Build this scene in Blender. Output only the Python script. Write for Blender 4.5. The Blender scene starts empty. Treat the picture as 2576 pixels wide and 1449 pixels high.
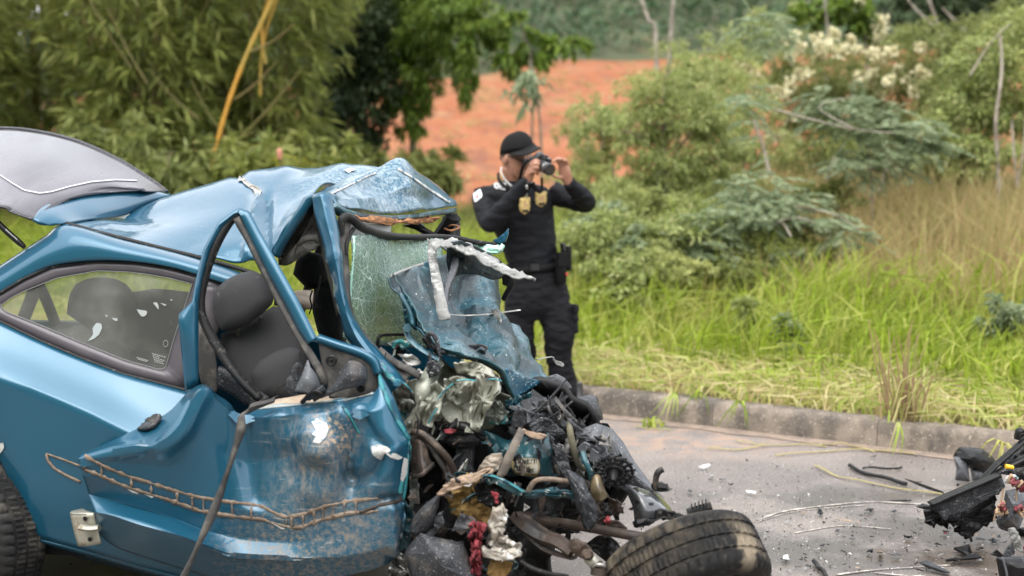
import bpy, math, random
import numpy as np
from mathutils import Vector, Matrix, noise as mnoise
from mathutils.bvhtree import BVHTree

random.seed(7)
rng = np.random.default_rng(7)
scene = bpy.context.scene
COL = scene.collection
R = math.radians

# ------------------------------------------------------------------ camera, sky, sun, exposure
CAM_H, FPX, CXP, CYP = 1.6, 3435.0, 1288.0, 724.5
PITCH = math.atan((CYP - 395.0) / FPX)
cd = bpy.data.cameras.new('camera_view')
cd.sensor_width = 36.0
cd.lens = 36.0 * FPX / 2576.0
cd.clip_start, cd.clip_end = 0.1, 900
cd.dof.use_dof = True
cd.dof.focus_distance = 5.1
cd.dof.aperture_fstop = 1.9
view = bpy.data.objects.new('camera_view', cd)
COL.objects.link(view)
view.location = (0, 0, CAM_H)
view.rotation_euler = (math.pi / 2 - PITCH, 0, 0)
scene.camera = view

SUN_EL, SUN_AZ = R(62), R(200)           # high veiled sun behind the viewer's shoulder
world = bpy.data.worlds.new('World')
scene.world = world
world.use_nodes = True
wn = world.node_tree
wn.nodes.clear()
sky = wn.nodes.new('ShaderNodeTexSky')
sky.sky_type = 'NISHITA'
sky.sun_disc = False
sky.sun_elevation = SUN_EL
sky.sun_rotation = SUN_AZ
sky.dust_density = 4.0
sky.air_density = 1.0
bw = wn.nodes.new('ShaderNodeHueSaturation')     # overcast: the veil takes the blue out of the whole dome
bw.inputs['Saturation'].default_value = 0.3
bg = wn.nodes.new('ShaderNodeBackground')
bg.inputs['Strength'].default_value = 0.15
wo = wn.nodes.new('ShaderNodeOutputWorld')
wn.links.new(sky.outputs[0], bw.inputs['Color'])
veil = wn.nodes.new('ShaderNodeMix')             # a high even cloud layer over the clear sky
veil.data_type = 'RGBA'
veil.inputs[0].default_value = 0.5
veil.inputs[7].default_value = (7.4, 7.6, 8.0, 1)
wn.links.new(bw.outputs[0], veil.inputs[6])
wn.links.new(veil.outputs[2], bg.inputs['Color'])
wn.links.new(bg.outputs[0], wo.inputs['Surface'])

sl = bpy.data.lights.new('sun', 'SUN')
sl.energy = 1.0
sl.angle = R(70)
sl.color = (1.0, 0.96, 0.9)
sun = bpy.data.objects.new('sun', sl)
COL.objects.link(sun)
sun.rotation_euler = (math.pi / 2 - SUN_EL, 0, math.pi - SUN_AZ)

vs = scene.view_settings
vs.view_transform = 'Standard'
vs.look = 'None'
vs.gamma = 1.0
vs.use_curve_mapping = False
vs.exposure = 1.48
scene.cycles.max_bounces = 8
scene.cycles.transparent_max_bounces = 16
scene.cycles.use_denoising = True

# ------------------------------------------------------------------ geometry helpers
def ray(px, py):
    x, y = (px - CXP) / FPX, -(py - CYP) / FPX
    c, s = math.cos(PITCH), math.sin(PITCH)
    return np.array([x, c + y * s, -s + y * c])
EYE = np.array([0, 0, CAM_H])
TH = R(10)
CU = np.array([math.cos(TH), -math.sin(TH), 0.0])      # car: forward
CV = np.array([math.sin(TH), math.cos(TH), 0.0])       # car: across, away from the near side
CP = np.array([-1.9, 4.6, 0.0])                        # rear wheel station on the near side plane
def P(px, py, v=0.0):
    d = ray(px, py)
    t = (np.dot(CV, CP - EYE) + v) / np.dot(CV, d)
    return EYE + t * d
def C(u, v, w):
    p = CP + u * CU + v * CV
    return np.array([p[0], p[1], w])
def G(px, py, z=0.0):
    d = ray(px, py)
    return EYE + d * ((z - CAM_H) / d[2])
def D(px, py, y):
    d = ray(px, py)
    return EYE + d * (y / d[1])
KO = np.array([0.52, 8.45, 0.0])                       # kerb foot line on the road
KS = np.array([0.836, -0.549, 0.0])
KT = np.array([0.549, 0.836, 0.0])
def K(s, t, z=0.0):
    return KO + s * KS + t * KT + np.array([0, 0, z])

def pts(seq, f=P):
    return np.array([f(*p) for p in seq])

def resample(A, n, smooth=True):
    """A: (k, ..., 3) along axis 0 -> n samples"""
    k = A.shape[0]
    t = np.linspace(0, k - 1, n)
    i = np.minimum(t.astype(int), k - 2)
    f = (t - i).reshape((-1,) + (1,) * (A.ndim - 1))
    p1, p2 = A[i], A[i + 1]
    if not smooth or k < 3:
        return p1 * (1 - f) + p2 * f
    p0 = np.where((i > 0).reshape(f.shape), A[np.maximum(i - 1, 0)], 2 * p1 - p2)
    p3 = np.where((i < k - 2).reshape(f.shape), A[np.minimum(i + 2, k - 1)], 2 * p2 - p1)
    return 0.5 * (2 * p1 + (p2 - p0) * f + (2 * p0 - 5 * p1 + 4 * p2 - p3) * f ** 2 + (3 * p1 - p0 - 3 * p2 + p3) * f ** 3)

def arc(A, n, closed=False):
    A = np.asarray(A, float)
    if closed:
        A = np.vstack([A, A[:1]])
    d = np.r_[0, np.cumsum(np.linalg.norm(np.diff(A, axis=0), axis=1))]
    t = np.linspace(0, d[-1], n + 1)[:-1] if closed else np.linspace(0, d[-1], n)
    return np.stack([np.interp(t, d, A[:, k]) for k in range(A.shape[1])], 1)

def n3(p, s, seed=0.0):
    return mnoise.noise(Vector((p[0] * s + seed * 3.7, p[1] * s - seed * 1.9, p[2] * s + seed)))

def grid_normals(V):
    du = np.gradient(V, axis=1)
    dv = np.gradient(V, axis=0)
    n = np.cross(du, dv)
    return n / (np.linalg.norm(n, axis=2, keepdims=True) + 1e-9)

def crumple(V, layers, seed=0.0, pin=False):
    N = grid_normals(V)
    out = V.copy()
    r, c = V.shape[:2]
    for sc, amp, ridged in layers:
        for i in range(r):
            for j in range(c):
                x = n3(V[i, j], sc, seed + sc * .13)
                if ridged:
                    x = 1 - 2.6 * abs(x)
                w = 1.0
                if pin:
                    w = min(1, min(i, r - 1 - i) / (r * .12 + .01)) * min(1, min(j, c - 1 - j) / (c * .12 + .01))
                out[i, j] += N[i, j] * x * amp * w
    return out

def grid_faces(r, c, off=0):
    i = np.arange(r - 1)[:, None] * c + np.arange(c - 1)[None, :]
    i = i.ravel() + off
    return np.stack([i, i + 1, i + c + 1, i + c], 1)

def mesh_from(name, V, F, mats=(), smooth=30, mi=None):
    me = bpy.data.meshes.new(name)
    V = np.asarray(V, float).reshape(-1, 3)
    if isinstance(F, np.ndarray):
        k = F.shape[1]
        me.vertices.add(len(V)); me.vertices.foreach_set('co', V.ravel())
        me.loops.add(F.size); me.loops.foreach_set('vertex_index', F.ravel().astype(np.int32))
        me.polygons.add(len(F)); me.polygons.foreach_set('loop_start', np.arange(0, F.size, k, dtype=np.int32))
        me.update(calc_edges=True)
    else:
        me.from_pydata([tuple(v) for v in V], [], [tuple(int(x) for x in f) for f in F])
    for m in (mats if isinstance(mats, (list, tuple)) else [mats]):
        me.materials.append(m)
    if mi is not None:
        me.polygons.foreach_set('material_index', np.asarray(mi, np.int32))
    if smooth:
        me.polygons.foreach_set('use_smooth', np.ones(len(me.polygons), bool))
        if smooth < 180:
            me.set_sharp_from_angle(angle=R(smooth))
    me.validate()
    return me

WORLD_OF = {}
def link(name, me, parent=None, label=None, cat=None, group=None, kind=None, loc=None):
    """link a mesh whose vertices are world coordinates (loc None) or local to loc"""
    o = bpy.data.objects.new(name, me)
    COL.objects.link(o)
    base = np.zeros(3) if loc is None else np.asarray(loc, float)
    if parent is not None:
        o.parent = parent
        o.location = base - WORLD_OF[parent.name]
    else:
        o.location = base
    WORLD_OF[o.name] = base
    if label: o['label'] = label
    if cat: o['category'] = cat
    if group: o['group'] = group
    if kind: o['kind'] = kind
    return o
def thing(name, loc, label, cat, group=None):
    o = link(name, None, None, label, cat, group, None, loc)
    o.empty_display_size = .2
    return o

def solid(o, t, off=-1):
    m = o.modifiers.new('thickness', 'SOLIDIFY')
    m.thickness = t
    m.offset = off
    return o

BV = {}
def to_px(A):
    c, s = math.cos(PITCH), math.sin(PITCH)
    q = A - EYE
    fw = q[..., 1] * c - q[..., 2] * s; up = q[..., 1] * s + q[..., 2] * c
    return np.stack([CXP + FPX * q[..., 0] / fw, CYP - FPX * up / fw], -1)

def seg_dist(X, L0):
    L0 = np.asarray(L0, float)
    best = np.full(X.shape[:-1], 1e9)
    for a, b in zip(L0[:-1], L0[1:]):
        t = np.clip(((X - a) @ (b - a)) / np.dot(b - a, b - a), 0, 1)
        best = np.minimum(best, np.linalg.norm(X - (a + t[..., None] * (b - a)), axis=-1))
    return best

def patch(name, rows, m, parent=None, n=(12, 12), smooth=(True, True), thick=.004, cr=(), seed=0., f=P, pin=False, sharp=40, raw=None, folds=(), **kw):
    A = raw if raw is not None else np.array([[f(*p) for p in r] for r in rows])
    A = resample(A, n[0], smooth[0])
    A = np.swapaxes(resample(np.swapaxes(A, 0, 1), n[1], smooth[1]), 0, 1)
    if cr:
        A = crumple(A, cr, seed, pin)
    if folds:
        N = grid_normals(A)
        if np.sum(N * (EYE - A)) < 0: N = -N
        X = to_px(A)
        for line, amp, wid in folds:
            A = A + N * (amp * np.maximum(0, 1 - seg_dist(X, line) / wid))[..., None]
    N = grid_normals(A)
    F = grid_faces(*A.shape[:2])
    if np.sum(N * (EYE - A)) < 0:
        F = F[:, ::-1].copy()
    me = mesh_from(name, A, F, m, smooth=sharp)
    o = link(name, me, parent, **kw)
    if thick:
        solid(o, thick)
    BV[o.name] = BVHTree.FromPolygons([Vector(v) for v in A.reshape(-1, 3)], F.tolist())
    return o

def band(name, a, b, m, parent=None, n=24, thick=.012, f=P, smooth=True, **kw):
    A, B = pts(a, f), pts(b, f)
    A = arc(resample(A, max(60, n), smooth), n); B = arc(resample(B, max(60, n), smooth), n)
    return patch(name, None, m, parent, n=(3, n), thick=thick, raw=np.stack([A, B]), smooth=(False, False), **kw)

def ring(name, outer, inner, m, parent=None, n=60, thick=.003, **kw):
    A, B = arc(outer, n, True), arc(inner, n, True)
    V = np.vstack([A, B])
    F = []
    for i in range(n):
        j = (i + 1) % n
        F.append((i, j, n + j, n + i))
    F = np.array(F)
    a, b, c = V[F[0][0]], V[F[0][1]], V[F[0][2]]
    if np.dot(np.cross(b - a, c - a), EYE - a) < 0:
        F = F[:, ::-1].copy()
    o = link(name, mesh_from(name, V, F, m, smooth=0), parent, **kw)
    return solid(o, thick) if thick else o

def frames(Pn):
    T = np.gradient(Pn, axis=0)
    T /= np.linalg.norm(T, axis=1, keepdims=True) + 1e-9
    up = np.array([0, 0, 1.0]) if abs(T[0][2]) < .9 else np.array([1.0, 0, 0])
    out = []
    a = np.cross(T[0], up); a /= np.linalg.norm(a)
    for t in T:
        a = a - t * np.dot(a, t); a /= np.linalg.norm(a) + 1e-9
        out.append((a.copy(), np.cross(t, a)))
    return out

def tube_vf(P0, r, sides=8, n=None, smooth=True, cap=True, flat=1.0, off=0):
    P0 = np.asarray(P0, float)
    r = np.full(len(P0), r) if np.isscalar(r) else np.asarray(r, float)
    if n:
        P0 = resample(P0, n, smooth); r = resample(r[:, None], n, smooth)[:, 0]
    fr = frames(P0)
    a = np.linspace(0, 2 * np.pi, sides, endpoint=False)
    V = np.array([p + rr * (np.cos(x) * A + np.sin(x) * B * flat) for p, rr, (A, B) in zip(P0, r, fr) for x in a])
    F = []
    k = len(P0)
    for i in range(k - 1):
        for j in range(sides):
            jj = (j + 1) % sides
            F.append((off + i * sides + j, off + i * sides + jj, off + (i + 1) * sides + jj, off + (i + 1) * sides + j))
    if cap:
        F.append(tuple(off + j for j in range(sides))[::-1])
        F.append(tuple(off + (k - 1) * sides + j for j in range(sides)))
    return V, F

def tube(name, P0, r, m, parent=None, sides=8, n=None, f=None, flat=1.0, **kw):
    if f is not None:
        P0 = pts(P0, f)
    V, F = tube_vf(P0, r, sides, n, flat=flat)
    return link(name, mesh_from(name, V, F, m, smooth=50), parent, **kw)

class MB:
    def __init__(s): s.V, s.F, s.M = [], [], []
    def add(s, V, F, mi=0):
        o = len(s.V)
        s.V += [tuple(v) for v in V]; s.F += [tuple(int(i) + o for i in f) for f in F]; s.M += [mi] * len(F)
        return s
    def tube(s, P0, r, sides=8, n=None, mi=0, flat=1.0, smooth=True):
        return s.add(*tube_vf(P0, r, sides, n, flat=flat, smooth=smooth), mi)
    def loft(s, rings, sides=16, mi=0):
        a = np.linspace(0, 2 * np.pi, sides, endpoint=False)
        V = [np.asarray(c) + np.cos(x) * np.asarray(A) + np.sin(x) * np.asarray(B) for c, A, B in rings for x in a]
        k = len(rings)
        F = [(i * sides + j, i * sides + (j + 1) % sides, (i + 1) * sides + (j + 1) % sides, (i + 1) * sides + j) for i in range(k - 1) for j in range(sides)]
        F += [tuple(range(sides))[::-1], tuple((k - 1) * sides + j for j in range(sides))]
        return s.add(V, F, mi)
    def ball(s, c, A, B, Cc, seg=14, rings=9, mi=0):
        V, F = [], []
        for i in range(rings + 1):
            t = math.pi * i / rings
            for j in range(seg):
                a = 2 * math.pi * j / seg
                V.append(np.asarray(c) + math.sin(t) * (math.cos(a) * np.asarray(A) + math.sin(a) * np.asarray(B)) + math.cos(t) * np.asarray(Cc))
        for i in range(rings):
            for j in range(seg):
                F.append((i * seg + j, i * seg + (j + 1) % seg, (i + 1) * seg + (j + 1) % seg, (i + 1) * seg + j))
        return s.add(V, F, mi)
    def box(s, c, A, B, Cc, mi=0):
        c, A, B, Cc = map(np.asarray, (c, A, B, Cc))
        V = [c + a * A + b * B + d * Cc for d in (-1, 1) for b in (-1, 1) for a in (-1, 1)]
        return s.add(V, [(0, 2, 3, 1), (4, 5, 7, 6), (0, 1, 5, 4), (2, 6, 7, 3), (0, 4, 6, 2), (1, 3, 7, 5)], mi)
    def mesh(s, name, mats, smooth=40):
        return mesh_from(name, s.V, s.F, mats, smooth, s.M)
    def build(s, name, mats, parent=None, smooth=40, **kw):
        return link(name, s.mesh(name, mats, smooth), parent, **kw)

def plate_mesh(name, m, outline, seed, bend=.25, jag=.12, crum=.12, thick=.06):
    """a torn plate about 1 unit across, in its own x-y plane"""
    r_ = random.Random(seed)
    k = len(outline)
    o = [np.array([x + r_.uniform(-jag, jag), y + r_.uniform(-jag, jag), 0]) for x, y in outline]
    mid = [p * .5 for p in o]
    V = o + mid + [np.zeros(3)]
    for i, p in enumerate(V):
        p[2] = bend * (p[0] ** 2) + r_.uniform(-crum, crum)
    F = []
    for i in range(k):
        j = (i + 1) % k
        F.append((i, j, k + j, k + i)); F.append((k + i, k + j, 2 * k))
    n = len(V)
    V2 = V + [p - np.array([0, 0, thick]) for p in V]
    F2 = F + [tuple(i + n for i in f)[::-1] for f in F]
    for i in range(k):
        j = (i + 1) % k
        F2.append((j, i, n + i, n + j))
    return mesh_from(name, V2, F2, m, smooth=35)

SHAPES = [
    [(-.5, -.2), (0, -.35), (.5, -.15), (.4, .2), (-.1, .3)],
    [(-.5, -.1), (.1, -.12), (.55, -.05), (.5, .1), (-.1, .12), (-.5, .08)],
    [(-.4, -.4), (.45, -.3), (.1, .45)],
    [(-.5, -.3), (.2, -.4), (.5, 0), (.3, .35), (-.2, .2), (-.45, .3)],
    [(-.55, -.04), (.55, -.06), (.55, .05), (-.55, .04)],
    [(-.4, -.35), (.4, -.3), (.35, .3), (-.35, .35)],
]
PLATES = {}
def plate(name, m, shape, seed, pos, size, rot, parent=None, **kw):
    key = (m.name, shape, seed % 4)
    if key not in PLATES:
        PLATES[key] = plate_mesh(name, m, SHAPES[shape], shape * 31 + seed % 4 * 7)
    o = link(name, PLATES[key], parent, loc=pos, **kw)
    o.scale = (size,) * 3 if np.isscalar(size) else size
    o.rotation_euler = rot
    return o

def text_poly(txt, size=1.0, bold=0.0):
    cu = bpy.data.curves.new('lettering', 'FONT')
    cu.body = txt
    cu.size = size
    cu.offset = bold
    cu.resolution_u = 2
    ob = bpy.data.objects.new('lettering', cu)
    COL.objects.link(ob)
    me = bpy.data.meshes.new_from_object(ob.evaluated_get(bpy.context.evaluated_depsgraph_get()))
    V = np.array([v.co[:] for v in me.vertices]); F = [tuple(p.vertices) for p in me.polygons]
    bpy.data.objects.remove(ob); bpy.data.curves.remove(cu); bpy.data.meshes.remove(me)
    return V, F

def drape(uv, bvh, off=.003):
    """lay pixel-plane points onto a surface"""
    out = []
    last = None
    for x, y in uv:
        d = ray(x, y)
        h, nrm, _, _ = bvh.ray_cast(Vector(EYE), Vector(d))
        if h is None:
            h, nrm, _, _ = bvh.find_nearest(Vector(EYE + d / np.linalg.norm(d) * (np.linalg.norm(last - EYE) if last is not None else 4.6)))
        q = np.array(h); nn = np.array(nrm)
        if np.dot(nn, EYE - q) < 0: nn = -nn
        out.append(q + nn * off); last = q
    return np.array(out)

def fan_faces(n):
    return [(0, i, i + 1) for i in range(1, n - 1)]
def decal(name, outline, bvh, m, parent, off=.003, n=28, **kw):
    O = arc(np.array(outline, float), n, True)
    c = O.mean(0)
    uv = np.vstack([[c], c + (O - c) * .5, O])
    V = drape(uv, bvh, off)
    F = []
    for i in range(n):
        j = (i + 1) % n
        F += [(0, 1 + i, 1 + j), (1 + i, 1 + n + i, 1 + n + j), (1 + i, 1 + n + j, 1 + j)]
    return link(name, mesh_from(name, V, F, m, smooth=60), parent, **kw)
def strip_decal(name, line, wpx, bvh, m, parent, off=.004, n=60, thick=.004, rough=0., **kw):
    L = arc(np.array(line, float), n)
    if rough: wpx = wpx * (1 + rough * np.array([[n3((x / 40, y / 40, 0), 3., 2)] for x, y in L]))
    T = np.gradient(L, axis=0); T /= np.linalg.norm(T, axis=1, keepdims=True)
    Nn = np.stack([-T[:, 1], T[:, 0]], 1) * wpx / 2
    A, B = drape(L - Nn, bvh, off), drape(L + Nn, bvh, off)
    return patch(name, None, m, parent, n=(2, n), raw=np.stack([A, B]), smooth=(False, False), thick=thick, **kw)

# ------------------------------------------------------------------ materials
def nd(nt, t, **kw):
    n = nt.nodes.new(t)
    for k, v in kw.items():
        if k.startswith('i_'):
            n.inputs[int(k[2:])].default_value = v
        else:
            setattr(n, k, v)
    return n
def L_(nt, a, b): nt.links.new(a, b)
def nz(nt, scale, detail=4, stretch=(1, 1, 1), rough=.55, loc=(0, 0, 0), dist=0.0):
    tc = nd(nt, 'ShaderNodeTexCoord'); mp = nd(nt, 'ShaderNodeMapping'); t = nd(nt, 'ShaderNodeTexNoise')
    mp.inputs['Scale'].default_value = stretch; mp.inputs['Location'].default_value = loc
    t.inputs['Scale'].default_value = scale; t.inputs['Detail'].default_value = detail; t.inputs['Roughness'].default_value = rough
    t.inputs['Distortion'].default_value = dist
    L_(nt, tc.outputs['Object'], mp.inputs[0]); L_(nt, mp.outputs[0], t.inputs['Vector'])
    return t.outputs[0]
def mr(nt, v, lo, hi, a=0., b=1., smooth=True):
    n = nd(nt, 'ShaderNodeMapRange', interpolation_type='SMOOTHSTEP' if smooth else 'LINEAR')
    n.inputs[1].default_value, n.inputs[2].default_value, n.inputs[3].default_value, n.inputs[4].default_value = lo, hi, a, b
    L_(nt, v, n.inputs[0]); return n.outputs[0]
def mul(nt, a, b, op='MULTIPLY'):
    n = nd(nt, 'ShaderNodeMath', operation=op)
    for i, x in enumerate((a, b)):
        if isinstance(x, (int, float)): n.inputs[i].default_value = x
        else: L_(nt, x, n.inputs[i])
    return n.outputs[0]
def mixc(nt, f, a, b):
    n = nd(nt, 'ShaderNodeMix', data_type='RGBA')
    if isinstance(f, (int, float)): n.inputs[0].default_value = f
    else: L_(nt, f, n.inputs[0])
    for i, x in ((6, a), (7, b)):
        if isinstance(x, tuple): n.inputs[i].default_value = (*x[:3], 1)
        else: L_(nt, x, n.inputs[i])
    return n.outputs[2]
def mixf(nt, f, a, b):
    n = nd(nt, 'ShaderNodeMix', data_type='FLOAT')
    L_(nt, f, n.inputs[0])
    for i, x in ((2, a), (3, b)):
        if isinstance(x, (int, float)): n.inputs[i].default_value = x
        else: L_(nt, x, n.inputs[i])
    return n.outputs[0]
def blob(nt, c, r, soft=.5):
    tc = nd(nt, 'ShaderNodeTexCoord')
    n = nd(nt, 'ShaderNodeVectorMath', operation='DISTANCE')
    L_(nt, tc.outputs['Object'], n.inputs[0]); n.inputs[1].default_value = tuple(c)
    return mr(nt, n.outputs['Value'], r, r * (1 - soft))

def M(name, col, rough=.5, metal=0., coat=0., spec=.5, var=None, layers=(), bump=(), isl=None, trans=0., sheen=0., coatr=.04, cior=1.5):
    """var: (scale, colour2, lo, hi); layers: dicts col, rough, scale, lo, hi, stretch, at=(point, radius); isl: colours picked per piece"""
    m = bpy.data.materials.new(name)
    m.use_nodes = True
    nt = m.node_tree
    b = nt.nodes['Principled BSDF']; out = nt.nodes['Material Output']
    b.inputs['Metallic'].default_value = metal
    b.inputs['Coat Weight'].default_value = coat
    b.inputs['Coat Roughness'].default_value = coatr
    b.inputs['Coat IOR'].default_value = cior
    b.inputs['Specular IOR Level'].default_value = spec
    c = (*col, 1) if len(col) == 3 else col
    c = tuple(col[:3])
    cs, rs, ws = c, rough, None
    if isl:
        ge = nd(nt, 'ShaderNodeNewGeometry'); cr = nd(nt, 'ShaderNodeValToRGB')
        el = cr.color_ramp.elements
        while len(el) < len(isl): el.new(.5)
        for i, x in enumerate(isl):
            el[i].position = i / max(1, len(isl) - 1); el[i].color = (*x, 1)
        L_(nt, ge.outputs['Random Per Island'], cr.inputs[0]); cs = cr.outputs[0]
    if var:
        f = mr(nt, nz(nt, var[0], 5), var[2], var[3])
        cs = mixc(nt, f, cs, var[1])
    for l in layers:
        f = mr(nt, nz(nt, l.get('scale', 8), l.get('detail', 6), l.get('stretch', (1, 1, 1)), l.get('nr', .6), l.get('loc', (0, 0, 0)), l.get('dist', 0.)), l.get('lo', .5), l.get('hi', .6), 0, l.get('amt', 1.))
        if 'at' in l:
            f = mul(nt, f, blob(nt, l['at'][0], l['at'][1], l.get('soft', .6)))
        cs = mixc(nt, f, cs, tuple(l['col']))
        rs = mixf(nt, f, rs, l.get('rough', .8))
        ws = mixf(nt, f, metal if ws is None else ws, l.get('metal', 0.))
        if coat:
            cw = mixf(nt, f, coat if not b.inputs['Coat Weight'].is_linked else b.inputs['Coat Weight'].links[0].from_socket, l.get('coat', 0.))
            L_(nt, cw, b.inputs['Coat Weight'])
    if isinstance(cs, tuple): b.inputs['Base Color'].default_value = (*cs, 1)
    else: L_(nt, cs, b.inputs['Base Color'])
    if isinstance(rs, (int, float)): b.inputs['Roughness'].default_value = rs
    else: L_(nt, rs, b.inputs['Roughness'])
    if ws is not None: L_(nt, ws, b.inputs['Metallic'])
    if sheen: b.inputs['Sheen Weight'].default_value = sheen
    prev = None
    for bp in bump:
        sc, st = bp[0], bp[1]
        bn = nd(nt, 'ShaderNodeBump'); bn.inputs['Strength'].default_value = st; bn.inputs['Distance'].default_value = bp[2] if len(bp) > 2 else .01
        L_(nt, nz(nt, sc, 5, bp[3] if len(bp) > 3 else (1, 1, 1)), bn.inputs['Height'])
        if prev: L_(nt, prev, bn.inputs['Normal'])
        prev = bn.outputs[0]
    if prev:
        L_(nt, prev, b.inputs['Normal'])
        if coat: L_(nt, prev, b.inputs['Coat Normal'])
    if trans:
        tr = nd(nt, 'ShaderNodeBsdfTranslucent'); mx = nd(nt, 'ShaderNodeMixShader'); mx.inputs[0].default_value = trans
        if isinstance(cs, tuple): tr.inputs[0].default_value = (*cs, 1)
        else: L_(nt, cs, tr.inputs[0])
        L_(nt, b.outputs[0], mx.inputs[1]); L_(nt, tr.outputs[0], mx.inputs[2]); L_(nt, mx.outputs[0], out.inputs[0])
    return m

# ================================================================== SETTING
def sm(x, a, b):
    t = np.clip((np.asarray(x, float) - a) / (b - a), 0, 1)
    return t * t * (3 - 2 * t)

m_road = M('asphalt', (.18, .152, .132), .66, var=(1.3, (.125, .106, .095), .35, .65), layers=(
    dict(col=(.42, .39, .36), rough=.7, scale=95, lo=.59, hi=.64, detail=3, amt=.85),
    dict(col=(.04, .037, .035), rough=.7, scale=120, lo=.58, hi=.66, detail=3, loc=(5, 2, 1), amt=.75),
    dict(col=(.05, .043, .039), rough=.17, scale=1.6, lo=.38, hi=.58, at=(G(2200, 1330), 1.5), soft=.7, amt=.9),
    dict(col=(.05, .035, .028), rough=.22, scale=4, lo=.42, hi=.6, at=(G(2330, 1400), .5), soft=.7),
    dict(col=(.05, .042, .037), rough=.35, scale=2.2, lo=.3, hi=.6, at=(G(300, 1440), 2.4), soft=.5, amt=.8),
    dict(col=(.30, .2, .14), rough=.9, scale=7, lo=.42, hi=.62, at=(G(1720, 1095), .9), soft=.8, amt=.7)),
    bump=((260, .5, .003), (34, .25, .004)))
m_white_mark = M('chalky_scrape', (.42, .38, .33), .9, layers=(dict(col=(.19, .165, .15), scale=26, lo=.40, hi=.56),))
m_kerb = M('kerb_concrete', (.215, .178, .14), .92, var=(9, (.13, .108, .088), .4, .62), layers=(
    dict(col=(.06, .05, .043), scale=5, stretch=(1, 1, .35), lo=.46, hi=.68, amt=.85),
    dict(col=(.42, .37, .3), scale=70, lo=.58, hi=.66, amt=.6)), bump=((60, .8, .006), (11, .5, .01)))
m_gutter = M('gutter_silt', (.25, .19, .145), .95, var=(14, (.17, .135, .11), .4, .65), bump=((90, .6, .004),))
m_soil = M('verge_soil', (.12, .10, .045), .95, var=(3, (.18, .13, .07), .4, .6), bump=((12, .8, .03),))
m_dirt = M('orange_earth', (.215, .060, .013), .95, var=(.5, (.24, .088, .028), .4, .6), layers=(
    dict(col=(.12, .03, .008), scale=1.1, stretch=(1, .25, 1), lo=.50, hi=.64, amt=.75),
    dict(col=(.25, .14, .06), scale=.22, lo=.55, hi=.68, amt=.7),
    dict(col=(.26, .075, .025), scale=.7, stretch=(1, .35, 1), lo=.52, hi=.7, amt=.7),
    dict(col=(.21, .15, .065), scale=.35, lo=.60, hi=.75, amt=.7),
    dict(col=(.29, .13, .06), scale=2.5, lo=.56, hi=.7, amt=.6)), bump=((1.5, .8, .2), (6, .6, .08)))
m_hill = M('plantation_soil', (.05, .058, .024), .95, var=(.12, (.16, .12, .05), .58, .75))

road = mesh_from('road', [K(s, t) for s in (-220, 220) for t in (-9.6, .02)], np.array([[0, 2, 3, 1]]), m_road, 0)
road = link('road', road, kind='structure')
# silt washed into the gutter, a few millimetres over the asphalt
gs = np.linspace(-14, 8, 120)
link('gutter', mesh_from('gutter', np.array([[K(s, .0, .004), K(s, -.12 - .10 * (n3((s, 0, 0), 1.1, 3)) - .05 * n3((s, 0, 0), 5, 1), .004)] for s in gs]), grid_faces(120, 2), m_gutter, 0), kind='structure')

# kerb of cast lengths
kerb = thing('kerb', K(0, 0), 'concrete kerb', 'kerb'); del kerb['label']; del kerb['category']
kerb['kind'] = 'structure'
def kerb_len(s0, s1, seed):
    prof = [(-.0, -.05), (.004, .105), (.02, .135), (.05, .148), (.13, .15), (.145, .13), (.145, -.05)]
    k = 9
    V = []
    for i in range(k):
        s = s0 + .0015 + (s1 - s0 - .003) * i / (k - 1)
        for j, (t, z) in enumerate(prof):
            w = .010 * n3((s, j * .3, 0), 3.0, seed) if 0 < j < 5 else 0
            V.append(K(s, t + w, z + w * .8))
    p = len(prof)
    F = [(i * p + j, (i + 1) * p + j, (i + 1) * p + j + 1, i * p + j + 1) for i in range(k - 1) for j in range(p - 1)]
    F += [tuple(range(p)), tuple((k - 1) * p + j for j in range(p))[::-1]]
    return link('kerb_stone', mesh_from('kerb_stone', V, F, m_kerb, 50), kerb)
for i in range(14):
    kerb_len(-9.2 + i, -8.2 + i, i)

def ground_z(x, y, t):
    z = .11 + .055 * np.maximum(0, t - 1.6) * sm(x, -1.5, 3.5) * (1 - .5 * sm(t, 8, 20))
    return z + .06 * np.sin(x * .9 + y * .4) * sm(t, .5, 3)
def hill_b(x):
    return 94 + .62 * np.clip(x, -20, 40) + 2.5 * np.sin(x * .21)
def hill_z(x, y):
    b = hill_b(x)
    z = .165 * np.maximum(0, np.minimum(y, b) - 46) + .40 * np.maximum(0, y - b)
    return (z + .25 * np.sin(x * .33 + y * .2) * sm(y, 48, 60)) * (.12 + .88 * sm(x, -60, -16)) - .35 * sm(y, 20, 44)

ss = np.linspace(-60, 60, 150); tt = np.r_[np.linspace(.12, 12, 60), np.linspace(12.5, 46, 24)]
V = np.array([[K(s, t) for s in ss] for t in tt])
V[..., 2] = ground_z(V[..., 0], V[..., 1], tt[:, None]) - .4 * sm(V[..., 1], 20, 40)
link('verge', mesh_from('verge', V, grid_faces(len(tt), len(ss)), m_soil, 180), kind='structure')
xs = np.linspace(-170, 170, 140)
def hillsheet(name, y0, y1, n, m):
    V = np.zeros((n, len(xs), 3))
    for j, x in enumerate(xs):
        b = float(hill_b(x))
        yy = np.linspace(b if y0 is None else y0, b if y1 is None else y1, n)
        V[:, j, 0], V[:, j, 1], V[:, j, 2] = x, yy, hill_z(x, yy)
    return link(name, mesh_from(name, V, grid_faces(n, len(xs)), m, 180), kind='structure')
hillsheet('dirt_slope', 24, None, 90, m_dirt)
hillsheet('hillside', None, 330, 80, m_hill)
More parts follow.
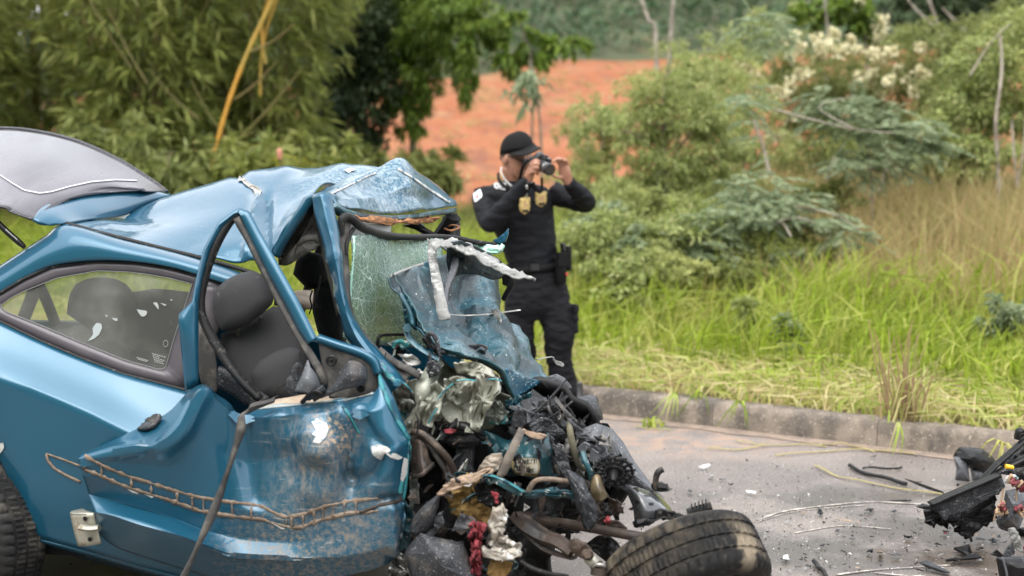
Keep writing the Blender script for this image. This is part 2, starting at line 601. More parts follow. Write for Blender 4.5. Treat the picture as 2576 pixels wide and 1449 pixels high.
# unseen rise behind the viewer, added and steepened to darken reflections in the car
bs = np.linspace(-220, 220, 60); bt = np.array([-400, -60, -30, -22, -17, -13, -11, -9.6])
V = np.array([[K(s, t) for s in bs] for t in bt]); V[..., 2] = np.array([16, 15, 12, 9, 6.2, 2.6, .3, .02])[:, None] * (1 + .25 * np.sin(V[..., 0] * .4))
m_bank = M('unseen_bank_green', (.06, .085, .025), .95, var=(.6, (.10, .10, .04), .4, .6), bump=((4, 1., .2),))
link('unseen_bank', mesh_from('unseen_bank', V, grid_faces(len(bt), len(bs)), m_bank, 180), kind='structure')

# ================================================================== VEGETATION
def unit(v): return v / (np.linalg.norm(v, axis=-1, keepdims=True) + 1e-9)
def leaf_quads(c, d, L, W, droop=.15):
    """diamond leaves: c base points (N,3), d directions"""
    N = len(c)
    d = unit(d)
    L = np.broadcast_to(L, N)[:, None]; W = np.broadcast_to(W, N)[:, None]
    s = unit(np.cross(d, unit(rng.normal(size=(N, 3)) + np.array([0, 0, 1.2]))))
    dn = np.array([0, 0, -1.0])
    mid = c + d * L * .45 + dn * L * droop * .2
    tip = c + d * L + dn * L * droop
    V = np.stack([c, mid + s * W / 2, tip, mid - s * W / 2], 1)
    return V.reshape(-1, 3), np.arange(N * 4).reshape(N, 4)
def blades(b, h, lean, W, curl=.5):
    """grass blades: base points, heights, sideways lean vectors (N,3)"""
    N = len(b)
    h = np.broadcast_to(h, N)[:, None]; W = np.broadcast_to(W, N)[:, None]
    up = np.array([0, 0, 1.0])
    s = unit(np.cross(up + lean, rng.normal(size=(N, 3)))) * W / 2
    m = b + up * h * .6 + lean * h * .3
    t = b + up * h * (1 - curl * np.linalg.norm(lean, axis=1, keepdims=True) * .55) + lean * h
    V = np.stack([b - s, b + s, m + s * .85, m - s * .85, t + s * .08, t - s * .08], 1).reshape(-1, 3)
    o = np.arange(N)[:, None] * 6
    F = np.concatenate([o + np.array([0, 1, 2, 3]), o + np.array([3, 2, 4, 5])])
    return V, F
def ball(n): return unit(rng.normal(size=(n, 3))) * rng.random((n, 1)) ** (1 / 3)

def leafmat(name, cols, rough=.5, trans=.4, var=None):
    return M(name, cols[0], rough, isl=cols, trans=trans, spec=.3, var=var)
m_bam = leafmat('bamboo_leaf', [(.11, .135, .028), (.21, .24, .055), (.30, .33, .085), (.10, .145, .035), (.36, .36, .12)], var=(.9, (.26, .28, .075), .48, .66))
m_culm = M('green_culm', (.16, .15, .05), .5, var=(2, (.22, .16, .07), .4, .6))
m_yculm = M('yellow_culm', (.46, .23, .025), .5, var=(1.2, (.33, .22, .035), .4, .6))
m_dark = leafmat('dark_leaf', [(.02, .034, .016), (.045, .07, .026), (.075, .105, .042), (.03, .05, .028)])
m_bright = leafmat('bright_leaf', [(.09, .15, .02), (.16, .24, .03), (.06, .11, .02), (.24, .30, .05)], trans=.4)
m_shrub = leafmat('shrub_leaf', [(.18, .23, .07), (.29, .34, .10), (.38, .42, .15), (.14, .19, .055), (.46, .45, .22)], var=(1.0, (.36, .38, .13), .48, .66))
m_blue = leafmat('feathery_leaf', [(.15, .20, .105), (.22, .28, .155), (.31, .36, .21), (.16, .20, .10)])
m_olive = leafmat('olive_leaf', [(.10, .13, .03), (.19, .21, .06), (.26, .28, .09), (.09, .13, .04)])
m_flower = leafmat('cream_flower', [(.62, .58, .38), (.75, .70, .48), (.5, .46, .26)])
m_bark = M('grey_bark', (.20, .165, .12), .9, var=(6, (.11, .09, .065), .4, .6), bump=((30, .6),))
m_pale = M('pale_bark', (.32, .28, .23), .85, var=(5, (.18, .15, .12), .45, .6))
m_dry = leafmat('dry_blade', [(.36, .27, .12), (.46, .36, .18), (.30, .28, .10), (.38, .25, .13), (.29, .32, .11)], .8)
m_grass = leafmat('green_blade', [(.18, .25, .02), (.27, .36, .03), (.36, .45, .05), (.12, .18, .02), (.46, .48, .12), (.30, .33, .06)], .5, .4, var=(1.1, (.42, .38, .13), .52, .68))
m_cut = leafmat('cut_blade', [(.50, .46, .17), (.36, .44, .08), (.58, .50, .28), (.28, .38, .06), (.52, .37, .21), (.64, .58, .32)], .7)
m_coffee = leafmat('coffee_leaf', [(.025, .055, .025), (.05, .095, .04), (.085, .14, .055), (.035, .07, .03)], .5, .15)

def crown_mesh(clumps, n, L, W, m, droop=.3, shell=.55, outward=.7):
    """clumps: (px, py, distance, half width px, half height px) -> leaf mass in real space"""
    vol = np.array([c[3] * c[4] for c in clumps], float)
    cnt = (vol / vol.sum() * n).astype(int) + 1
    cs, ds = [], []
    for (px, py, y, rx, ry), k in zip(clumps, cnt):
        c0 = D(px, py, y); sx = rx / FPX * y; sz = ry / FPX * y
        sub = max(4, k // 45)
        sc = unit(rng.normal(size=(sub, 3))) * (rng.random((sub, 1)) ** .45)
        which = rng.integers(0, sub, k)
        p = sc[which] + ball(k) * rng.uniform(.14, .34, (k, 1))
        cs.append(c0 + p * np.array([sx, .8 * (sx + sz) / 2 + .1, sz]))
        ds.append(unit(p) * outward + rng.normal(size=(k, 3)) * .6)
    c, d = np.vstack(cs), np.vstack(ds)
    V, F = leaf_quads(c, d, L * rng.uniform(.6, 1.3, len(c)), W * rng.uniform(.7, 1.3, len(c)), droop)
    return mesh_from('crown', V, F, m, 0)

def plant(name, base, label, cat, stems, clumps, n, L, W, m, mb=None, droop=.3, group=None, flowers=None, crown='crown', outward=.7, stem='trunk'):
    base = np.asarray(base, float)
    t = thing(name, base, label, cat, group)
    for pl, r0, r1 in stems:
        A = np.array(pl, float)
        k = max(6, len(A) * 3)
        tube(stem, resample(A, k), np.linspace(r0, r1, k) * .72, mb or m_bark, t, sides=7)
    if clumps:
        link(crown, crown_mesh(clumps, n, L, W, m, droop, outward=outward), t)
    if flowers:
        cs = []
        for px, py, y, r in flowers:
            cs.append(D(px, py, y) + ball(46) * r / FPX * y)
        c = np.vstack(cs)
        V, F = leaf_quads(c, rng.normal(size=c.shape), .075, .055, .1)
        link('blossom', mesh_from('blossom', V, F, m_flower, 0), t)
    return t

def gz(p):
    t = float(np.dot(np.asarray(p) - KO, KT))
    return float(ground_z(p[0], p[1], max(t, .12)) - .4 * sm(p[1], 20, 40))
def base_at(px, y):
    p = D(px, 600, y); p[2] = gz(p); return p

def bamboo(px, y, h, spread, nc, fans, label, m=m_bam, lean=0., tint=None, L=.27):
    b = base_at(px, y)
    t = thing('bamboo_clump', b, label, 'bamboo')
    mb = MB(); cs, ds = [], []
    for k in range(nc):
        a = rng.uniform(0, 2 * np.pi); out = np.array([np.cos(a), np.sin(a), 0]); hh = h * rng.uniform(.7, 1.05); sp = spread * rng.uniform(.3, 1.1)
        q = np.linspace(0, 1, 9)[:, None]
        A = b + out * .25 + out * sp * q ** 2.2 + np.array([lean, 0, 0]) * q + np.array([0, 0, 1.0]) * (hh * (q - .12 * q ** 4))
        mb.tube(A, np.linspace(.035, .008, 9), 6)
        nf = fans // nc
        u = rng.uniform(.02, 1, nf)
        i = np.minimum((u * 8).astype(int), 7); f = (u * 8 - i)[:, None]
        p = A[i] * (1 - f) + A[i + 1] * f
        od = unit(rng.normal(size=(nf, 3)) * np.array([1, 1, .5]) + out * .5)
        p = p + od * rng.uniform(.1, .75, (nf, 1))
        nl = 8
        c = np.repeat(p, nl, 0)
        dd = np.repeat(unit(od * np.array([1, 1, .3])), nl, 0) + rng.normal(size=(nf * nl, 3)) * .62 + np.array([0, 0, -.2])
        cs.append(c + rng.normal(size=c.shape) * .03); ds.append(dd)
    c, d = np.vstack(cs), np.vstack(ds)
    V, F = leaf_quads(c, d, L * rng.uniform(.6, 1.3, len(c)), .042 * rng.uniform(.7, 1.3, len(c)), .22)
    mb.build('culm_cluster', m_culm, t)['kind'] = 'stuff'
    link('foliage', mesh_from('foliage', V, F, m, 0), t)
    return t

bamboo(-170, 18.5, 6.6, 2.0, 13, 1500, 'dark green bamboo clump at the picture edge above the raised tailgate')
bamboo(110, 20.5, 7.0, 2.0, 13, 1500, 'bamboo clump rising behind the raised tailgate glass')
bamboo(360, 18.3, 6.4, 1.9, 14, 1700, 'broad leafy bamboo clump between tailgate and the yellow stems')
yb = bamboo(640, 19.2, 6.6, 1.7, 13, 1700, 'bamboo clump with long yellow leaning stems')
for a, bq, r in (((525, 446, 17.2), (700, -30, 17.4), .026), ((655, 240, 17.9), (712, -40, 17.9), .016), ((668, 160, 17.8), (690, -40, 17.8), .016)):
    A0, A1 = D(a[0], a[1] , a[2]), D(bq[0], bq[1], bq[2])
    if r > .04: A0 = A0 + (A0 - A1) * (A0[2] - gz(A0)) / (A1[2] - A0[2])
    L0 = np.linalg.norm(A1 - A0); k = int(L0 / .33)
    line = np.array([A0 + (A1 - A0) * q + np.array([-.10 * math.sin(math.pi * q), 0, 0]) for q in np.linspace(0, 1, k * 3 + 1)])
    rr = np.array([r * (1.18 if i % 3 == 0 else 1) for i in range(len(line))])
    V, F = tube_vf(line, rr, 9)
    link('culm', mesh_from('culm', V, F, m_yculm, 60), yb, label='yellow bamboo culm leaning over')
mb = MB()
for p in [(555, 330, 480, 200), (560, 345, 640, 330), (590, 250, 700, 150), (590, 360, 760, 170), (560, 400, 700, 330), (630, 130, 740, 60), (370, 210, 270, 20), (330, 170, 215, -20), (500, 300, 380, 180)]:
    a, b_ = D(p[0], p[1], 17.3), D(p[2], p[3], 16.9)
    mb.tube(np.array([a, (a + b_) / 2 + np.array([0, 0, -.05]), b_]), np.array([.016, .012, .006]), 5, 7)
o = mb.build('side_shoots', m_culm, yb); o['kind'] = 'stuff'

c = np.stack([rng.uniform(-15, -3.2, 9000), rng.uniform(25, 29, 9000), rng.uniform(0, 1, 9000) ** 1.3 * 6.2], 1)
c[:, 2] *= .75 + .25 * np.sin(c[:, 0] * 1.3)
V, F = leaf_quads(c, rng.normal(size=c.shape) + np.array([0, -.3, -.3]), .34, .16, .3)
link('far_wood', mesh_from('far_wood', V, F, m_dark, 0), None, 'dark wood closing the gaps behind the bamboo clumps', 'wood', None, 'stuff')
plant('vine_tree', base_at(905, 22), 'tall dark tree smothered in vines beside the bamboo', 'tree',
      [([base_at(905, 22), D(900, 250, 22), D(890, -60, 22)], .14, .07)],
      [(880, 60, 22, 130, 130), (885, 220, 22, 115, 120), (880, 360, 22, 105, 95), (810, 330, 22.5, 60, 100), (850, -80, 22.5, 150, 110)], 20000, .095, .06, m_dark, droop=.5)
plant('leafy_tree', base_at(1060, 23), 'bright green tree with hanging branches over the orange earth', 'tree',
      [([base_at(1040, 23), D(1040, 250, 23), D(1060, -20, 23)], .10, .05), ([D(1050, 200, 23), D(1120, 60, 22.5), D(1200, 20, 22)], .04, .02)],
      [(1050, 60, 22, 80, 100), (1120, 30, 21, 90, 55), (1200, 45, 21, 75, 45), (1160, 130, 21, 38, 110), (1178, 230, 21, 22, 55), (1060, 200, 22, 55, 90), (1030, 300, 22, 40, 45), (985, 110, 22.4, 70, 110), (1000, 220, 22.4, 60, 70), (1100, 110, 22, 70, 70), (1240, 60, 21.5, 40, 55), (1250, 90, 21.5, 30, 40), (1090, -60, 22, 200, 60)],
      21000, .10, .04, m_bright, droop=.6)
for i, (px, py, rx, ry, y, lab, mm) in enumerate([
    (250, 360, 130, 60, 16.5, 'low olive shrub behind the tailgate glass', m_olive),
    (420, 410, 120, 60, 15.6, 'low olive shrub just above the tailgate spoiler', m_olive),
    (620, 400, 110, 50, 16, 'low green shrub at the foot of the yellow bamboo stems', m_bam),
    (800, 400, 100, 50, 17, 'low shrub over the middle of the crushed roof', m_bam),
    (960, 430, 90, 40, 18, 'low yellow green shrub over the roof peak', m_olive),
    (1090, 420, 70, 32, 19, 'thin weedy shrub between roof peak and photographer', m_olive),
]):
    b = base_at(px, y)
    plant('low_shrub', b, lab, 'shrub', [([b, D(px, py + 20, y), D(px + 15, py - ry * .5, y)], .02, .008)], [(px, py + ry * .5, y, rx * .9, ry * .6), (px - rx * .5, py + ry * .5, y, rx * .6, ry * .7), (px + rx * .5, py + ry * .6, y, rx * .6, ry * .6), (px - rx * .3, py - ry * .9, y + .3, rx * .3, ry * .6), (px + rx * .6, py - ry * .7, y + .3, rx * .25, ry * .5)], 1500, .22, .04, mm, stem='stem')
# arching yellow leaf plant over the roof
b = base_at(735, 14.2)
t = thing('arching_plant', b, 'plant with thick yellow green arching leaves and a pink bud over the roof', 'plant')
for A, r in (([(735, 520), (700, 430), (690, 405), (715, 392), (745, 400), (750, 425)], .022), ([(735, 520), (760, 430), (775, 410), (800, 415)], .016), ([(735, 520), (705, 440), (690, 430), (672, 440)], .014)):
    L0 = pts([(x, y_, 14.2) for x, y_ in A], D); L0[0] = b
    tube('leaf', L0, np.linspace(r * 1.1, r * .5, len(L0)), leafmat('arching_leaf', [(.36, .36, .03), (.42, .38, .04)]) if 'arching_leaf' not in bpy.data.materials else bpy.data.materials['arching_leaf'], t, n=18, flat=.35)
tube('bud', [D(704, 400, 14.1), D(703, 380, 14.1), D(702, 372, 14.1)], [.025, .03, .008], M('pink_bud', (.40, .17, .11), .7), t, n=6)
tube('stem', [b, D(712, 450, 14.15), D(704, 400, 14.1)], .01, m_culm, t, n=6)

# right-hand bushes
def trunk(*p): return np.array([D(*q) for q in p])
b = base_at(1670, 14)
plant('feathery_tree', b, 'feathery green tree with a dark trunk right of the photographer', 'tree',
      [(np.vstack([[b], trunk((1672, 400, 14), (1668, 250, 14), (1690, 140, 14))]), .05, .015), (trunk((1668, 400, 14), (1600, 340, 13.8), (1560, 330, 13.7)), .025, .008), (trunk((1670, 430, 14), (1740, 330, 14), (1790, 280, 14)), .025, .008)],
      [(1680, 230, 14, 110, 60), (1760, 290, 14, 110, 55), (1620, 330, 14, 90, 60), (1700, 390, 14, 130, 60), (1800, 380, 14, 80, 70), (1640, 470, 14, 110, 60), (1740, 170, 14.3, 60, 40)], 15000, .06, .02, m_shrub, m_bark)
b = base_at(1490, 15.2)
plant('slender_bush', b, 'pale green thin bush beside the camera hand against orange earth', 'bush',
      [(np.vstack([[b], trunk((1480, 420, 15.2), (1470, 300, 15.2))]), .025, .008), (np.vstack([[b], trunk((1510, 400, 15.2), (1530, 280, 15.2))]), .02, .008)],
      [(1490, 290, 15.2, 70, 55), (1500, 380, 15.2, 80, 60), (1480, 470, 15, 80, 60), (1540, 320, 15.3, 60, 60)], 5200, .055, .022, m_shrub, m_pale)
b = base_at(1850, 11.8)
acacia_stems = [(np.vstack([[b], trunk((1880, 600, 11.8), (1960, 560, 11.6), (1990, 595, 11.4))]), .022, .01), (trunk((1935, 440, 12.2), (1920, 370, 12.2), (1895, 300, 12.2)), .022, .012), (trunk((1960, 555, 11.6), (2020, 550, 11.5), (2090, 585, 11.4)), .014, .006), (trunk((2000, 520, 11.6), (2100, 540, 11.5), (2170, 585, 11.4)), .014, .006), (trunk((1930, 270, 12.5), (2040, 300, 12.5), (2150, 325, 12.5), (2250, 335, 12.4)), .014, .006), (trunk((2150, 325, 12.5), (2060, 270, 12.6), (2150, 240, 12.6)), .01, .004)]
ac = plant('mimosa_shrub', b, 'blue green mimosa shrub with pale bare branches in the tall grass', 'shrub', acacia_stems, None, 0, 0, 0, m_blue, m_pale, stem='branch')
# feathery fronds: a midrib with paired leaflets
def frond_cloud(cl, n, L, ang=.8):
    cs, ds, Ls = [], [], []
    vol = np.array([c[3] * c[4] for c in cl], float); cnt = (vol / vol.sum() * n).astype(int) + 1
    for (px, py, y, rx, ry), k in zip(cl, cnt):
        c0 = D(px, py, y)
        for _ in range(k):
            p = c0 + ball(1)[0] * np.array([rx, (rx + ry) / 2, ry]) / FPX * y
            d = unit(rng.normal(size=3) * np.array([1, .8, .35]) + np.array([.2, -.2, -.15])); s = unit(np.cross(d, [0, 0, 1.0]))
            l = L * rng.uniform(.6, 1.3)
            for q in np.linspace(.1, 1, 11):
                at = p + d * l * q + np.array([0, 0, -.25 * l * q * q])
                for sg in (-1, 1):
                    cs.append(at); ds.append(s * sg + d * .6 + np.array([0, 0, -.15])); Ls.append(l * .42 * math.sin(math.pi * (.15 + .8 * q)) + .01)
    return np.array(cs), np.array(ds), np.array(Ls)
def fronds(parent, cl, n, L, m):
    c, d, l = frond_cloud(cl, n, L)
    V, F = leaf_quads(c, d, l, .017, .1)
    return link('foliage', mesh_from('foliage', V, F, m, 0), parent)
fronds(ac, [(1850, 560, 11.8, 130, 60), (1960, 520, 11.8, 120, 50), (1770, 590, 11.8, 90, 50), (2080, 560, 11.6, 80, 30), (2150, 600, 11.4, 50, 20), (1900, 470, 12, 90, 50), (1830, 650, 11.7, 90, 40), (1990, 640, 11.6, 70, 35), (1885, 260, 12.4, 25, 90), (1925, 60, 12.8, 70, 40)], 420, .26, m_blue)
b = base_at(2200, 13)
mm2 = plant('mimosa_shrub', b, 'second blue green mimosa with drooping fronds below the white blossoms', 'shrub', [(np.vstack([[b], trunk((2190, 420, 13), (2160, 330, 13))]), .022, .01), (trunk((2080, 455, 12.8), (2090, 420, 12.8), (2100, 395, 12.8)), .018, .015)], None, 0, 0, 0, m_blue, m_pale, stem='branch')
fronds(mm2, [(2160, 290, 13, 130, 45), (2260, 330, 12.9, 90, 40), (2080, 260, 13, 60, 40), (2330, 360, 12.9, 60, 40), (2190, 400, 13, 120, 40)], 260, .26, m_blue)
b = base_at(2130, 16.5)
fl = [(1975, 100), (2000, 90), (2020, 110), (1990, 140), (2040, 95), (2060, 120), (2090, 110), (2110, 130), (2150, 120), (2190, 125), (2230, 140), (2250, 130), (1880, 175), (1900, 190), (2010, 180), (2030, 195), (1990, 205), (1975, 230), (1955, 235), (2160, 190), (2210, 150), (2200, 185), (2260, 180), (2275, 200), (2240, 205), (2310, 185), (2330, 180), (2300, 230), (2215, 240), (2180, 210), (1990, 290), (1970, 350), (2000, 350), (1940, 350), (2266, 342), (2055, 150), (2140, 100), (2100, 90), (2320, 120)]
plant('flowering_shrub', b, 'tall shrub covered in creamy white blossom clusters', 'shrub',
      [(np.vstack([[b], trunk((2120, 350, 16.5), (2090, 230, 16.5), (2050, 130, 16.5))]), .035, .012), (np.vstack([[b], trunk((2180, 330, 16.5), (2230, 200, 16.5))]), .03, .012)],
      [(2100, 190, 16.5, 170, 80), (2240, 230, 16.5, 130, 70), (2000, 270, 16.5, 120, 80), (2150, 320, 16.4, 180, 70), (2320, 200, 16.6, 80, 70), (1960, 160, 16.8, 70, 50), (2060, 400, 16, 180, 50)], 14000, .065, .024, m_olive, m_pale,
      flowers=[(x + rng.normal() * 4, y + rng.normal() * 4, 16.1 + rng.normal() * .15, rng.uniform(7, 15)) for x, y in fl])
b = base_at(2500, 14)
plant('edge_bush', b, 'dense green bush with whitish trunks at the picture edge', 'bush',
      [(trunk((2512, 480, 13.8), (2508, 380, 13.8), (2505, 300, 13.8), (2520, 180, 13.9), (2516, 90, 13.9)), .026, .02), (np.vstack([[b], trunk((2515, 450, 13.8))]), .03, .026), (trunk((2560, 470, 13.7), (2550, 380, 13.7), (2545, 300, 13.7)), .018, .012), (trunk((2560, 460, 13.7), (2575, 380, 13.7), (2580, 280, 13.7)), .016, .012), (trunk((2440, 190, 14), (2490, 110, 14), (2540, 60, 14)), .012, .008)],
      [(2480, 160, 14.4, 110, 70), (2560, 250, 14.4, 80, 90), (2430, 290, 14.4, 100, 80), (2480, 400, 14.2, 130, 60), (2370, 410, 14.4, 110, 50), (2560, 80, 14.6, 80, 60)], 14000, .065, .03, m_shrub, m_pale)
b = base_at(2420, 24)
plant('backdrop_tree', b, 'darker tree with bare pale limbs in the upper corner beyond the bushes', 'tree',
      [(np.vstack([[b], trunk((2380, 150, 24), (2330, -20, 24))]), .06, .03), (trunk((2390, 100, 23.5), (2300, 20, 23.5), (2270, -30, 23.5)), .03, .015), (trunk((2430, 80, 23.5), (2370, 20, 23.5)), .03, .02)],
      [(2420, 60, 25, 150, 60), (2330, 20, 25, 120, 60), (2540, 20, 25, 120, 60), (2430, -60, 25, 220, 60)], 6500, .13, .07, m_dark, m_pale)
b = base_at(2165, 18)
plant('young_tree', b, 'yellow green young tree topped with cream flower spikes', 'tree',
      [(np.vstack([[b], trunk((2180, 150, 18), (2165, 40, 18))]), .04, .015), (trunk((2085, 120, 18), (2080, 50, 18), (2072, -20, 18)), .03, .02)],
      [(2160, 50, 18, 40, 40), (2140, 30, 18, 60, 30), (2200, 70, 18, 30, 35), (2150, 0, 18, 60, 25), (2040, 40, 18.4, 60, 40)], 1900, .11, .06, m_bright, m_pale,
      flowers=[(2213, 50, 17.8, 18), (2213, 75, 17.8, 20), (2212, 98, 17.8, 18), (2160, 8, 17.8, 12)])
b = base_at(1655, 20)
plant('bare_sapling', b, 'two thin bare pale trunks rising past the top of the picture', 'tree',
      [(np.vstack([[b], trunk((1685, 120, 20), (1690, 40, 20), (1698, -40, 20))]), .05, .035), (np.vstack([[b], trunk((1650, 110, 20), (1630, 50, 20), (1600, -40, 20))]), .045, .04)], None, 0, 0, 0, m_shrub, m_pale)
b = base_at(1362, 17)
plant('drooping_sapling', b, 'slender sapling with drooping leaves against the orange earth', 'tree',
      [(np.vstack([[b], trunk((1362, 380, 17), (1352, 260, 17), (1330, 150, 17))]), .03, .012)],
      [(1325, 225, 17, 30, 25), (1335, 250, 17, 22, 30), (1300, 235, 17, 40, 12), (1350, 215, 17, 30, 12), (1345, 180, 17, 40, 40)], 170, .16, .05, m_blue, m_bark, droop=.7)
b = base_at(1330, 21)
plant('leafy_sapling', b, 'loose leafy sapling below the plantation edge', 'tree',
      [(np.vstack([[b], trunk((1340, 200, 21), (1320, 90, 21), (1300, 40, 21))]), .03, .012)],
      [(1330, 110, 21, 60, 40), (1400, 130, 21, 60, 26), (1280, 150, 21, 40, 26), (1300, 60, 21, 50, 30), (1440, 115, 21, 50, 20)], 900, .17, .08, m_bright, m_bark, droop=.6)
b = base_at(1800, 15.5)
plant('thicket', b, 'pale green thicket filling the gap behind the feathery tree', 'bush', [(np.vstack([[b], trunk((1810, 420, 15.5), (1830, 250, 15.5))]), .03, .01), (np.vstack([[b], trunk((1890, 420, 15.5), (1900, 300, 15.5))]), .03, .01)],
      [(1800, 300, 15.5, 110, 90), (1880, 250, 15.6, 90, 70), (1900, 380, 15.3, 120, 70), (1790, 450, 15.2, 140, 60), (1930, 480, 15, 130, 50), (1850, 180, 15.8, 70, 50)], 10000, .06, .022, m_shrub, m_pale)
b = base_at(1560, 13.2)
plant('thicket', b, 'low grey green thicket between photographer and feathery tree', 'bush', [(np.vstack([[b], trunk((1560, 520, 13.2), (1540, 420, 13.2))]), .02, .008)],
      [(1560, 510, 13.2, 110, 60), (1660, 540, 13, 110, 60), (1470, 560, 13, 70, 50), (1770, 540, 13, 110, 50)], 8000, .055, .02, m_shrub, m_bark)
b = base_at(2280, 15)
plant('thicket', b, 'olive thicket below the blossoms behind the dry grass', 'bush', [(np.vstack([[b], trunk((2290, 420, 15), (2260, 330, 15))]), .025, .008), (trunk((2210, 490, 14), (2225, 440, 14), (2240, 400, 14)), .022, .018)],
      [(2200, 400, 15, 150, 60), (2330, 380, 15, 110, 70), (2420, 250, 15.4, 120, 90), (2080, 380, 15.2, 110, 70), (2330, 120, 16.5, 120, 60), (2460, 100, 16.5, 120, 60)], 11000, .06, .025, m_olive, m_pale)
for px, y, lab, cl, n, mm in [
    (1480, 11.6, 'rounded yellow green bush close behind the photographer', [(1470, 600, 11.6, 70, 60), (1540, 580, 11.8, 80, 60), (1500, 660, 11.4, 70, 50)], 3200, m_shrub),
    (1680, 11.4, 'spreading light green bush below the dark trunk', [(1650, 600, 11.6, 100, 55), (1740, 580, 11.8, 90, 60), (1600, 660, 11.2, 80, 45), (1700, 680, 11.1, 90, 40)], 3600, m_shrub),
    (1950, 11.8, 'pale olive bush just under the mimosa branches', [(1930, 640, 11.6, 90, 50), (2020, 610, 11.8, 80, 55), (1880, 690, 11.2, 70, 40)], 2800, m_olive),
    (1720, 16.8, 'tall light green bush crown against the orange slope', [(1700, 160, 16.8, 80, 50), (1790, 200, 16.6, 90, 60), (1620, 230, 16.6, 80, 50), (1560, 300, 16.4, 80, 50), (1730, 280, 16.4, 110, 60)], 4200, m_shrub),
    (2480, 17.5, 'broad green bush crown filling the upper corner', [(2480, 120, 17.5, 130, 70), (2560, 60, 17.5, 110, 60), (2380, 180, 17.2, 110, 70), (2300, 90, 17.5, 90, 50)], 5200, m_olive),
    (1450, 18, 'pale green bush lower right of the leafy sapling', [(1450, 330, 18, 60, 60), (1470, 420, 17.5, 60, 60), (1430, 480, 17, 60, 60)], 2200, m_shrub)]:
    b = base_at(px, y)
    plant('bush', b, lab, 'bush', [(np.vstack([[b], [D(c_[0], c_[1], c_[2])]]), .02, .006) for c_ in cl[:3]], cl, int(n * 1.6), .058, .021, mm, m_pale, stem='stem')
for px, y, lab, cl, n, mm in [
    (1880, 19, 'pale green crown rising behind the feathery tree', [(1850, 110, 19, 90, 60), (1960, 60, 19, 90, 50), (1780, 190, 18.6, 80, 60), (1900, 180, 18.6, 90, 60)], 5200, m_shrub),
    (2080, 19.5, 'olive crown showing beneath the blossoms', [(2060, 200, 19.5, 110, 60), (2180, 160, 19.5, 110, 70), (2100, 290, 19, 120, 60), (2260, 280, 19, 120, 70)], 6000, m_olive),
    (2400, 18.5, 'yellow green crown right of the blossoms', [(2360, 300, 18.5, 110, 70), (2470, 240, 18.5, 110, 80), (2560, 340, 18.5, 90, 70), (2400, 200, 18.8, 90, 60)], 5600, m_shrub)]:
    b = base_at(px, y)
    plant('bush', b, lab, 'bush', [(np.vstack([[b], [D(c_[0], c_[1], c_[2])]]), .02, .006) for c_ in cl[:3]], cl, n, .07, .028, mm, m_pale, stem='stem')
for px, py, y, rx, ry, n, lab, mm in [
    (1600, 620, 11.4, 60, 45, 900, 'small dark shrub in the grass near the photographer', m_blue),
    (1500, 540, 12.2, 70, 45, 900, 'rounded grey green shrub just behind the photographer elbow', m_blue),
    (1870, 790, 9.9, 40, 50, 500, 'small broadleaf weed standing in the bright grass', m_shrub),
    (1990, 830, 9.4, 40, 45, 600, 'bluish small shrub in the bright grass above the kerb', m_blue),
    (1560, 700, 10.6, 70, 45, 900, 'low green weed beside the photographer belt pouch', m_shrub),
    (2530, 780, 9.2, 60, 60, 900, 'bluish weed in the grass at the picture edge', m_blue),
    (1640, 520, 13, 80, 40, 1200, 'yellow green shrub below the feathery tree', m_olive),
    (2080, 480, 13, 90, 30, 1200, 'olive shrub where the dry grass begins', m_olive),
    (1740, 640, 12.2, 70, 40, 900, 'dull green shrub under the mimosa branches', m_shrub)]:
    b = base_at(px, y)
    plant('low_shrub', b, lab, 'shrub', [([b, (b + D(px, py, y)) / 2, D(px + 8, py - ry * .6, y)], .012, .005)], [(px, py, y, rx, ry), (px + rx * .4, py + ry * .6, y, rx * .7, ry * .7), (px - rx * .4, py + ry * .8, y, rx * .6, ry * .6)], n, .065, .034, mm, m_culm, stem='stem')

# ---- grasses
def scatter(n, s0, s1, t0, t1, keep=None, p=1.0):
    s = rng.uniform(s0, s1, n); t = t0 + (t1 - t0) * rng.random(n) ** p
    b = KO + s[:, None] * KS + t[:, None] * KT
    if keep is not None:
        k = keep(b, s, t); b, t = b[k], t[k]
    b[:, 2] = ground_z(b[:, 0], b[:, 1], t) - .4 * sm(b[:, 1], 20, 40)
    return b, t
def clumpy(b, sc, lo):
    v = np.array([n3(p, sc, 4) for p in b]); return v > lo
def stuff(name, V, F, m, label, cat):
    return link(name, mesh_from(name, V, F, m, 0), None, label, cat, None, 'stuff')
inview = lambda b, s, t: np.abs(b[:, 0] / b[:, 1]) < .58
b, t = scatter(38000, -13, 5.5, .95, 6.0, lambda b, s, t: inview(b, s, t) & ~((b[:, 0] / b[:, 1] > .19) & (t > 3.4)), 1.15)
v = np.array([n3(p, .9, 4) for p in b])
h = (.34 + .42 * np.clip((t - 1.0) / 2.2, 0, 1)) * rng.uniform(.6, 1.25, len(b)) * (1 + .45 * v)
lean = rng.normal(size=b.shape) * np.array([.34, .34, 0]) + np.array([.1, -.18, 0])
V, F = blades(b, h, lean, rng.uniform(.010, .022, len(b)), .6)
stuff('tall_grass', V, F, m_grass, 'tall bright green grass on the verge behind the kerb', 'grass')
b, t = scatter(19000, -13, 5.5, .1, 1.5, inview)
a = rng.uniform(0, 2 * np.pi, len(b)); lean = np.stack([np.cos(a), np.sin(a), 0 * a], 1) * rng.uniform(.8, 2.4, (len(b), 1))
b[:, 2] += rng.uniform(.0, .09, len(b)) * np.clip(t, .3, 1)
V, F = blades(b, rng.uniform(.07, .2, len(b)), lean, rng.uniform(.008, .018, len(b)), .3)
stuff('cut_grass', V, F, m_cut, 'pale cut grass lying along the top of the kerb', 'grass')
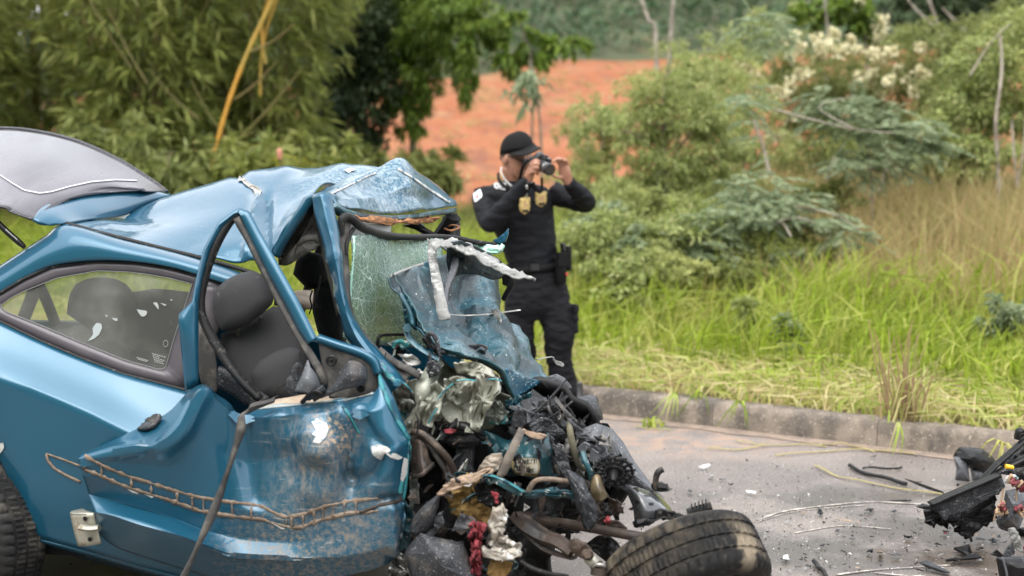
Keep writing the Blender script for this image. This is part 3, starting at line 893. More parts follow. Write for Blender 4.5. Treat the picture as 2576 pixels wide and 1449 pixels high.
b, t = scatter(4200, -9.5, 4.5, .35, 1.3, lambda b, s, t: inview(b, s, t) & clumpy(b, 1.6, -.02))
V, F = blades(b, rng.uniform(.12, .34, len(b)), rng.normal(size=b.shape) * np.array([.6, .6, 0]), .014, .6)
stuff('short_grass', V, F, m_grass, 'short green tufts growing through the cut grass', 'grass')
b, t = scatter(36000, -2, 11, 2.9, 10, lambda b, s, t: inview(b, s, t) & (b[:, 0] / b[:, 1] > .18 + .02 * np.sin(b[:, 1] * 2)))
V, F = blades(b, rng.uniform(.6, 1.2, len(b)) * np.clip(.55 + .2 * (t - 2.9), .5, 1.15), rng.normal(size=b.shape) * np.array([.28, .28, 0]), rng.uniform(.006, .014, len(b)), .5)
stuff('dry_grass', V, F, m_dry, 'tall reddish brown dry grass under the bushes', 'grass')
b, t = scatter(26000, -22, 9, 5.5, 20, inview)
V, F = blades(b, rng.uniform(.4, .95, len(b)), rng.normal(size=b.shape) * np.array([.35, .35, 0]), rng.uniform(.012, .03, len(b)), .6)
stuff('rough_grass', V, F, leafmat('rough_blade', [(.10, .15, .025), (.17, .23, .04), (.25, .26, .07), (.09, .12, .03), (.28, .22, .09)]), 'rough mixed grass reaching back to the bamboo and bushes', 'grass')
# weeds spilling over the kerb and lying in the gutter
def tuft(name, base, n, h, spread, m, label, droop=.6, w=.014, down=None, group=None):
    base = np.asarray(base, float)
    a = rng.uniform(0, 2 * np.pi, n)
    lean = np.stack([np.cos(a), np.sin(a), 0 * a], 1) * rng.uniform(.1, spread, (n, 1))
    if down is not None: lean = lean + np.array(down)
    bb = np.zeros((n, 3)) + rng.normal(size=(n, 3)) * np.array([.03, .03, 0])
    V, F = blades(bb, h * rng.uniform(.5, 1.1, n), lean, w, droop)
    return link(name, mesh_from(name, V, F, m, 0), None, label, 'grass tuft', group, None, base)
b0 = G(2262, 1062, .15); b0 = b0 + KT * .1
t = thing('dry_weed', b0, 'tall reddish dry weed clump standing on the kerb edge', 'weed')
for k in range(26):
    a = rng.uniform(0, 6.28); q = np.array([math.cos(a), math.sin(a), 0]) * rng.uniform(.02, .16)
    hh = rng.uniform(.22, .62)
    tube('stem', [b0 + q * .6, b0 + q + np.array([rng.normal() * .02, 0, hh * .55]), b0 + q * 1.5 + np.array([rng.normal() * .05, 0, hh])], [.006, .005, .002], bpy.data.materials['dry_stem'] if 'dry_stem' in bpy.data.materials else M('dry_stem', (.26, .17, .09), .8, var=(3, (.22, .24, .07), .45, .6)), t, sides=5, n=6)
V, F = blades(np.tile(b0, (60, 1)) + rng.normal(size=(60, 3)) * np.array([.08, .06, 0]), rng.uniform(.15, .4, 60), rng.normal(size=(60, 3)) * np.array([.4, .4, 0]), .012)
link('foliage', mesh_from('foliage', V, F, m_cut, 0), t)
def spill(px, py, n, L, label, m=m_cut):
    base = G(px, py, .155)
    out = []
    t = thing('grass_sprig', base, label, 'grass sprig')
    for k in range(n):
        e = base - KT * rng.uniform(.05, .16) + KS * rng.uniform(-.14, .14)
        e[2] = .155 - L * rng.uniform(.5, 1)
        e[2] = max(e[2], .01)
        mid = (base + e) / 2 + np.array([0, -.05, .05 + .02 * k % .05])
        A = resample(np.array([base + KT * .05, base - KT * .02 + np.array([0, 0, .03]), mid, e]), 8)
        s = KS * .007 * np.sin(np.linspace(.35, 3.1, 8))[:, None]
        patch('blade', None, m, t, n=(2, 8), raw=np.stack([A - s, A + s]), smooth=(False, False), thick=0)
spill(1700, 1000, 7, .16, 'pale grass sprig hanging over the kerb nearest the wreck')
spill(1760, 995, 5, .14, 'green grass sprig hanging over the kerb beside a pale one', m_grass)
spill(1860, 1020, 5, .16, 'arched green sprig drooping from kerb to gutter', m_grass)
spill(2262, 1075, 5, .19, 'dry yellow sprig hanging down the kerb below the weed clump')
spill(2520, 1125, 8, .12, 'fresh green sprig hanging over the kerb above the black wreckage', m_grass)
def stalk(name, L0, w, label, m=m_cut, group=None):
    A = resample(pts([(x, y, .012) for x, y in L0], G), 14)
    b = A.mean(0); b[2] = 0
    A = A + np.array([0, 0, 1]) * (.004 * np.sin(np.arange(14) * 1.3))[:, None]
    V, F = tube_vf(A - b, w, 5, flat=.5)
    return link(name, mesh_from(name, V, F, m, 60), None, label, 'grass stalk', group, None, b)
stalk('grass_stalk', [(1780, 1127), (1850, 1130), (1930, 1120), (2010, 1117), (2080, 1122)], .006, 'long pale grass stalk lying on the asphalt near the gutter')
stalk('grass_stalk', [(1930, 1120), (1880, 1112), (1850, 1108)], .005, 'short forked pale grass stalk beside the long one')
stalk('grass_stalk', [(1950, 1145), (2060, 1135), (2160, 1130), (2230, 1133), (2300, 1140)], .006, 'pale grass stalk lying along the gutter toward the dry weed')
stalk('grass_stalk', [(2060, 1120), (2120, 1115), (2200, 1135)], .005, 'thin bent grass stalk lying across another in the gutter')
stalk('grass_stalk', [(2050, 1170), (2090, 1190), (2130, 1203), (2200, 1215), (2300, 1235), (2370, 1240)], .006, 'yellow grass stalk lying on the road below the dry sprig')
stalk('grass_stalk', [(1600, 1073), (1650, 1078), (1690, 1080)], .005, 'small green grass stalk in the gutter near the wreck', m_grass)
tuft('gutter_weed', G(1640, 1075, .0), 26, .07, 1.6, m_grass, 'small green weed flattened in the gutter near the wreck')

# plantation rows on the far hill, one mass
pos = []
for k in range(44):
    xs_ = np.arange(-70, 75, 1.25)
    yy = hill_b(xs_) + 1.5 + k * 2.5 + .8 * np.sin(xs_ * .11 + k * .2)
    keep = rng.random(len(xs_)) > .06
    keep &= np.abs(xs_ / yy) < .45
    gap = (np.sin(k * 1.9) > .93)
    if gap: keep &= rng.random(len(xs_)) > .7
    p = np.stack([xs_ + rng.normal(size=len(xs_)) * .2, yy + rng.normal(size=len(xs_)) * .25, 0 * xs_], 1)[keep]
    p[:, 2] = hill_z(p[:, 0], p[:, 1])
    pos.append(p)
pos = np.vstack(pos)
nl = 36
d = unit(rng.normal(size=(len(pos) * nl, 3)) + np.array([0, -.3, .5]))
c = np.repeat(pos + np.array([0, 0, .75]), nl, 0) + d * np.array([.85, .8, .9]) * rng.uniform(.7, 1.1, (len(d), 1))
V, F = leaf_quads(c, d + rng.normal(size=d.shape) * .6, .5, .38, .3)
stuff('coffee_rows', V, F, m_coffee, 'rows of dark green coffee bushes covering the hillside', 'plantation')
# scattered scrub on the orange earth
pos = np.stack([rng.uniform(-14, 26, 260), rng.uniform(40, 96, 260), np.zeros(260)], 1)
pos[:, 2] = hill_z(pos[:, 0], pos[:, 1])
c = np.repeat(pos, 40, 0) + ball(260 * 40) * np.array([.7, .5, .28]) * np.repeat(rng.uniform(.4, 1.3, 260), 40)[:, None]
V, F = leaf_quads(c, rng.normal(size=c.shape) + np.array([0, 0, .8]), .22, .1, .2)
stuff('earth_scrub', V, F, m_dry, 'sparse dry scrub dotted over the orange earth slope', 'scrub')

# ================================================================== WRECKED CAR
BLUE = (.005, .080, .140)
TEAL = (.02, .30, .32)
def paint(name, layers=(), bump=(), col=BLUE, rough=.42, coat=.75):
    return M(name, col, rough, metal=.38, coat=coat, layers=layers, bump=bump, coatr=.07, cior=1.5)
speck = dict(col=(.5, .55, .56), rough=.6, scale=230, lo=.66, hi=.70, detail=2, amt=.8)
m_blue_p = paint('blue_paint', [dict(col=(.10, .085, .065), rough=.7, scale=3, lo=.52, hi=.75, at=(P(250, 1380, 0), .55), amt=.7)], ((2.2, .05, .05),))
m_roof = paint('roof_paint', [dict(col=(.5, .55, .56), rough=.6, scale=260, lo=.69, hi=.72, detail=2, amt=.5), dict(col=(.36, .42, .44), rough=.7, scale=60, detail=12, nr=.8, lo=.40, hi=.66, at=(P(1000, 520, .8), .50), soft=.7, amt=.9)], ((5, .12, .03),))
m_door = paint('door_paint', [
    dict(col=(.29, .235, .175), rough=.85, scale=34, stretch=(1.3, 1.3, .55), detail=12, nr=.78, lo=.40, hi=.66, at=(P(785, 1165, -.15), .25), soft=.95, amt=.75),
    dict(col=(.42, .31, .21), rough=.9, scale=60, detail=10, nr=.8, lo=.48, hi=.6, at=(P(838, 1090, -.15), .12), soft=.8),
    dict(col=(.33, .25, .17), rough=.9, scale=60, detail=12, nr=.8, lo=.42, hi=.74, at=(P(830, 1400, -.1), .40), soft=.8, amt=.9),
    dict(col=(.30, .23, .16), rough=.9, scale=60, detail=12, nr=.8, lo=.44, hi=.74, at=(P(660, 1430, -.1), .3), soft=.8, amt=.8),
    dict(col=(.20, .16, .12), rough=.85, scale=22, detail=12, nr=.8, lo=.46, hi=.66, at=(P(940, 1370, -.1), .26), soft=.8, amt=.85),
    dict(col=(.5, .5, .46), rough=.7, scale=40, stretch=(.15, .15, 1.6), lo=.64, hi=.68, at=(P(800, 1200, -.1), .3), amt=.4),
    dict(col=(.55, .52, .46), rough=.7, scale=46, stretch=(.5, .3, 2.2), lo=.64, hi=.68, at=(P(800, 1360, -.1), .30), amt=.4)],
    ((3, .06, .05),))
m_hood = paint('dusty_paint', [
    dict(col=(.34, .43, .46), rough=.8, scale=7, stretch=(1, 1, .45), lo=.46, hi=.66, detail=10, nr=.8, amt=.4, dist=1.5),
    dict(col=(.7, .74, .72), rough=.7, scale=130, lo=.66, hi=.69, detail=3, amt=.4),
    dict(col=(.03, .04, .045), rough=.5, scale=4, lo=.44, hi=.60, amt=.85)], ((10, .5, .02), (40, .3, .006)), col=(.008, .066, .092), rough=.5, coat=.35)
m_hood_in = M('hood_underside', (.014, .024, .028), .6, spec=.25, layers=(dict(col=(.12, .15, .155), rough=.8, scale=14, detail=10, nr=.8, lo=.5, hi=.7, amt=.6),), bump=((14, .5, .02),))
m_teal_p = paint('teal_primer', [dict(col=(.02, .03, .03), rough=.6, scale=9, lo=.5, hi=.66), dict(col=(.4, .38, .33), rough=.8, scale=40, lo=.6, hi=.68)], ((14, .4, .02),), col=(.008, .062, .078), rough=.5, coat=.6)
m_tealedge = M('torn_edge_paint', (.025, .19, .21), .6, layers=(dict(col=(.3, .36, .36), scale=26, lo=.54, hi=.64, amt=.6), dict(col=(.01, .06, .09), scale=14, lo=.5, hi=.6)))
m_sage = M('crushed_sheet_metal', (.30, .30, .245), .40, metal=.2, var=(6, (.23, .245, .20), .42, .62), layers=(
    dict(col=(.05, .25, .26), rough=.5, scale=7, lo=.60, hi=.66, loc=(3, 1, 0)),
    dict(col=(.10, .085, .065), rough=.85, scale=10, lo=.55, hi=.72, amt=.8),
    dict(col=(.5, .5, .44), rough=.6, scale=90, lo=.62, hi=.66)), bump=((45, .3, .006),))
m_plate_g = M('grey_cowl_metal', (.22, .235, .21), .5, metal=.3, layers=(
    dict(col=(.05, .27, .28), scale=8, lo=.54, hi=.62), dict(col=(.14, .10, .065), rough=.9, scale=6, lo=.52, hi=.7), dict(col=(.6, .6, .55), scale=30, lo=.64, hi=.7)), bump=((30, .4, .01),))
m_rubber = M('black_rubber', (.012, .012, .012), .55, spec=.25, layers=(dict(col=(.12, .11, .10), rough=.8, scale=60, lo=.58, hi=.68, amt=.7),), bump=((70, .2, .004),))
m_greyrub = M('dusty_rubber', (.06, .057, .054), .75, spec=.3, var=(20, (.13, .12, .105), .45, .68), layers=(dict(col=(.03, .03, .03), scale=8, lo=.5, hi=.66),))
m_fabric = M('seat_fabric', (.045, .045, .047), .9, spec=.2, layers=(dict(col=(.12, .115, .11), rough=.95, scale=30, lo=.62, hi=.72, amt=.7),), bump=((400, .3, .002),))
m_black = M('black_plastic', (.009, .009, .0095), .36, spec=.22, layers=(dict(col=(.085, .08, .075), rough=.8, scale=45, lo=.60, hi=.70, amt=.7),), bump=((30, .25, .008),))
m_dgrey = M('dark_grey_plastic', (.028, .030, .034), .40, spec=.28, layers=(dict(col=(.25, .25, .25), rough=.8, scale=190, lo=.63, hi=.67, detail=2), dict(col=(.12, .10, .085), rough=.8, scale=9, lo=.54, hi=.72, amt=.7)), bump=((18, .25, .01),))
m_mgrey = M('grey_plastic', (.085, .09, .098), .45, spec=.35, layers=(dict(col=(.4, .4, .4), rough=.8, scale=150, lo=.62, hi=.67), dict(col=(.05, .05, .05), scale=7, lo=.52, hi=.7, amt=.7)), bump=((22, .2, .01),))
m_white = M('torn_white_plastic', (.34, .31, .265), .7, layers=(dict(col=(.22, .18, .13), rough=.9, scale=9, lo=.55, hi=.7), dict(col=(.8, .8, .77), scale=25, lo=.52, hi=.66)), bump=((30, .6, .01),))
m_cowl = M('bleached_plastic', (.22, .22, .21), .8, layers=(dict(col=(.07, .07, .068), rough=.8, scale=13, detail=10, nr=.75, lo=.5, hi=.64, amt=.85), dict(col=(.5, .5, .48), scale=40, stretch=(.3, .3, 1), lo=.54, hi=.64)), bump=((40, .5, .006),))
m_filler = M('bare_white_filler', (.46, .46, .44), .7, layers=(dict(col=(.25, .27, .27), scale=20, lo=.50, hi=.60), dict(col=(.02, .13, .18), scale=40, lo=.58, hi=.62)))
m_glue = M('brown_glue', (.15, .11, .08), .85, var=(40, (.24, .19, .145), .42, .65), layers=(dict(col=(.6, .58, .52), scale=16, lo=.68, hi=.7),), bump=((60, .6, .004),))
m_rust = M('rusty_steel', (.05, .036, .028), .6, metal=.4, layers=(dict(col=(.13, .095, .07), rough=.9, scale=16, lo=.5, hi=.68), dict(col=(.02, .018, .017), rough=.45, scale=7, lo=.52, hi=.66)), bump=((50, .5, .006),))
m_steel = M('dirty_steel', (.28, .27, .25), .4, metal=.85, layers=(dict(col=(.09, .075, .06), rough=.85, metal=.2, scale=14, lo=.48, hi=.62),), bump=((40, .3, .006),))
m_tan = M('tan_panel', (.30, .215, .15), .85, var=(10, (.26, .19, .14), .42, .62), layers=(dict(col=(.06, .05, .045), scale=18, lo=.62, hi=.7),), bump=((40, .4, .006),))
m_foam = M('yellow_foam', (.17, .105, .03), .9, var=(9, (.17, .10, .03), .4, .6), layers=(dict(col=(.06, .045, .03), scale=12, lo=.58, hi=.68),), bump=((50, .7, .008),))
m_red = M('red_cloth', (.26, .035, .045), .8, var=(30, (.12, .012, .018), .42, .6), layers=(dict(col=(.5, .3, .27), scale=40, lo=.64, hi=.7),), bump=((50, .8, .01),))
m_liner = M('grey_headliner', (.20, .195, .18), .9, var=(12, (.12, .115, .105), .45, .62), layers=(dict(col=(.03, .03, .03), scale=6, lo=.56, hi=.68),), bump=((60, .3, .005),))
m_visor = M('sun_visor_grey', (.33, .335, .33), .8)
m_orange = M('splintered_board', (.42, .19, .075), .9, var=(30, (.25, .12, .06), .4, .6), bump=((60, 1., .008),))
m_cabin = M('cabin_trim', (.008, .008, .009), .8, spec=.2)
m_frit = M('frosted_black_border', (.085, .076, .088), .38, coat=.15, layers=(dict(col=(.13, .12, .125), rough=.5, scale=5, lo=.45, hi=.65, amt=.5),))
m_etch = M('etched_mark', (.34, .36, .355), .8)
m_wood = M('pale_card', (.5, .41, .31), .9, var=(14, (.38, .3, .22), .4, .6), bump=((40, .4, .006),))
m_yellow = M('yellow_plastic', (.75, .42, .02), .4)
m_bracket = M('galvanised_bracket', (.36, .35, .29), .45, metal=.6, layers=(dict(col=(.20, .15, .10), rough=.85, scale=18, lo=.54, hi=.68),), bump=((40, .2, .004),))

def glass_mat(name, tint, refl, sky_veil=0., sky_veil_col=(.4, .42, .4), rough=.02):
    m = bpy.data.materials.new(name); m.use_nodes = True
    nt = m.node_tree; nt.nodes.remove(nt.nodes['Principled BSDF']); out = nt.nodes['Material Output']
    tr = nd(nt, 'ShaderNodeBsdfTransparent'); tr.inputs[0].default_value = (*tint, 1)
    gl = nd(nt, 'ShaderNodeBsdfGlossy'); gl.inputs['Roughness'].default_value = rough
    df = nd(nt, 'ShaderNodeBsdfDiffuse'); df.inputs[0].default_value = (*sky_veil_col, 1)
    lw = nd(nt, 'ShaderNodeLayerWeight'); lw.inputs[0].default_value = .35
    mx = nd(nt, 'ShaderNodeMixShader'); mx2 = nd(nt, 'ShaderNodeMixShader')
    f = mr(nt, nz(nt, 4, 4), .35, .7, sky_veil * .5, sky_veil * 1.4)
    L_(nt, f, mx2.inputs[0]); L_(nt, tr.outputs[0], mx2.inputs[1]); L_(nt, df.outputs[0], mx2.inputs[2])
    L_(nt, mul(nt, lw.outputs['Fresnel'], refl), mx.inputs[0])
    L_(nt, mx2.outputs[0], mx.inputs[1]); L_(nt, gl.outputs[0], mx.inputs[2]); L_(nt, mx.outputs[0], out.inputs[0])
    return m
m_glass = glass_mat('tinted_glass', (.70, .72, .64), .7, .38, (.30, .30, .285))  # grey diffuse veil stands in for white sky reflected in the pane
m_tailglass = M('rear_glass', (.06, .056, .064), .16, spec=.3, layers=(dict(col=(.17, .16, .175), rough=.4, scale=1.6, stretch=(1, .25, 1), lo=.38, hi=.62, amt=.7),))  # pale lilac layer paints the sky's reflection into the glass colour
def crazed():
    m = bpy.data.materials.new('crazed_glass'); m.use_nodes = True
    nt = m.node_tree; b = nt.nodes['Principled BSDF']
    tc = nd(nt, 'ShaderNodeTexCoord')
    fs = []
    for sc, w in ((13, .016), (42, .035), (120, .09)):
        v = nd(nt, 'ShaderNodeTexVoronoi', feature='DISTANCE_TO_EDGE'); v.inputs['Scale'].default_value = sc
        nzv = nd(nt, 'ShaderNodeTexNoise'); nzv.inputs['Scale'].default_value = 9
        mp = nd(nt, 'ShaderNodeVectorMath', operation='MULTIPLY_ADD'); mp.inputs[1].default_value = (.05,) * 3
        L_(nt, tc.outputs['Object'], nzv.inputs['Vector']); L_(nt, nzv.outputs[1], mp.inputs[0]); L_(nt, tc.outputs['Object'], mp.inputs[2])
        L_(nt, mp.outputs[0], v.inputs['Vector']); fs.append(mr(nt, v.outputs['Distance'], 0, w, 1, 0))
    big = mr(nt, nz(nt, 5, 5), .4, .62)
    f = mul(nt, mul(nt, fs[0], fs[1], 'MAXIMUM'), mul(nt, fs[2], mixf(nt, big, .25, .9)), 'MAXIMUM')
    g = nz(nt, 60, 6, rough=.8)
    f = mul(nt, f, mr(nt, g, .3, .6, .45, 1.))
    L_(nt, mixc(nt, f, (.08, .17, .135), (.68, .80, .74)), b.inputs['Base Color'])
    L_(nt, mixf(nt, f, mixf(nt, big, .60, .80), .97), b.inputs['Alpha'])
    b.inputs['Roughness'].default_value = .25
    bn = nd(nt, 'ShaderNodeBump'); bn.inputs['Strength'].default_value = .6; bn.inputs['Distance'].default_value = .004
    L_(nt, f, bn.inputs['Height']); L_(nt, bn.outputs[0], b.inputs['Normal'])
    return m
m_crazed = crazed()
m_glassedge = M('green_glass_edge', (.25, .48, .38), .2, coat=.5, layers=(dict(col=(.6, .75, .68), scale=40, lo=.5, hi=.6),), bump=((60, .6, .005),))

car = thing('wrecked_car', C(1.1, .8, 0), 'crushed blue three door hatchback with its front end torn off and tailgate open', 'car')

# --- body side: lower quarter, roof rail
xs_b = [-560, -480, -400, -345, -338, -290, -210, -130, -50, 0, 35, 60, 73, 82, 160, 230, 300, 350, 420, 480, 560]
topy = np.interp(xs_b, [-560, -480, -300, -130, 0, 104, 208, 312, 463, 560], [905, 850, 790, 772, 812, 861, 905, 944, 983, 1015])
crey = np.interp(xs_b, [-560, -300, -130, 0, 100, 220, 350, 480, 560], [970, 945, 938, 955, 990, 1042, 1108, 1170, 1205])
boty = np.interp(xs_b, [-560, -480, -400, -345, -338, -290, -210, -130, -50, 0, 35, 60, 73, 82, 160, 230, 300, 350, 480, 560], [1380, 1400, 1400, 1390, 1350, 1230, 1150, 1118, 1128, 1160, 1235, 1300, 1350, 1352, 1372, 1390, 1410, 1425, 1458, 1475])
rows = []
for k, (q, v) in enumerate([(0, .135), (.45, .075), (.85, .012), (1, -.004), (1.12, -.004), (1.4, .0), (1.75, .008), (2, .03)]):
    rows.append([(x, (a + (b - a) * q) if q <= 1 else b + (c - b) * (q - 1), v + (.22 * max(0, (-330 - x) / 230) ** 2)) for x, a, b, c in zip(xs_b, topy, crey, boty)])
patch('quarter_panel', rows, m_blue_p, car, n=(40, 90), smooth=(True, False), thick=.004, cr=[(3.0, .004, False)], sharp=50)
pairs = [((-300, 775), (-300, 789)), ((-140, 742), (-140, 770)), ((-60, 705), (-62, 768)), ((0, 668), (0, 736)), ((60, 628), (60, 700)), ((115, 592), (130, 668)), ((165, 563), (240, 655)), ((300, 599), (340, 658)), ((420, 629), (430, 672)), ((530, 660), (500, 692)), ((600, 683), (552, 709)), ((626, 693), (580, 716))]
rows = [[(a[0] + (b[0] - a[0]) * q, a[1] + (b[1] - a[1]) * q, v) for a, b in pairs] for q, v in ((0, .27), (.12, .215), (.5, .165), (1, .155))]
patch('roof_rail', rows, m_blue_p, car, n=(14, 60), thick=.006, cr=[(4, .003, False)], sharp=50)
# dark drip groove along the rail
tube('drip_seal', [(166, 562, .27), (230, 580, .268), (300, 598, .265), (420, 628, .262), (530, 655, .262), (640, 688, .26)], .008, m_rubber, car, n=30, f=P)
# sill under the body
patch('sill', [[(82, 1354, .03), (230, 1391, .03), (350, 1425, .03), (480, 1459, .03), (640, 1500, .03)], [(82, 1362, .06), (230, 1400, .06), (350, 1434, .06), (480, 1470, .06), (640, 1512, .06)], [(85, 1375, .25), (230, 1412, .25), (350, 1446, .25), (480, 1480, .25), (640, 1520, .25)]], m_blue_p, car, n=(10, 30), thick=.004)

# --- rear side window
def gl(x, y):
    t = np.interp(x, [-70, 0, 104, 208, 312, 463, 560], [772, 809, 858, 902, 941, 980, 1010]); q = (t - y) / 250
    return P(x, y, .142 + .03 * q)
w_out = [(-62, 770), (0, 738), (60, 702), (130, 670), (240, 657), (340, 660), (430, 674), (500, 694), (575, 716), (560, 800), (520, 900), (480, 978), (463, 980), (312, 941), (208, 902), (104, 858), (0, 808)]
w_in = [(3, 768), (30, 748), (65, 731), (146, 699), (247, 681), (320, 684), (365, 689), (425, 699), (484, 714), (466, 770), (443, 837), (417, 926), (400, 929), (312, 904), (208, 862), (104, 818), (12, 782)]
win = ring('side_window', np.array([gl(*p) for p in w_out]), np.array([gl(*p) for p in w_in]), m_frit, car, n=90, thick=.004)
tube('window_seal', np.vstack([arc(np.array([gl(*p) for p in w_out]), 120, True), [gl(*w_out[0])]]) - CV * .002, .006, m_rubber, win, sides=6)
tube('etched_border', np.vstack([arc(np.array([gl(*p) for p in w_in]), 120, True), [gl(*w_in[0])]]) - CV * .003, .0016, M('etched_dots', (.16, .165, .16), .7), win, sides=5)
ii = np.array([gl(*p) for p in w_in]); c0 = ii.mean(0)
V = np.vstack([[c0], arc(ii, 60, True)]) + CV * .004
link('pane', mesh_from('pane', V, [(0, 1 + i, 1 + (i + 1) % 60) for i in range(60)], m_glass, 0), win)
bvw = BVHTree.FromPolygons([Vector(v) for v in V], [(0, 1 + i, 1 + (i + 1) % 60) for i in range(60)])
mb = MB()
for O in ([(345, 778), (372, 782), (368, 795), (358, 797), (350, 788)], [(386, 762), (394, 759), (400, 768), (400, 780), (394, 772)], [(404, 762), (420, 766), (416, 770)], [(428, 753), (436, 754), (432, 757)], [(265, 792), (272, 793), (270, 798)], [(282, 800), (297, 801), (296, 808), (288, 806)]):
    o = arc(np.array(O, float), 10, True); mb.add(drape(np.vstack([[o.mean(0)], o]), bvw, .003), [(0, 1 + i, 1 + (i + 1) % 10) for i in range(10)])
for i, (x0, y0, w_) in enumerate([(383, 888, 34), (385, 893, 18), (386, 898, 28), (388, 903, 24), (390, 908, 20), (345, 898, 28), (348, 902, 24)]):
    for s in np.arange(0, w_, 6):
        q = [(x0 + s, y0 + s * .28), (x0 + s + 4.4, y0 + (s + 4.4) * .28), (x0 + s + 4.4, y0 + 2 + (s + 4.4) * .28), (x0 + s, y0 + 2 + s * .28)]
        mb.add(drape(q, bvw, .003), [(0, 1, 2, 3)])
for k in range(16):
    a = k / 16 * 6.28; x0, y0 = 417 + 6 * math.cos(a), 864 + 8 * math.sin(a)
    mb.add(drape([(x0 - 1, y0), (x0 + 1, y0 - 1), (x0 + 1, y0 + 1)], bvw, .003), [(0, 1, 2)])
mb.build('etched_marks', m_etch, win, 0)['kind'] = 'stuff'
decal('sticker_scrap', [(222, 858), (235, 842), (234, 825), (243, 812), (256, 814), (258, 825), (250, 842), (238, 852)], bvw, M('pale_scrap', (.34, .38, .38), .7), win)

# --- roof: buckled into a tent
ro = [
    [(165, 562, .26), (195, 556, .5), (232, 552, .8), (295, 545, 1.05), (330, 540, 1.3)],
    [(300, 599, .26), (330, 575, .45), (375, 540, .7), (432, 487, 1.05), (450, 500, 1.35)],
    [(420, 628, .26), (450, 590, .4), (500, 530, .65), (592, 437, .98), (600, 450, 1.35)],
    [(530, 645, .26), (560, 600, .36), (600, 525, .6), (665, 424, .95), (680, 440, 1.35)],
    [(600, 660, .27), (625, 600, .36), (670, 520, .6), (735, 421, .92), (760, 440, 1.35)],
    [(668, 640, .27), (690, 580, .34), (735, 500, .6), (810, 419, .92), (840, 440, 1.35)],
    [(718, 570, .27), (740, 530, .36), (790, 480, .62), (890, 416, .93), (930, 440, 1.4)],
    [(770, 493, .27), (800, 478, .38), (870, 450, .66), (988, 412, .96), (1040, 440, 1.4)],
]
patch('roof', ro, m_roof, car, n=(46, 34), smooth=(True, True), thick=.006, cr=[(4, .010, False), (2.6, .008, True)], sharp=28, seed=4.2, folds=[([(655, 492), (640, 560), (626, 640)], .03, 24), ([(672, 505), (668, 570), (664, 640)], -.02, 20), ([(600, 440), (625, 462), (655, 488)], -.018, 22), ([(860, 430), (800, 455), (740, 470)], .02, 30), ([(985, 415), (900, 440), (835, 488)], -.03, 26), ([(720, 425), (700, 500), (690, 560)], .012, 40), ([(300, 598), (240, 570), (296, 545)], .006, 24)])
rf = [
    [(772, 492, .27), (800, 479, .38), (868, 450, .66), (930, 430, .84), (988, 412, .96), (1055, 440, 1.25), (1100, 470, 1.45)],
    [(800, 492, .25), (840, 488, .36), (890, 474, .6), (940, 452, .78), (1000, 432, .92), (1070, 465, 1.2), (1125, 500, 1.45)],
    [(832, 494, .23), (870, 500, .34), (920, 500, .55), (970, 486, .75), (1025, 475, .9), (1085, 490, 1.2), (1140, 512, 1.45)],
    [(848, 508, .22), (880, 522, .32), (930, 532, .53), (985, 536, .73), (1040, 532, .9), (1095, 525, 1.18), (1147, 520, 1.45)],
]
patch('roof', rf, m_roof, car, n=(22, 40), smooth=(False, True), thick=.006, cr=[(6, .007, True), (17, .003, False)], sharp=24, seed=1.3, folds=[([(988, 414), (1020, 470), (1045, 530)], .03, 34), ([(1005, 420), (1080, 470), (1140, 512)], .02, 24), ([(945, 436), (880, 466), (836, 490)], .02, 20), ([(930, 470), (1000, 490), (1060, 500)], -.012, 26)], label='folded front edge of the roof')
decal('torn_paint', [(598, 438), (612, 444), (628, 462), (648, 470), (660, 482), (648, 500), (640, 482), (622, 470), (612, 462), (606, 448)], BV['roof'], M('grey_undercoat', (.36, .34, .31), .7, var=(30, (.2, .19, .17), .45, .6)), car, .004, 24)
decal('torn_paint', [(865, 429), (880, 424), (895, 429), (884, 432), (876, 438)], BV['roof'], m_filler, car, .004, 14)
strip_decal('torn_paint', [(832, 489), (880, 466), (920, 446), (945, 436)], 4, BV['roof.001'], m_filler, car)
strip_decal('torn_paint', [(1000, 425), (1040, 450), (1090, 485), (1130, 510)], 5, BV['roof.001'], m_filler, car)

# --- tailgate, open
tg = [
    [(-330, 360, 1.35), (-160, 330, 1.35), (0, 322, 1.3), (100, 331, 1.28), (200, 356, 1.25), (300, 402, 1.22), (380, 452, 1.2), (418, 481, 1.18)],
    [(-330, 440, .85), (-160, 395, .85), (0, 385, .82), (100, 395, .8), (190, 420, .8), (270, 448, .8), (330, 470, .85), (380, 480, .95)],
    [(-330, 500, .5), (-160, 462, .5), (0, 455, .48), (80, 470, .46), (150, 485, .46), (205, 484, .55), (265, 476, .7), (340, 478, .85)],
    [(-330, 560, .24), (-160, 525, .23), (0, 520, .22), (30, 532, .22), (60, 543, .22), (85, 549, .22), (135, 510, .36), (210, 485, .55)]]
tgate = patch('tailgate', tg, m_tailglass, car, n=(26, 50), thick=.006, sharp=180)
tube('edge_trim', [(-330, 360, 1.35), (-160, 330, 1.35), (0, 322, 1.3), (100, 331, 1.28), (200, 356, 1.25), (300, 402, 1.22), (380, 452, 1.2), (420, 482, 1.18)], .013, m_dgrey, tgate, n=50, f=P, flat=.5)
tube('edge_trim', [(-330, 560, .24), (-160, 525, .23), (0, 520, .22), (30, 532, .22), (60, 543, .22), (86, 551, .22)], .012, m_dgrey, tgate, n=40, f=P, flat=.5)
strip_decal('glass_seam', [(0, 442), (30, 462), (60, 480), (100, 488), (130, 484), (175, 471), (230, 459), (290, 454), (345, 456)], 2.6, BV['tailgate'], M('pale_seam', (.5, .49, .52), .4), tgate, thick=.001)
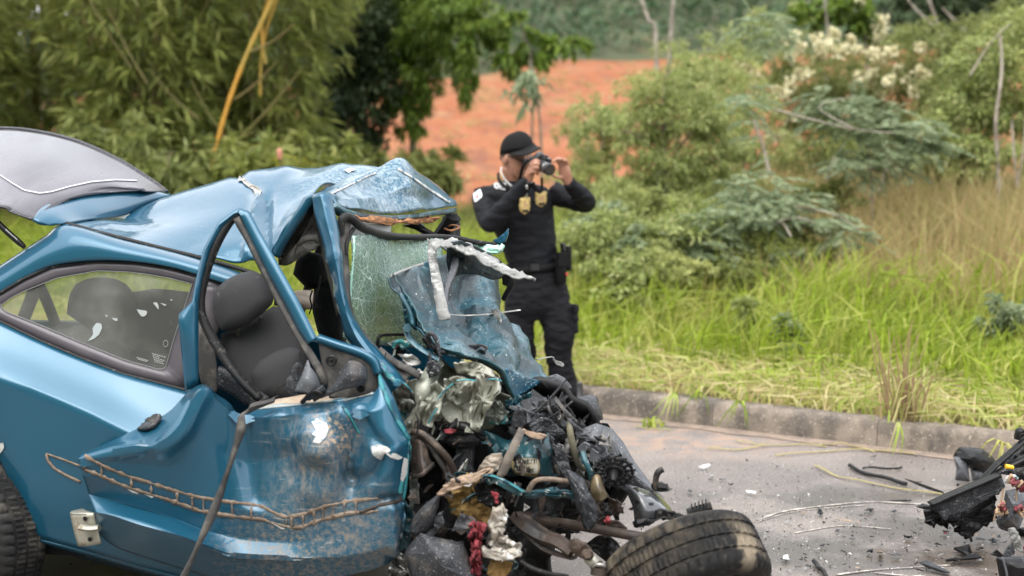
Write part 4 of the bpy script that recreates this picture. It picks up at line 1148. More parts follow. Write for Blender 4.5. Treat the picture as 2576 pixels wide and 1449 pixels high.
sp = [
    [(84, 549, .20), (105, 522, .3), (150, 497, .45), (215, 483, .6), (300, 476, .8), (380, 480, 1.0), (424, 488, 1.12)],
    [(100, 558, .20), (130, 535, .28), (175, 515, .42), (235, 503, .57), (310, 496, .77), (380, 490, .97), (428, 489, 1.1)],
    [(118, 566, .22), (150, 550, .27), (195, 538, .40), (250, 530, .54), (315, 522, .74), (375, 505, .94), (430, 491, 1.1)],
    [(132, 568, .24), (170, 560, .28), (215, 553, .42), (262, 549, .56), (318, 540, .76), (376, 515, .96), (431, 494, 1.12)]]
patch('spoiler', sp, m_blue_p, tgate, n=(16, 40), thick=.012, sharp=60)
strut = tube('gas_strut', [(-60, 510, .25), (-10, 556, .25), (20, 585, .25), (46, 608, .25), (62, 622, .25)], [.010, .011, .012, .012, .008], m_black, car, n=14, f=P)
# printed lines on the strut
mb = MB()
for k in range(9):
    a, b = P(14 + k * 3.4, 577 + k * 3.0, .235), P(16.4 + k * 3.4, 579 + k * 3.0, .235)
    s = np.array([0, 0, .0035]); mb.add([a - s, b - s, b + s, a + s], [(0, 1, 2, 3)])
mb.build('printed_label', m_etch, strut, 0)['kind'] = 'stuff'

# --- cabin: floor, far side, firewall
mb = MB()
c = lambda u, v, w: C(u, v, w)
def boxc(u0, u1, v0, v1, w0, w1, mi=0):
    mb.box(c((u0 + u1) / 2, (v0 + v1) / 2, (w0 + w1) / 2), CU * (u1 - u0) / 2, CV * (v1 - v0) / 2, np.array([0, 0, (w1 - w0) / 2]), mi)
boxc(-.62, 1.36, .10, 1.48, .22, .28)
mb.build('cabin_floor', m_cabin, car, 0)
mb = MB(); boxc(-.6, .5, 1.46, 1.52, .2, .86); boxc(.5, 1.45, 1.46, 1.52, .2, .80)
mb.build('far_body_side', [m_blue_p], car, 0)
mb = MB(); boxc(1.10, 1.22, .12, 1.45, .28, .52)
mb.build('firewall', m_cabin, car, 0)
mb = MB(); boxc(-.66, -.6, .2, 1.45, .2, .72)
mb.build('rear_body_panel', m_blue_p, car, 0)
mb = MB(); boxc(-.05, .25, .25, 1.42, .28, .60); boxc(-.18, -.04, .25, 1.42, .5, .88)
mb.build('rear_seat', m_fabric, car, 0)
# far window pillars and rail
for A, r in (([(60, 800, 1.44), (85, 735, 1.40), (95, 700, 1.38)], .035), ([(140, 815, 1.44), (112, 745, 1.40), (88, 700, 1.38)], .035), ([(740, 840, 1.46), (800, 640, 1.42), (830, 560, 1.38)], .03), ([(1090, 620, 1.46), (1125, 570, 1.44), (1140, 545, 1.43)], .05)):
    tube('far_pillar', A, r, m_cabin, car, n=8, f=P, flat=.6)
patch('far_rail', [[(60, 690, 1.38), (300, 640, 1.36), (600, 600, 1.36), (830, 545, 1.4)], [(60, 705, 1.4), (300, 664, 1.38), (600, 625, 1.38), (830, 570, 1.4)]], m_cabin, car, n=(3, 12), thick=.03)

# --- seats
def pillow(mb, O, v, thick, n=36, tilt=0., mi=0, power=.5):
    """an upholstered pad: outline in pixels laid on the plane v, bulging to both faces"""
    O = arc(np.array(O, float), n, True)
    cpx = O.mean(0)
    ringsq = [1, .985, .9, .7, .4]
    V, F = [], []
    for sgn in (-1, 1):
        for q in ringsq:
            for p in O:
                xy = cpx + (p - cpx) * q
                bul = thick * (1 - q ** 3.2) ** power
                V.append(P(xy[0], xy[1], v + tilt * (xy[1] - cpx[1]) / 100 + sgn * bul))
    k = len(ringsq)
    for s in range(2):
        o = s * k * n
        for i in range(k - 1):
            for j in range(n):
                jj = (j + 1) % n
                f = (o + i * n + j, o + i * n + jj, o + (i + 1) * n + jj, o + (i + 1) * n + j)
                F.append(f if s == 0 else f[::-1])
        f = tuple(o + (k - 1) * n + j for j in range(n)); F.append(f if s == 0 else f[::-1])
    mb.add(V, F, mi)
    return mb
seat = link('driver_seat', pillow(MB(), [(556, 840), (600, 825), (640, 800), (690, 768), (716, 775), (740, 815), (765, 860), (775, 920), (772, 1000), (700, 1030), (640, 1020), (600, 990), (570, 930), (553, 880)], .24, .075, tilt=-.03).mesh('driver_seat', m_fabric), car)
link('headrest', pillow(MB(), [(534, 760), (540, 730), (565, 706), (600, 688), (635, 680), (660, 690), (680, 715), (689, 745), (688, 762), (660, 790), (620, 818), (580, 833), (556, 832), (542, 800)], .15, .07).mesh('headrest', m_fabric), seat)
link('side_bolster', pillow(MB(), [(632, 940), (650, 910), (690, 885), (730, 872), (755, 880), (768, 930), (770, 990), (740, 1015), (690, 1012), (645, 1000)], .15, .05).mesh('side_bolster', m_fabric), seat)
link('headrest_post', MB().tube([P(600, 825, .16), P(598, 850, .22)], .007, 6).tube([P(655, 795, .16), P(652, 815, .22)], .007, 6).mesh('headrest_post', m_steel), seat)['kind'] = 'stuff'
ps = link('passenger_seat', pillow(MB(), [(790, 720), (830, 700), (865, 720), (872, 800), (872, 880), (840, 890), (800, 840), (785, 780)], 1.0, .08).mesh('passenger_seat', m_fabric), car)
link('headrest', pillow(MB(), [(737, 690), (745, 655), (775, 632), (810, 640), (835, 665), (828, 700), (800, 730), (770, 725)], 1.0, .06).mesh('headrest', m_fabric), ps)
rs = link('rear_headrest', pillow(MB(), [(168, 790), (172, 745), (190, 715), (225, 698), (265, 697), (310, 706), (335, 735), (395, 725), (520, 740), (520, 900), (300, 880), (190, 805)], .9, .06).mesh('rear_headrest', m_fabric), car)
patch('parcel_board', [[(690, 742, 1.2), (760, 730, 1.25), (800, 733, 1.3)], [(690, 756, .95), (740, 765, 1.0), (790, 768, 1.1)]], m_wood, car, n=(4, 8), thick=.02)

# --- door
doorg = [
    [(203, 1150, -.07), (202, 1160, -.17), (203, 1172, -.185), (207, 1195, -.18), (223, 1243, -.125), (240, 1288, -.17), (252, 1348, -.07)],
    [(262, 1120, -.055), (266, 1146, -.19), (264, 1168, -.19), (264, 1205, -.175), (272, 1256, -.13), (282, 1296, -.185), (285, 1372, -.07)],
    [(335, 1088, -.04), (338, 1132, -.215), (334, 1162, -.19), (332, 1222, -.17), (334, 1275, -.135), (345, 1315, -.20), (340, 1396, -.07)],
    [(425, 1040, -.03), (436, 1100, -.235), (432, 1172, -.19), (430, 1244, -.165), (434, 1302, -.135), (445, 1345, -.20), (432, 1424, -.07)],
    [(496, 976, -.05), (508, 986, -.19), (508, 1120, -.175), (510, 1262, -.16), (512, 1332, -.13), (520, 1372, -.20), (510, 1446, -.06)],
    [(560, 1002, -.06), (562, 1018, -.15), (566, 1140, -.14), (568, 1274, -.15), (568, 1348, -.13), (572, 1392, -.175), (560, 1460, -.06)],
    [(612, 1032, -.07), (612, 1050, -.13), (620, 1160, -.115), (622, 1285, -.15), (624, 1358, -.125), (626, 1400, -.155), (612, 1470, -.05)],
    [(720, 1018, -.08), (722, 1044, -.135), (728, 1150, -.10), (730, 1312, -.13), (732, 1364, -.12), (735, 1405, -.14), (730, 1476, -.05)],
    [(775, 1011, -.08), (778, 1040, -.145), (775, 1140, -.205), (780, 1305, -.125), (778, 1360, -.12), (780, 1405, -.13), (780, 1470, -.05)],
    [(830, 1006, -.08), (834, 1038, -.15), (835, 1150, -.175), (835, 1285, -.125), (835, 1350, -.115), (835, 1400, -.12), (835, 1458, -.05)],
    [(880, 1002, -.08), (882, 1040, -.145), (885, 1170, -.065), (885, 1268, -.115), (885, 1340, -.11), (882, 1395, -.11), (880, 1445, -.05)],
    [(925, 994, -.075), (930, 1035, -.13), (935, 1150, -.135), (932, 1256, -.11), (930, 1332, -.105), (928, 1385, -.10), (925, 1434, -.045)],
    [(952, 975, -.07), (968, 1020, -.11), (985, 1135, -.14), (975, 1250, -.10), (965, 1325, -.095), (962, 1375, -.09), (960, 1422, -.04)],
    [(950, 930, -.04), (990, 1000, -.06), (1034, 1105, -.06), (1020, 1243, -.05), (1008, 1310, -.05), (1004, 1365, -.05), (1000, 1400, -.02)],
]
doorr = [list(r) for r in zip(*doorg)]
door = patch('front_door', doorr, m_door, car, n=(97, 96), smooth=(False, True), thick=.01, cr=[(2.6, .010, False), (7, .004, False)], sharp=60, seed=2.0, folds=[([(608, 1040), (618, 1120), (640, 1255)], -.022, 34), ([(700, 1035), (706, 1120), (728, 1290)], .012, 40), ([(858, 1030), (868, 1100), (900, 1185)], .028, 30), ([(905, 1040), (935, 1100), (972, 1128)], -.02, 26), ([(890, 1200), (930, 1195), (960, 1160)], -.03, 30), ([(512, 990), (470, 1080), (410, 1130)], .02, 30), ([(350, 1130), (280, 1138), (208, 1158)], .018, 24), ([(770, 1190), (800, 1200)], -.035, 46), ([(740, 1100), (790, 1090), (810, 1120)], .02, 40), ([(960, 1262), (1000, 1258)], -.02, 20), ([(985, 1270), (990, 1390)], .02, 18)], label='crumpled blue front door bent outward')
bd = BV['front_door']
# scar of the lost side moulding
up = [(214, 1146), (235, 1158), (270, 1176), (330, 1200), (380, 1214), (440, 1234), (500, 1250), (566, 1261), (630, 1268), (660, 1274), (700, 1294), (722, 1300), (760, 1294), (820, 1272), (880, 1260), (950, 1253)]
lo = [(205, 1178), (240, 1190), (290, 1212), (330, 1228), (390, 1246), (440, 1262), (500, 1284), (550, 1293), (620, 1302), (660, 1306), (700, 1320), (735, 1328), (760, 1325), (810, 1306), (880, 1290), (950, 1285)]
strip_decal('glue_line', up, 8, bd, m_glue, door, n=140, rough=1.2, thick=.0012, off=.003)
strip_decal('glue_line', lo, 9, bd, m_glue, door, n=140, rough=1.2, thick=.0012, off=.003)
for x, a, b in ((256, 1172, 1196), (331, 1203, 1226), (381, 1218, 1242), (446, 1238, 1262), (484, 1250, 1278), (512, 1256, 1282), (584, 1266, 1292), (632, 1272, 1302), (720, 1302, 1326), (733, 1300, 1326), (762, 1296, 1322), (790, 1284, 1312), (812, 1278, 1304), (838, 1270, 1300), (866, 1264, 1292), (895, 1262, 1288)):
    strip_decal('glue_line', [(x, a), (x + 1, b)], 4, bd, m_glue, door, n=10, rough=1.6, thick=.0012, off=.0035)
for O in ([(322, 1226), (345, 1234), (352, 1240), (335, 1236)], [(365, 1240), (390, 1246), (384, 1250)], [(682, 1312), (710, 1324), (742, 1330), (712, 1330)]):
    decal('chipped_paint', O, bd, m_filler, door, .007, 12)
# bare filler and torn paint
for O in ([(784, 1062), (800, 1052), (804, 1060), (822, 1064), (826, 1080), (818, 1100), (804, 1116), (786, 1112), (798, 1100), (784, 1092), (796, 1086), (790, 1074)],
          [(934, 1124), (955, 1118), (975, 1122), (985, 1134), (968, 1140), (958, 1156), (948, 1150), (938, 1142)],
          [(968, 1136), (995, 1140), (1012, 1150), (1000, 1156), (984, 1150)],
          [(1014, 1150), (1026, 1155), (1022, 1190), (1010, 1215), (1004, 1200)]):
    decal('chipped_paint', O, bd, m_filler, door, .004, 26)
for L0, w_ in (([(862, 1022), (880, 1050), (905, 1090)], 5), ([(955, 955), (975, 1010), (1000, 1060), (1030, 1105)], 9), ([(1030, 1110), (1026, 1180), (1016, 1260)], 8), ([(1012, 1210), (1006, 1240)], 10)):
    strip_decal('torn_edge', L0, w_, bd, m_tealedge, door, n=20)
strip_decal('torn_edge', [(640, 1028), (720, 1020), (800, 1011), (870, 1005), (940, 988)], 8, bd, M('scuffed_edge', (.30, .34, .34), .6, layers=(dict(col=(.03, .12, .18), scale=14, lo=.5, hi=.6),)), door, n=30)
strip_decal('torn_edge', [(905, 1290), (950, 1272), (1000, 1262), (1018, 1250)], 7, bd, m_rust, door, n=20)
# handle cup
hnd = decal('door_handle', [(343, 1078), (362, 1064), (382, 1054), (400, 1050), (412, 1052), (406, 1064), (392, 1080), (372, 1088), (354, 1088)], bd, m_dgrey, door, .008, 26)
solid(hnd, .01)
solid(decal('handle_grip', [(366, 1066), (384, 1054), (404, 1051), (404, 1060), (392, 1074)], bd, m_greyrub, door, .014, 20), .006)
# window frame
lf_o = [(466, 986, -.02), (447, 793, -.05), (483, 759, -.03), (490, 710, .0), (510, 630, .03), (545, 560, .06), (588, 528, .08), (603, 523, .085)]
lf_i = [(500, 965, -.02), (499, 885, -.03), (500, 760, -.01), (509, 700, .01), (529, 630, .04), (562, 572, .07), (594, 546, .09), (602, 544, .092)]
def fband(name, o_, i_, m, n, par, bulge=.012, **kw):
    A, B = pts(o_), pts(i_)
    A, B = resample(A, n, kw.pop('smooth', False)), resample(B, n, False)
    mid = (A + B) / 2 - CV * bulge
    return patch(name, None, m, par, n=(5, n), raw=np.stack([A, mid, B]), smooth=(True, False), thick=.016, sharp=50, **kw)
fr = fband('window_frame', lf_o, lf_i, m_blue_p, 40, door)
rf_o = [(603, 523, .085), (628, 532, .08), (655, 583, .06), (700, 664, .02), (745, 744, -.01), (780, 813, -.03), (799, 852, -.04)]
rf_i = [(601, 542, .092), (612, 570, .085), (637, 622, .065), (676, 696, .03), (718, 772, .0), (752, 838, -.02), (772, 866, -.03)]
fband('window_frame', rf_o, rf_i, m_blue_p, 40, door, .014)
band('window_seal', [(600, 542, .08), (575, 562, .07), (542, 615, .04), (516, 690, .02), (503, 762, .0), (512, 818, -.01), (550, 893, -.02), (602, 955, -.03), (655, 1004, -.03)], [(601, 550, .1), (582, 572, .09), (553, 625, .06), (528, 695, .04), (516, 760, .02), (526, 808, .01), (566, 878, .0), (612, 945, -.01), (664, 998, -.01)], m_rubber, door, n=46, thick=.02)
band('window_seal', [(600, 545, .07), (618, 595, .06), (657, 676, .03), (700, 764, .0), (748, 852, -.03), (796, 935, -.05), (815, 970, -.05)], [(604, 544, .09), (630, 594, .07), (671, 676, .04), (715, 760, .01), (764, 846, -.02), (812, 925, -.04), (826, 968, -.04)], m_greyrub, door, n=46, thick=.02)
band('pillar_trim', [(502, 800, .06), (515, 830, .06), (540, 900, .06), (545, 985, .06)], [(500, 930, .06), (505, 960, .06), (515, 975, .06), (530, 990, .06)], m_greyrub, car, n=14)
# mirror corner
patch('mirror_corner', [[(798, 850, -.05), (850, 872, -.05), (905, 895, -.05), (942, 915, -.045)], [(806, 900, -.04), (855, 915, -.045), (905, 925, -.045), (950, 945, -.04)], [(818, 960, -.04), (860, 975, -.045), (905, 985, -.045), (950, 968, -.04)], [(828, 1002, -.04), (866, 1002, -.045), (905, 996, -.045), (948, 984, -.04)]], m_greyrub, door, n=(14, 16), thick=.012, cr=[(12, .004, True)])
band('mirror_edge', [(797, 848, -.06), (850, 866, -.06), (905, 884, -.06), (940, 905, -.06), (952, 940, -.06)], [(795, 862, -.05), (850, 882, -.05), (905, 902, -.05), (932, 922, -.05), (940, 945, -.05)], m_blue_p, door, n=24, thick=.02)
for cx, cy, rr in ((834, 907, 11), (908, 975, 8)):
    mb = MB()
    a = np.linspace(0, 6.283, 25)
    mb.tube([P(cx + rr * math.cos(x), cy + rr * math.sin(x), -.065) for x in a], .005, 6)
    mb.ball(P(cx, cy, -.06), CU * .007, CV * .006, np.array([0, 0, .007]), 8, 5)
    mb.build('screw_hole', m_black, door)
patch('mirror_stub', [[(856, 930, -.10), (880, 908, -.11), (905, 912, -.10), (925, 928, -.08)], [(838, 965, -.11), (870, 945, -.14), (905, 945, -.13), (926, 955, -.09)], [(800, 1002, -.11), (850, 985, -.13), (890, 975, -.13), (920, 968, -.09)]], m_dgrey, door, n=(14, 16), thick=.012, cr=[(9, .008, False)], seed=3)
patch('mirror_stub', [[(772, 905, -.10), (782, 925, -.11), (795, 945, -.10), (805, 965, -.09)], [(755, 950, -.11), (770, 955, -.13), (790, 965, -.12), (812, 980, -.09)], [(742, 985, -.11), (765, 985, -.12), (785, 992, -.12), (800, 998, -.09)]], m_mgrey, door, n=(12, 12), thick=.008, cr=[(12, .012, False)], seed=8)
mb = MB(); mb.tube(pts([(745, 955, -.1), (742, 930, -.1), (755, 918, -.1)]), .012, 8, 8); mb.ball(P(742, 968, -.09), CU * .03, CV * .02, np.array([0, 0, .036]))
mb.tube(pts([(775, 1000, -.1), (800, 985, -.12), (815, 975, -.12)]), .012, 8, 6)
mb.build('mirror_motor', m_dgrey, door)
tube('wire_bundle', [(760, 1012, -.1), (790, 985, -.13), (808, 992, -.13), (790, 1005, -.12)], .008, m_black, door, n=14, f=P)
# inner door lining seen through the window opening
patch('door_lining', [[(548, 925, .04), (600, 955, .04), (640, 985, .04), (670, 1004, .03)], [(545, 975, .06), (590, 1000, .06), (620, 1022, .06), (650, 1030, .05)]], m_dgrey, door, n=(4, 12), thick=.02)
patch('door_lining', [[(640, 1012, .06), (760, 990, .06), (880, 985, .05), (940, 975, .04)], [(640, 1030, .0), (760, 1022, .0), (880, 1010, .0), (940, 990, -.01)]], m_wood, door, n=(4, 14), thick=.01, cr=[(9, .008, True)])
# weatherstrip hanging over the door
A = pts([(692, 1004, -.12), (650, 1018, -.15), (622, 1030, -.17), (608, 1045, -.2), (606, 1080, -.21), (596, 1115, -.21), (570, 1195, -.23), (545, 1265, -.245), (520, 1325, -.255), (490, 1390, -.26), (462, 1450, -.26), (440, 1500, -.26)])
A = resample(A, 70); tw = np.linspace(0, 1, 70)
wv = (CU * .9 + CV * .2)[None, :] * (.013 + .004 * np.sin(tw * 21))[:, None] + np.array([0, 0, 1])[None, :] * (.010 * np.exp(-((tw - .12) / .12) ** 2))[:, None]
patch('hanging_weatherstrip', None, m_greyrub, car, n=(4, 70), raw=np.stack([A - wv, A - CV * .008, A + wv]), smooth=(True, False), thick=.010, sharp=50)
# torn door-check bracket
br = patch('hinge_bracket', [[(176, 1290, -.1), (205, 1292, -.11), (236, 1290, -.11)], [(184, 1330, -.1), (212, 1332, -.11), (244, 1328, -.11)], [(196, 1374, -.1), (222, 1374, -.11), (254, 1368, -.11)]], m_bracket, car, n=(8, 8), thick=.006, cr=[(14, .002, False)])
patch('flange', [[(176, 1290, -.1), (205, 1292, -.11), (236, 1290, -.11)], [(180, 1285, -.04), (206, 1279, -.04), (210, 1281, -.05)]], m_bracket, br, n=(4, 6), thick=.005)
tube('latch_pin', [(205, 1326, -.13), (225, 1330, -.14), (250, 1328, -.14)], [.016, .015, .015], m_bracket, br, n=8, f=P, flat=.7)
for x, y in ((214, 1305), (226, 1357)):
    mb = MB(); mb.loft([(P(x, y, -.114), CU * .008, np.array([0, 0, .008])), (P(x, y, -.117), CU * .008, np.array([0, 0, .008]))], 12); mb.build('bolt_hole', m_black, br)
# scuffed end of the moulding still on the quarter panel
bq = BV['quarter_panel']
strip_decal('moulding_scar', [(117, 1141), (150, 1152), (190, 1167), (202, 1172)], 4, bq, m_glue, car, n=16)
strip_decal('moulding_scar', [(117, 1141), (122, 1160), (140, 1180), (170, 1197), (203, 1212)], 6, bq, m_glue, car, n=20)
decal('chipped_paint', [(-4, 1114), (10, 1112), (13, 1124), (6, 1136), (-4, 1146)], bq, m_filler, car, .004, 12)

# --- wheels
m_tyre = M('tyre_rubber', (.014, .014, .014), .62, spec=.25, layers=(dict(col=(.10, .09, .075), rough=.9, scale=9, lo=.5, hi=.7, amt=.7),), bump=((90, .2, .003),))
m_tyre2 = M('muddy_tyre', (.010, .0098, .0098), .62, spec=.14, layers=(dict(col=(.15, .122, .085), rough=.95, scale=24, lo=.36, hi=.66, at=(P(1600, 1330, -.1), .30), soft=.8, amt=.7), dict(col=(.20, .165, .12), rough=.95, scale=5, lo=.5, hi=.58, at=(P(1930, 1350, -.2), .16)), dict(col=(.06, .053, .043), rough=.9, scale=55, stretch=(1, 1, 1), lo=.52, hi=.70, amt=.6)), bump=((90, .25, .003),))
def wheel(name, ctr, axis, up, rad, wid, mt, label=None, seg=96):
    ctr = np.asarray(ctr); axis = unit(np.asarray(axis, float)); e1 = unit(np.cross(axis, up)); e2 = np.cross(axis, e1)
    h = wid / 2
    prof = [(-h * .72, rad * .64), (-h * .98, rad * .70), (-h * 1.06, rad * .80), (-h * 1.0, rad * .90), (-h * .86, rad * .965), (-h * .74, rad * .985)]
    g = [-.46, 0, .46]
    for k in g:
        prof += [(h * (k - .07), rad * .998), (h * (k - .045), rad * .968), (h * (k + .045), rad * .968), (h * (k + .07), rad * .998)]
    prof += [(h * .74, rad * .985), (h * .86, rad * .965), (h * 1.0, rad * .90), (h * 1.06, rad * .80), (h * .98, rad * .70), (h * .72, rad * .64)]
    k = len(prof)
    V, F = [], []
    sip = [5, 17, 18] 
    for i in range(seg * 2):
        a = i / (seg * 2) * 2 * math.pi
        for j, (x, r) in enumerate(prof):
            rr = r
            if j in (4, 5, 18, 19) and (i % 4 == 0): rr = r - rad * .022
            if j in (6, 9, 13, 17) and (i % 4 == 0): rr = r - rad * .03
            if j in (10, 14) and (i % 4 == 2): rr = r - rad * .03
            skew = x * .35
            V.append(ctr + axis * x + (e1 * math.cos(a + skew) + e2 * math.sin(a + skew)) * rr)
    n_ = seg * 2
    F = [(i * k + j, ((i + 1) % n_) * k + j, ((i + 1) % n_) * k + j + 1, i * k + j + 1) for i in range(n_) for j in range(k - 1)]
    w = thing_child(name, ctr, car, label)
    link('tyre', mesh_from('tyre', V, F, mt, 35), w)
    rim = [(-h * .75, rad * .66), (-h * .6, rad * .60), (-h * .2, rad * .56), (h * .35, rad * .56), (h * .7, rad * .62), (h * .74, rad * .66)]
    V = [ctr + axis * x + (e1 * math.cos(a) + e2 * math.sin(a)) * r for a in np.linspace(0, 2 * math.pi, 48, endpoint=False) for x, r in rim]
    F = [(i * 6 + j, ((i + 1) % 48) * 6 + j, ((i + 1) % 48) * 6 + j + 1, i * 6 + j + 1) for i in range(48) for j in range(5)]
    link('rim', mesh_from('rim', V, F, M('rim_steel', (.05, .05, .05), .5, metal=.6) if 'rim_steel' not in bpy.data.materials else bpy.data.materials['rim_steel'], 40), w)
    mb = MB()
    for q in range(5):
        a = q * 2 * math.pi / 5
        d1 = e1 * math.cos(a) + e2 * math.sin(a); d2 = np.cross(axis, d1)
        mb.loft([(ctr + axis * h * .35 + d1 * rad * .1, d2 * rad * .13, axis * .012), (ctr + axis * h * .45 + d1 * rad * .35, d2 * rad * .09, axis * .012), (ctr + axis * h * .4 + d1 * rad * .58, d2 * rad * .14, axis * .012)], 8)
    mb.loft([(ctr + axis * h * .2, e1 * rad * .2, e2 * rad * .2), (ctr + axis * h * .5, e1 * rad * .17, e2 * rad * .17)], 16)
    mb.build('wheel_disc', bpy.data.materials['rim_steel'], w)
    return w
def thing_child(name, loc, parent, label=None):
    return link(name, None, parent, label, loc=np.asarray(loc))
wheel('rear_wheel', C(-.005, .10, .292), -CV * math.cos(R(24)) - CU * math.sin(R(24)), np.array([0, 0, 1.0]), .292, .19, m_tyre)
fc = EYE + ray(1722, 1450) * 4.22
fr_ = unit(ray(1722, 1450)); sx = np.array([1.0, 0, 0]); sy = np.cross(sx, fr_); sy = unit(sy) * (1 if sy[2] > 0 else -1)
ax2 = unit(sx * .36 - sy * .87 - fr_ * .36)
wheel('front_wheel', fc, ax2, np.array([0, 0, 1.0]), .262, .195, m_tyre2, 'muddy front wheel tipped over on its broken suspension')

# ================================================================== TORN FRONT END
def sheet(name, O, v, m, parent=car, amp=.02, jag=0., thick=.006, dv=(0, 0), n=36, seed=0, scale=6., sharp=17, bow=0., f=P, fold=0., **kw):
    """a bent plate: outline in pixels on the plane v (with slopes dv per 100 px), buckled by amp"""
    r_ = random.Random(seed * 13 + 5)
    O = arc(np.array(O, float), n, True)
    c0 = O.mean(0)
    if jag:
        for i in range(n):
            q = (O[i] - c0) / (np.linalg.norm(O[i] - c0) + 1e-6)
            O[i] += q * r_.uniform(-jag, jag * .6)
    qs = [1, .84, .66, .46, .24]
    V = []
    def dep(xy, q):
        d = xy - c0
        w = v + dv[0] * d[0] / 100 + dv[1] * d[1] / 100 - bow * (1 - q * q)
        w += amp * n3((xy[0] / 100, xy[1] / 100, seed * .7), scale * .35, seed) * 1.6 + amp * .5 * (1 - 2.4 * abs(n3((xy[0] / 100, xy[1] / 100, seed), scale * .8, seed + 9)))
        if fold: w += fold * abs(d[0] - d[1] * .3) / 100
        return f(xy[0], xy[1], w)
    for q in qs:
        for p in O: V.append(dep(c0 + (p - c0) * q, q))
    V.append(dep(c0, 0))
    F = []
    for k in range(len(qs) - 1):
        for i in range(n):
            j = (i + 1) % n
            F += [(k * n + i, k * n + j, (k + 1) * n + j), (k * n + i, (k + 1) * n + j, (k + 1) * n + i)]
    k = len(qs) - 1
    F += [(k * n + i, k * n + (i + 1) % n, len(V) - 1) for i in range(n)]
    V = np.array(V)
    a, b, c_ = V[F[0][0]], V[F[0][1]], V[F[0][2]]
    if np.dot(np.cross(b - a, c_ - a), EYE - a) < 0: F = [t[::-1] for t in F]
    o = link(name, mesh_from(name, V, F, m, sharp), parent, **kw)
    if thick: solid(o, thick)
    BV[o.name] = BVHTree.FromPolygons([Vector(x) for x in V], F)
    return o

# --- near front pillar and the bent rail above the door
patch('front_pillar', [
    [(786, 490, .16), (800, 560, .13), (818, 640, .10), (838, 720, .08), (854, 785, .06), (874, 845, .05), (905, 900, .04), (940, 950, .03), (968, 1000, .03)],
    [(806, 486, .12), (824, 560, .085), (842, 640, .055), (856, 720, .035), (870, 785, .01), (895, 842, .0), (930, 890, -.01), (968, 935, -.02), (1000, 975, -.02)],
    [(832, 486, .15), (848, 560, .12), (858, 640, .09), (866, 720, .07), (880, 782, .05), (908, 832, .04), (945, 875, .03), (985, 920, .02), (1022, 960, .02)]],
    m_blue_p, car, n=(9, 60), smooth=(True, True), thick=.01, cr=[(9, .006, True), (24, .003, False)], sharp=40, seed=5)
strip_decal('torn_edge', [(935, 895), (960, 925), (985, 950), (1010, 975)], 9, BV['front_pillar'], m_tealedge, car, n=30, rough=1.5)
band('bent_roof_rail', [(764, 496, .2), (742, 535, .21), (715, 580, .23), (690, 622, .25), (684, 640, .26)], [(790, 490, .17), (776, 520, .19), (745, 572, .22), (716, 622, .25), (700, 650, .26)], m_blue_p, car, n=24, thick=.02)
band('rail_seal', [(782, 505, .2), (765, 535, .22), (735, 585, .24), (700, 640, .27)], [(796, 515, .22), (782, 548, .25), (755, 600, .28), (712, 652, .30)], m_rubber, car, n=24, thick=.02)
band('pillar_liner', [(790, 500, .2), (806, 570, .18), (824, 650, .15), (842, 725, .12), (856, 790, .11)], [(782, 505, .28), (796, 575, .26), (814, 655, .22), (832, 730, .19), (848, 800, .16)], m_rubber, car, n=24, thick=.015)
sheet('headliner', [(774, 520), (794, 512), (806, 560), (818, 610), (770, 640), (725, 668), (700, 668), (720, 630), (748, 580)], .36, m_liner, amp=.03, thick=.012, dv=(.05, 0), seed=2)
tube('grab_handle', [(752, 612, .3), (770, 600, .27), (790, 598, .27), (800, 606, .3)], .012, m_liner, car, n=14, f=P)
# windscreen surround
band('windscreen_seal', [(862, 545, .17), (856, 600, .15), (862, 680, .12), (868, 750, .10), (878, 800, .08), (905, 850, .06), (945, 900, .05), (985, 940, .04), (1010, 965, .03)], [(884, 560, .2), (876, 610, .18), (880, 690, .15), (884, 760, .13), (898, 806, .11), (930, 850, .09), (968, 893, .07), (1004, 926, .06), (1030, 945, .05)], m_greyrub, car, n=40, thick=.012)
patch('roof_header', [[(846, 508, .215), (880, 528, .315), (930, 538, .53), (985, 542, .73), (1040, 538, .9), (1095, 530, 1.18), (1148, 522, 1.45)], [(848, 520, .205), (880, 540, .30), (930, 549, .52), (985, 553, .72), (1040, 549, .89), (1095, 541, 1.17), (1149, 534, 1.44)]], m_hood, car, n=(4, 40), thick=.03, cr=[(14, .004, False)])
sheet('splintered_liner', [(888, 546), (920, 552), (985, 556), (1050, 552), (1110, 544), (1105, 551), (1060, 558), (1020, 559), (980, 566), (940, 562), (905, 556)], .74, m_orange, amp=.03, jag=4, n=60, dv=(.42, 0), thick=.012, seed=4)
sheet('sun_visor', [(872, 556), (985, 562), (983, 600), (975, 612), (920, 600), (884, 598), (870, 615), (866, 590)], .5, m_visor, amp=.004, thick=.012, dv=(.3, 0), seed=3)
tube('windscreen_gasket', [(856, 590, .16), (858, 562, .16), (868, 546, .17), (885, 550, .2), (905, 568, .25), (940, 584, .4), (985, 594, .6), (1040, 597, .75), (1100, 596, .95), (1150, 600, 1.05), (1190, 608, 1.1), (1228, 614, 1.15), (1255, 612, 1.18), (1272, 598, 1.2)], [.014, .014, .015, .015, .016, .015, .014, .013, .012, .012, .011, .011, .010, .008], m_rubber, car, n=70, f=P)
tube('gasket_fragment', [(870, 640, .16), (872, 615, .17), (880, 590, .2), (890, 575, .22)], .008, m_black, car, n=12, f=P)
sheet('far_trim', [(1240, 606), (1262, 592), (1280, 574), (1278, 590), (1270, 608), (1256, 614)], 1.16, m_blue_p, amp=.004, thick=.012)
band('far_mirror_arm', [(1012, 568, 1.3), (1045, 578, 1.3), (1090, 594, 1.28)], [(1050, 560, 1.3), (1075, 575, 1.3), (1100, 588, 1.28)], m_black, car, n=12, thick=.03)
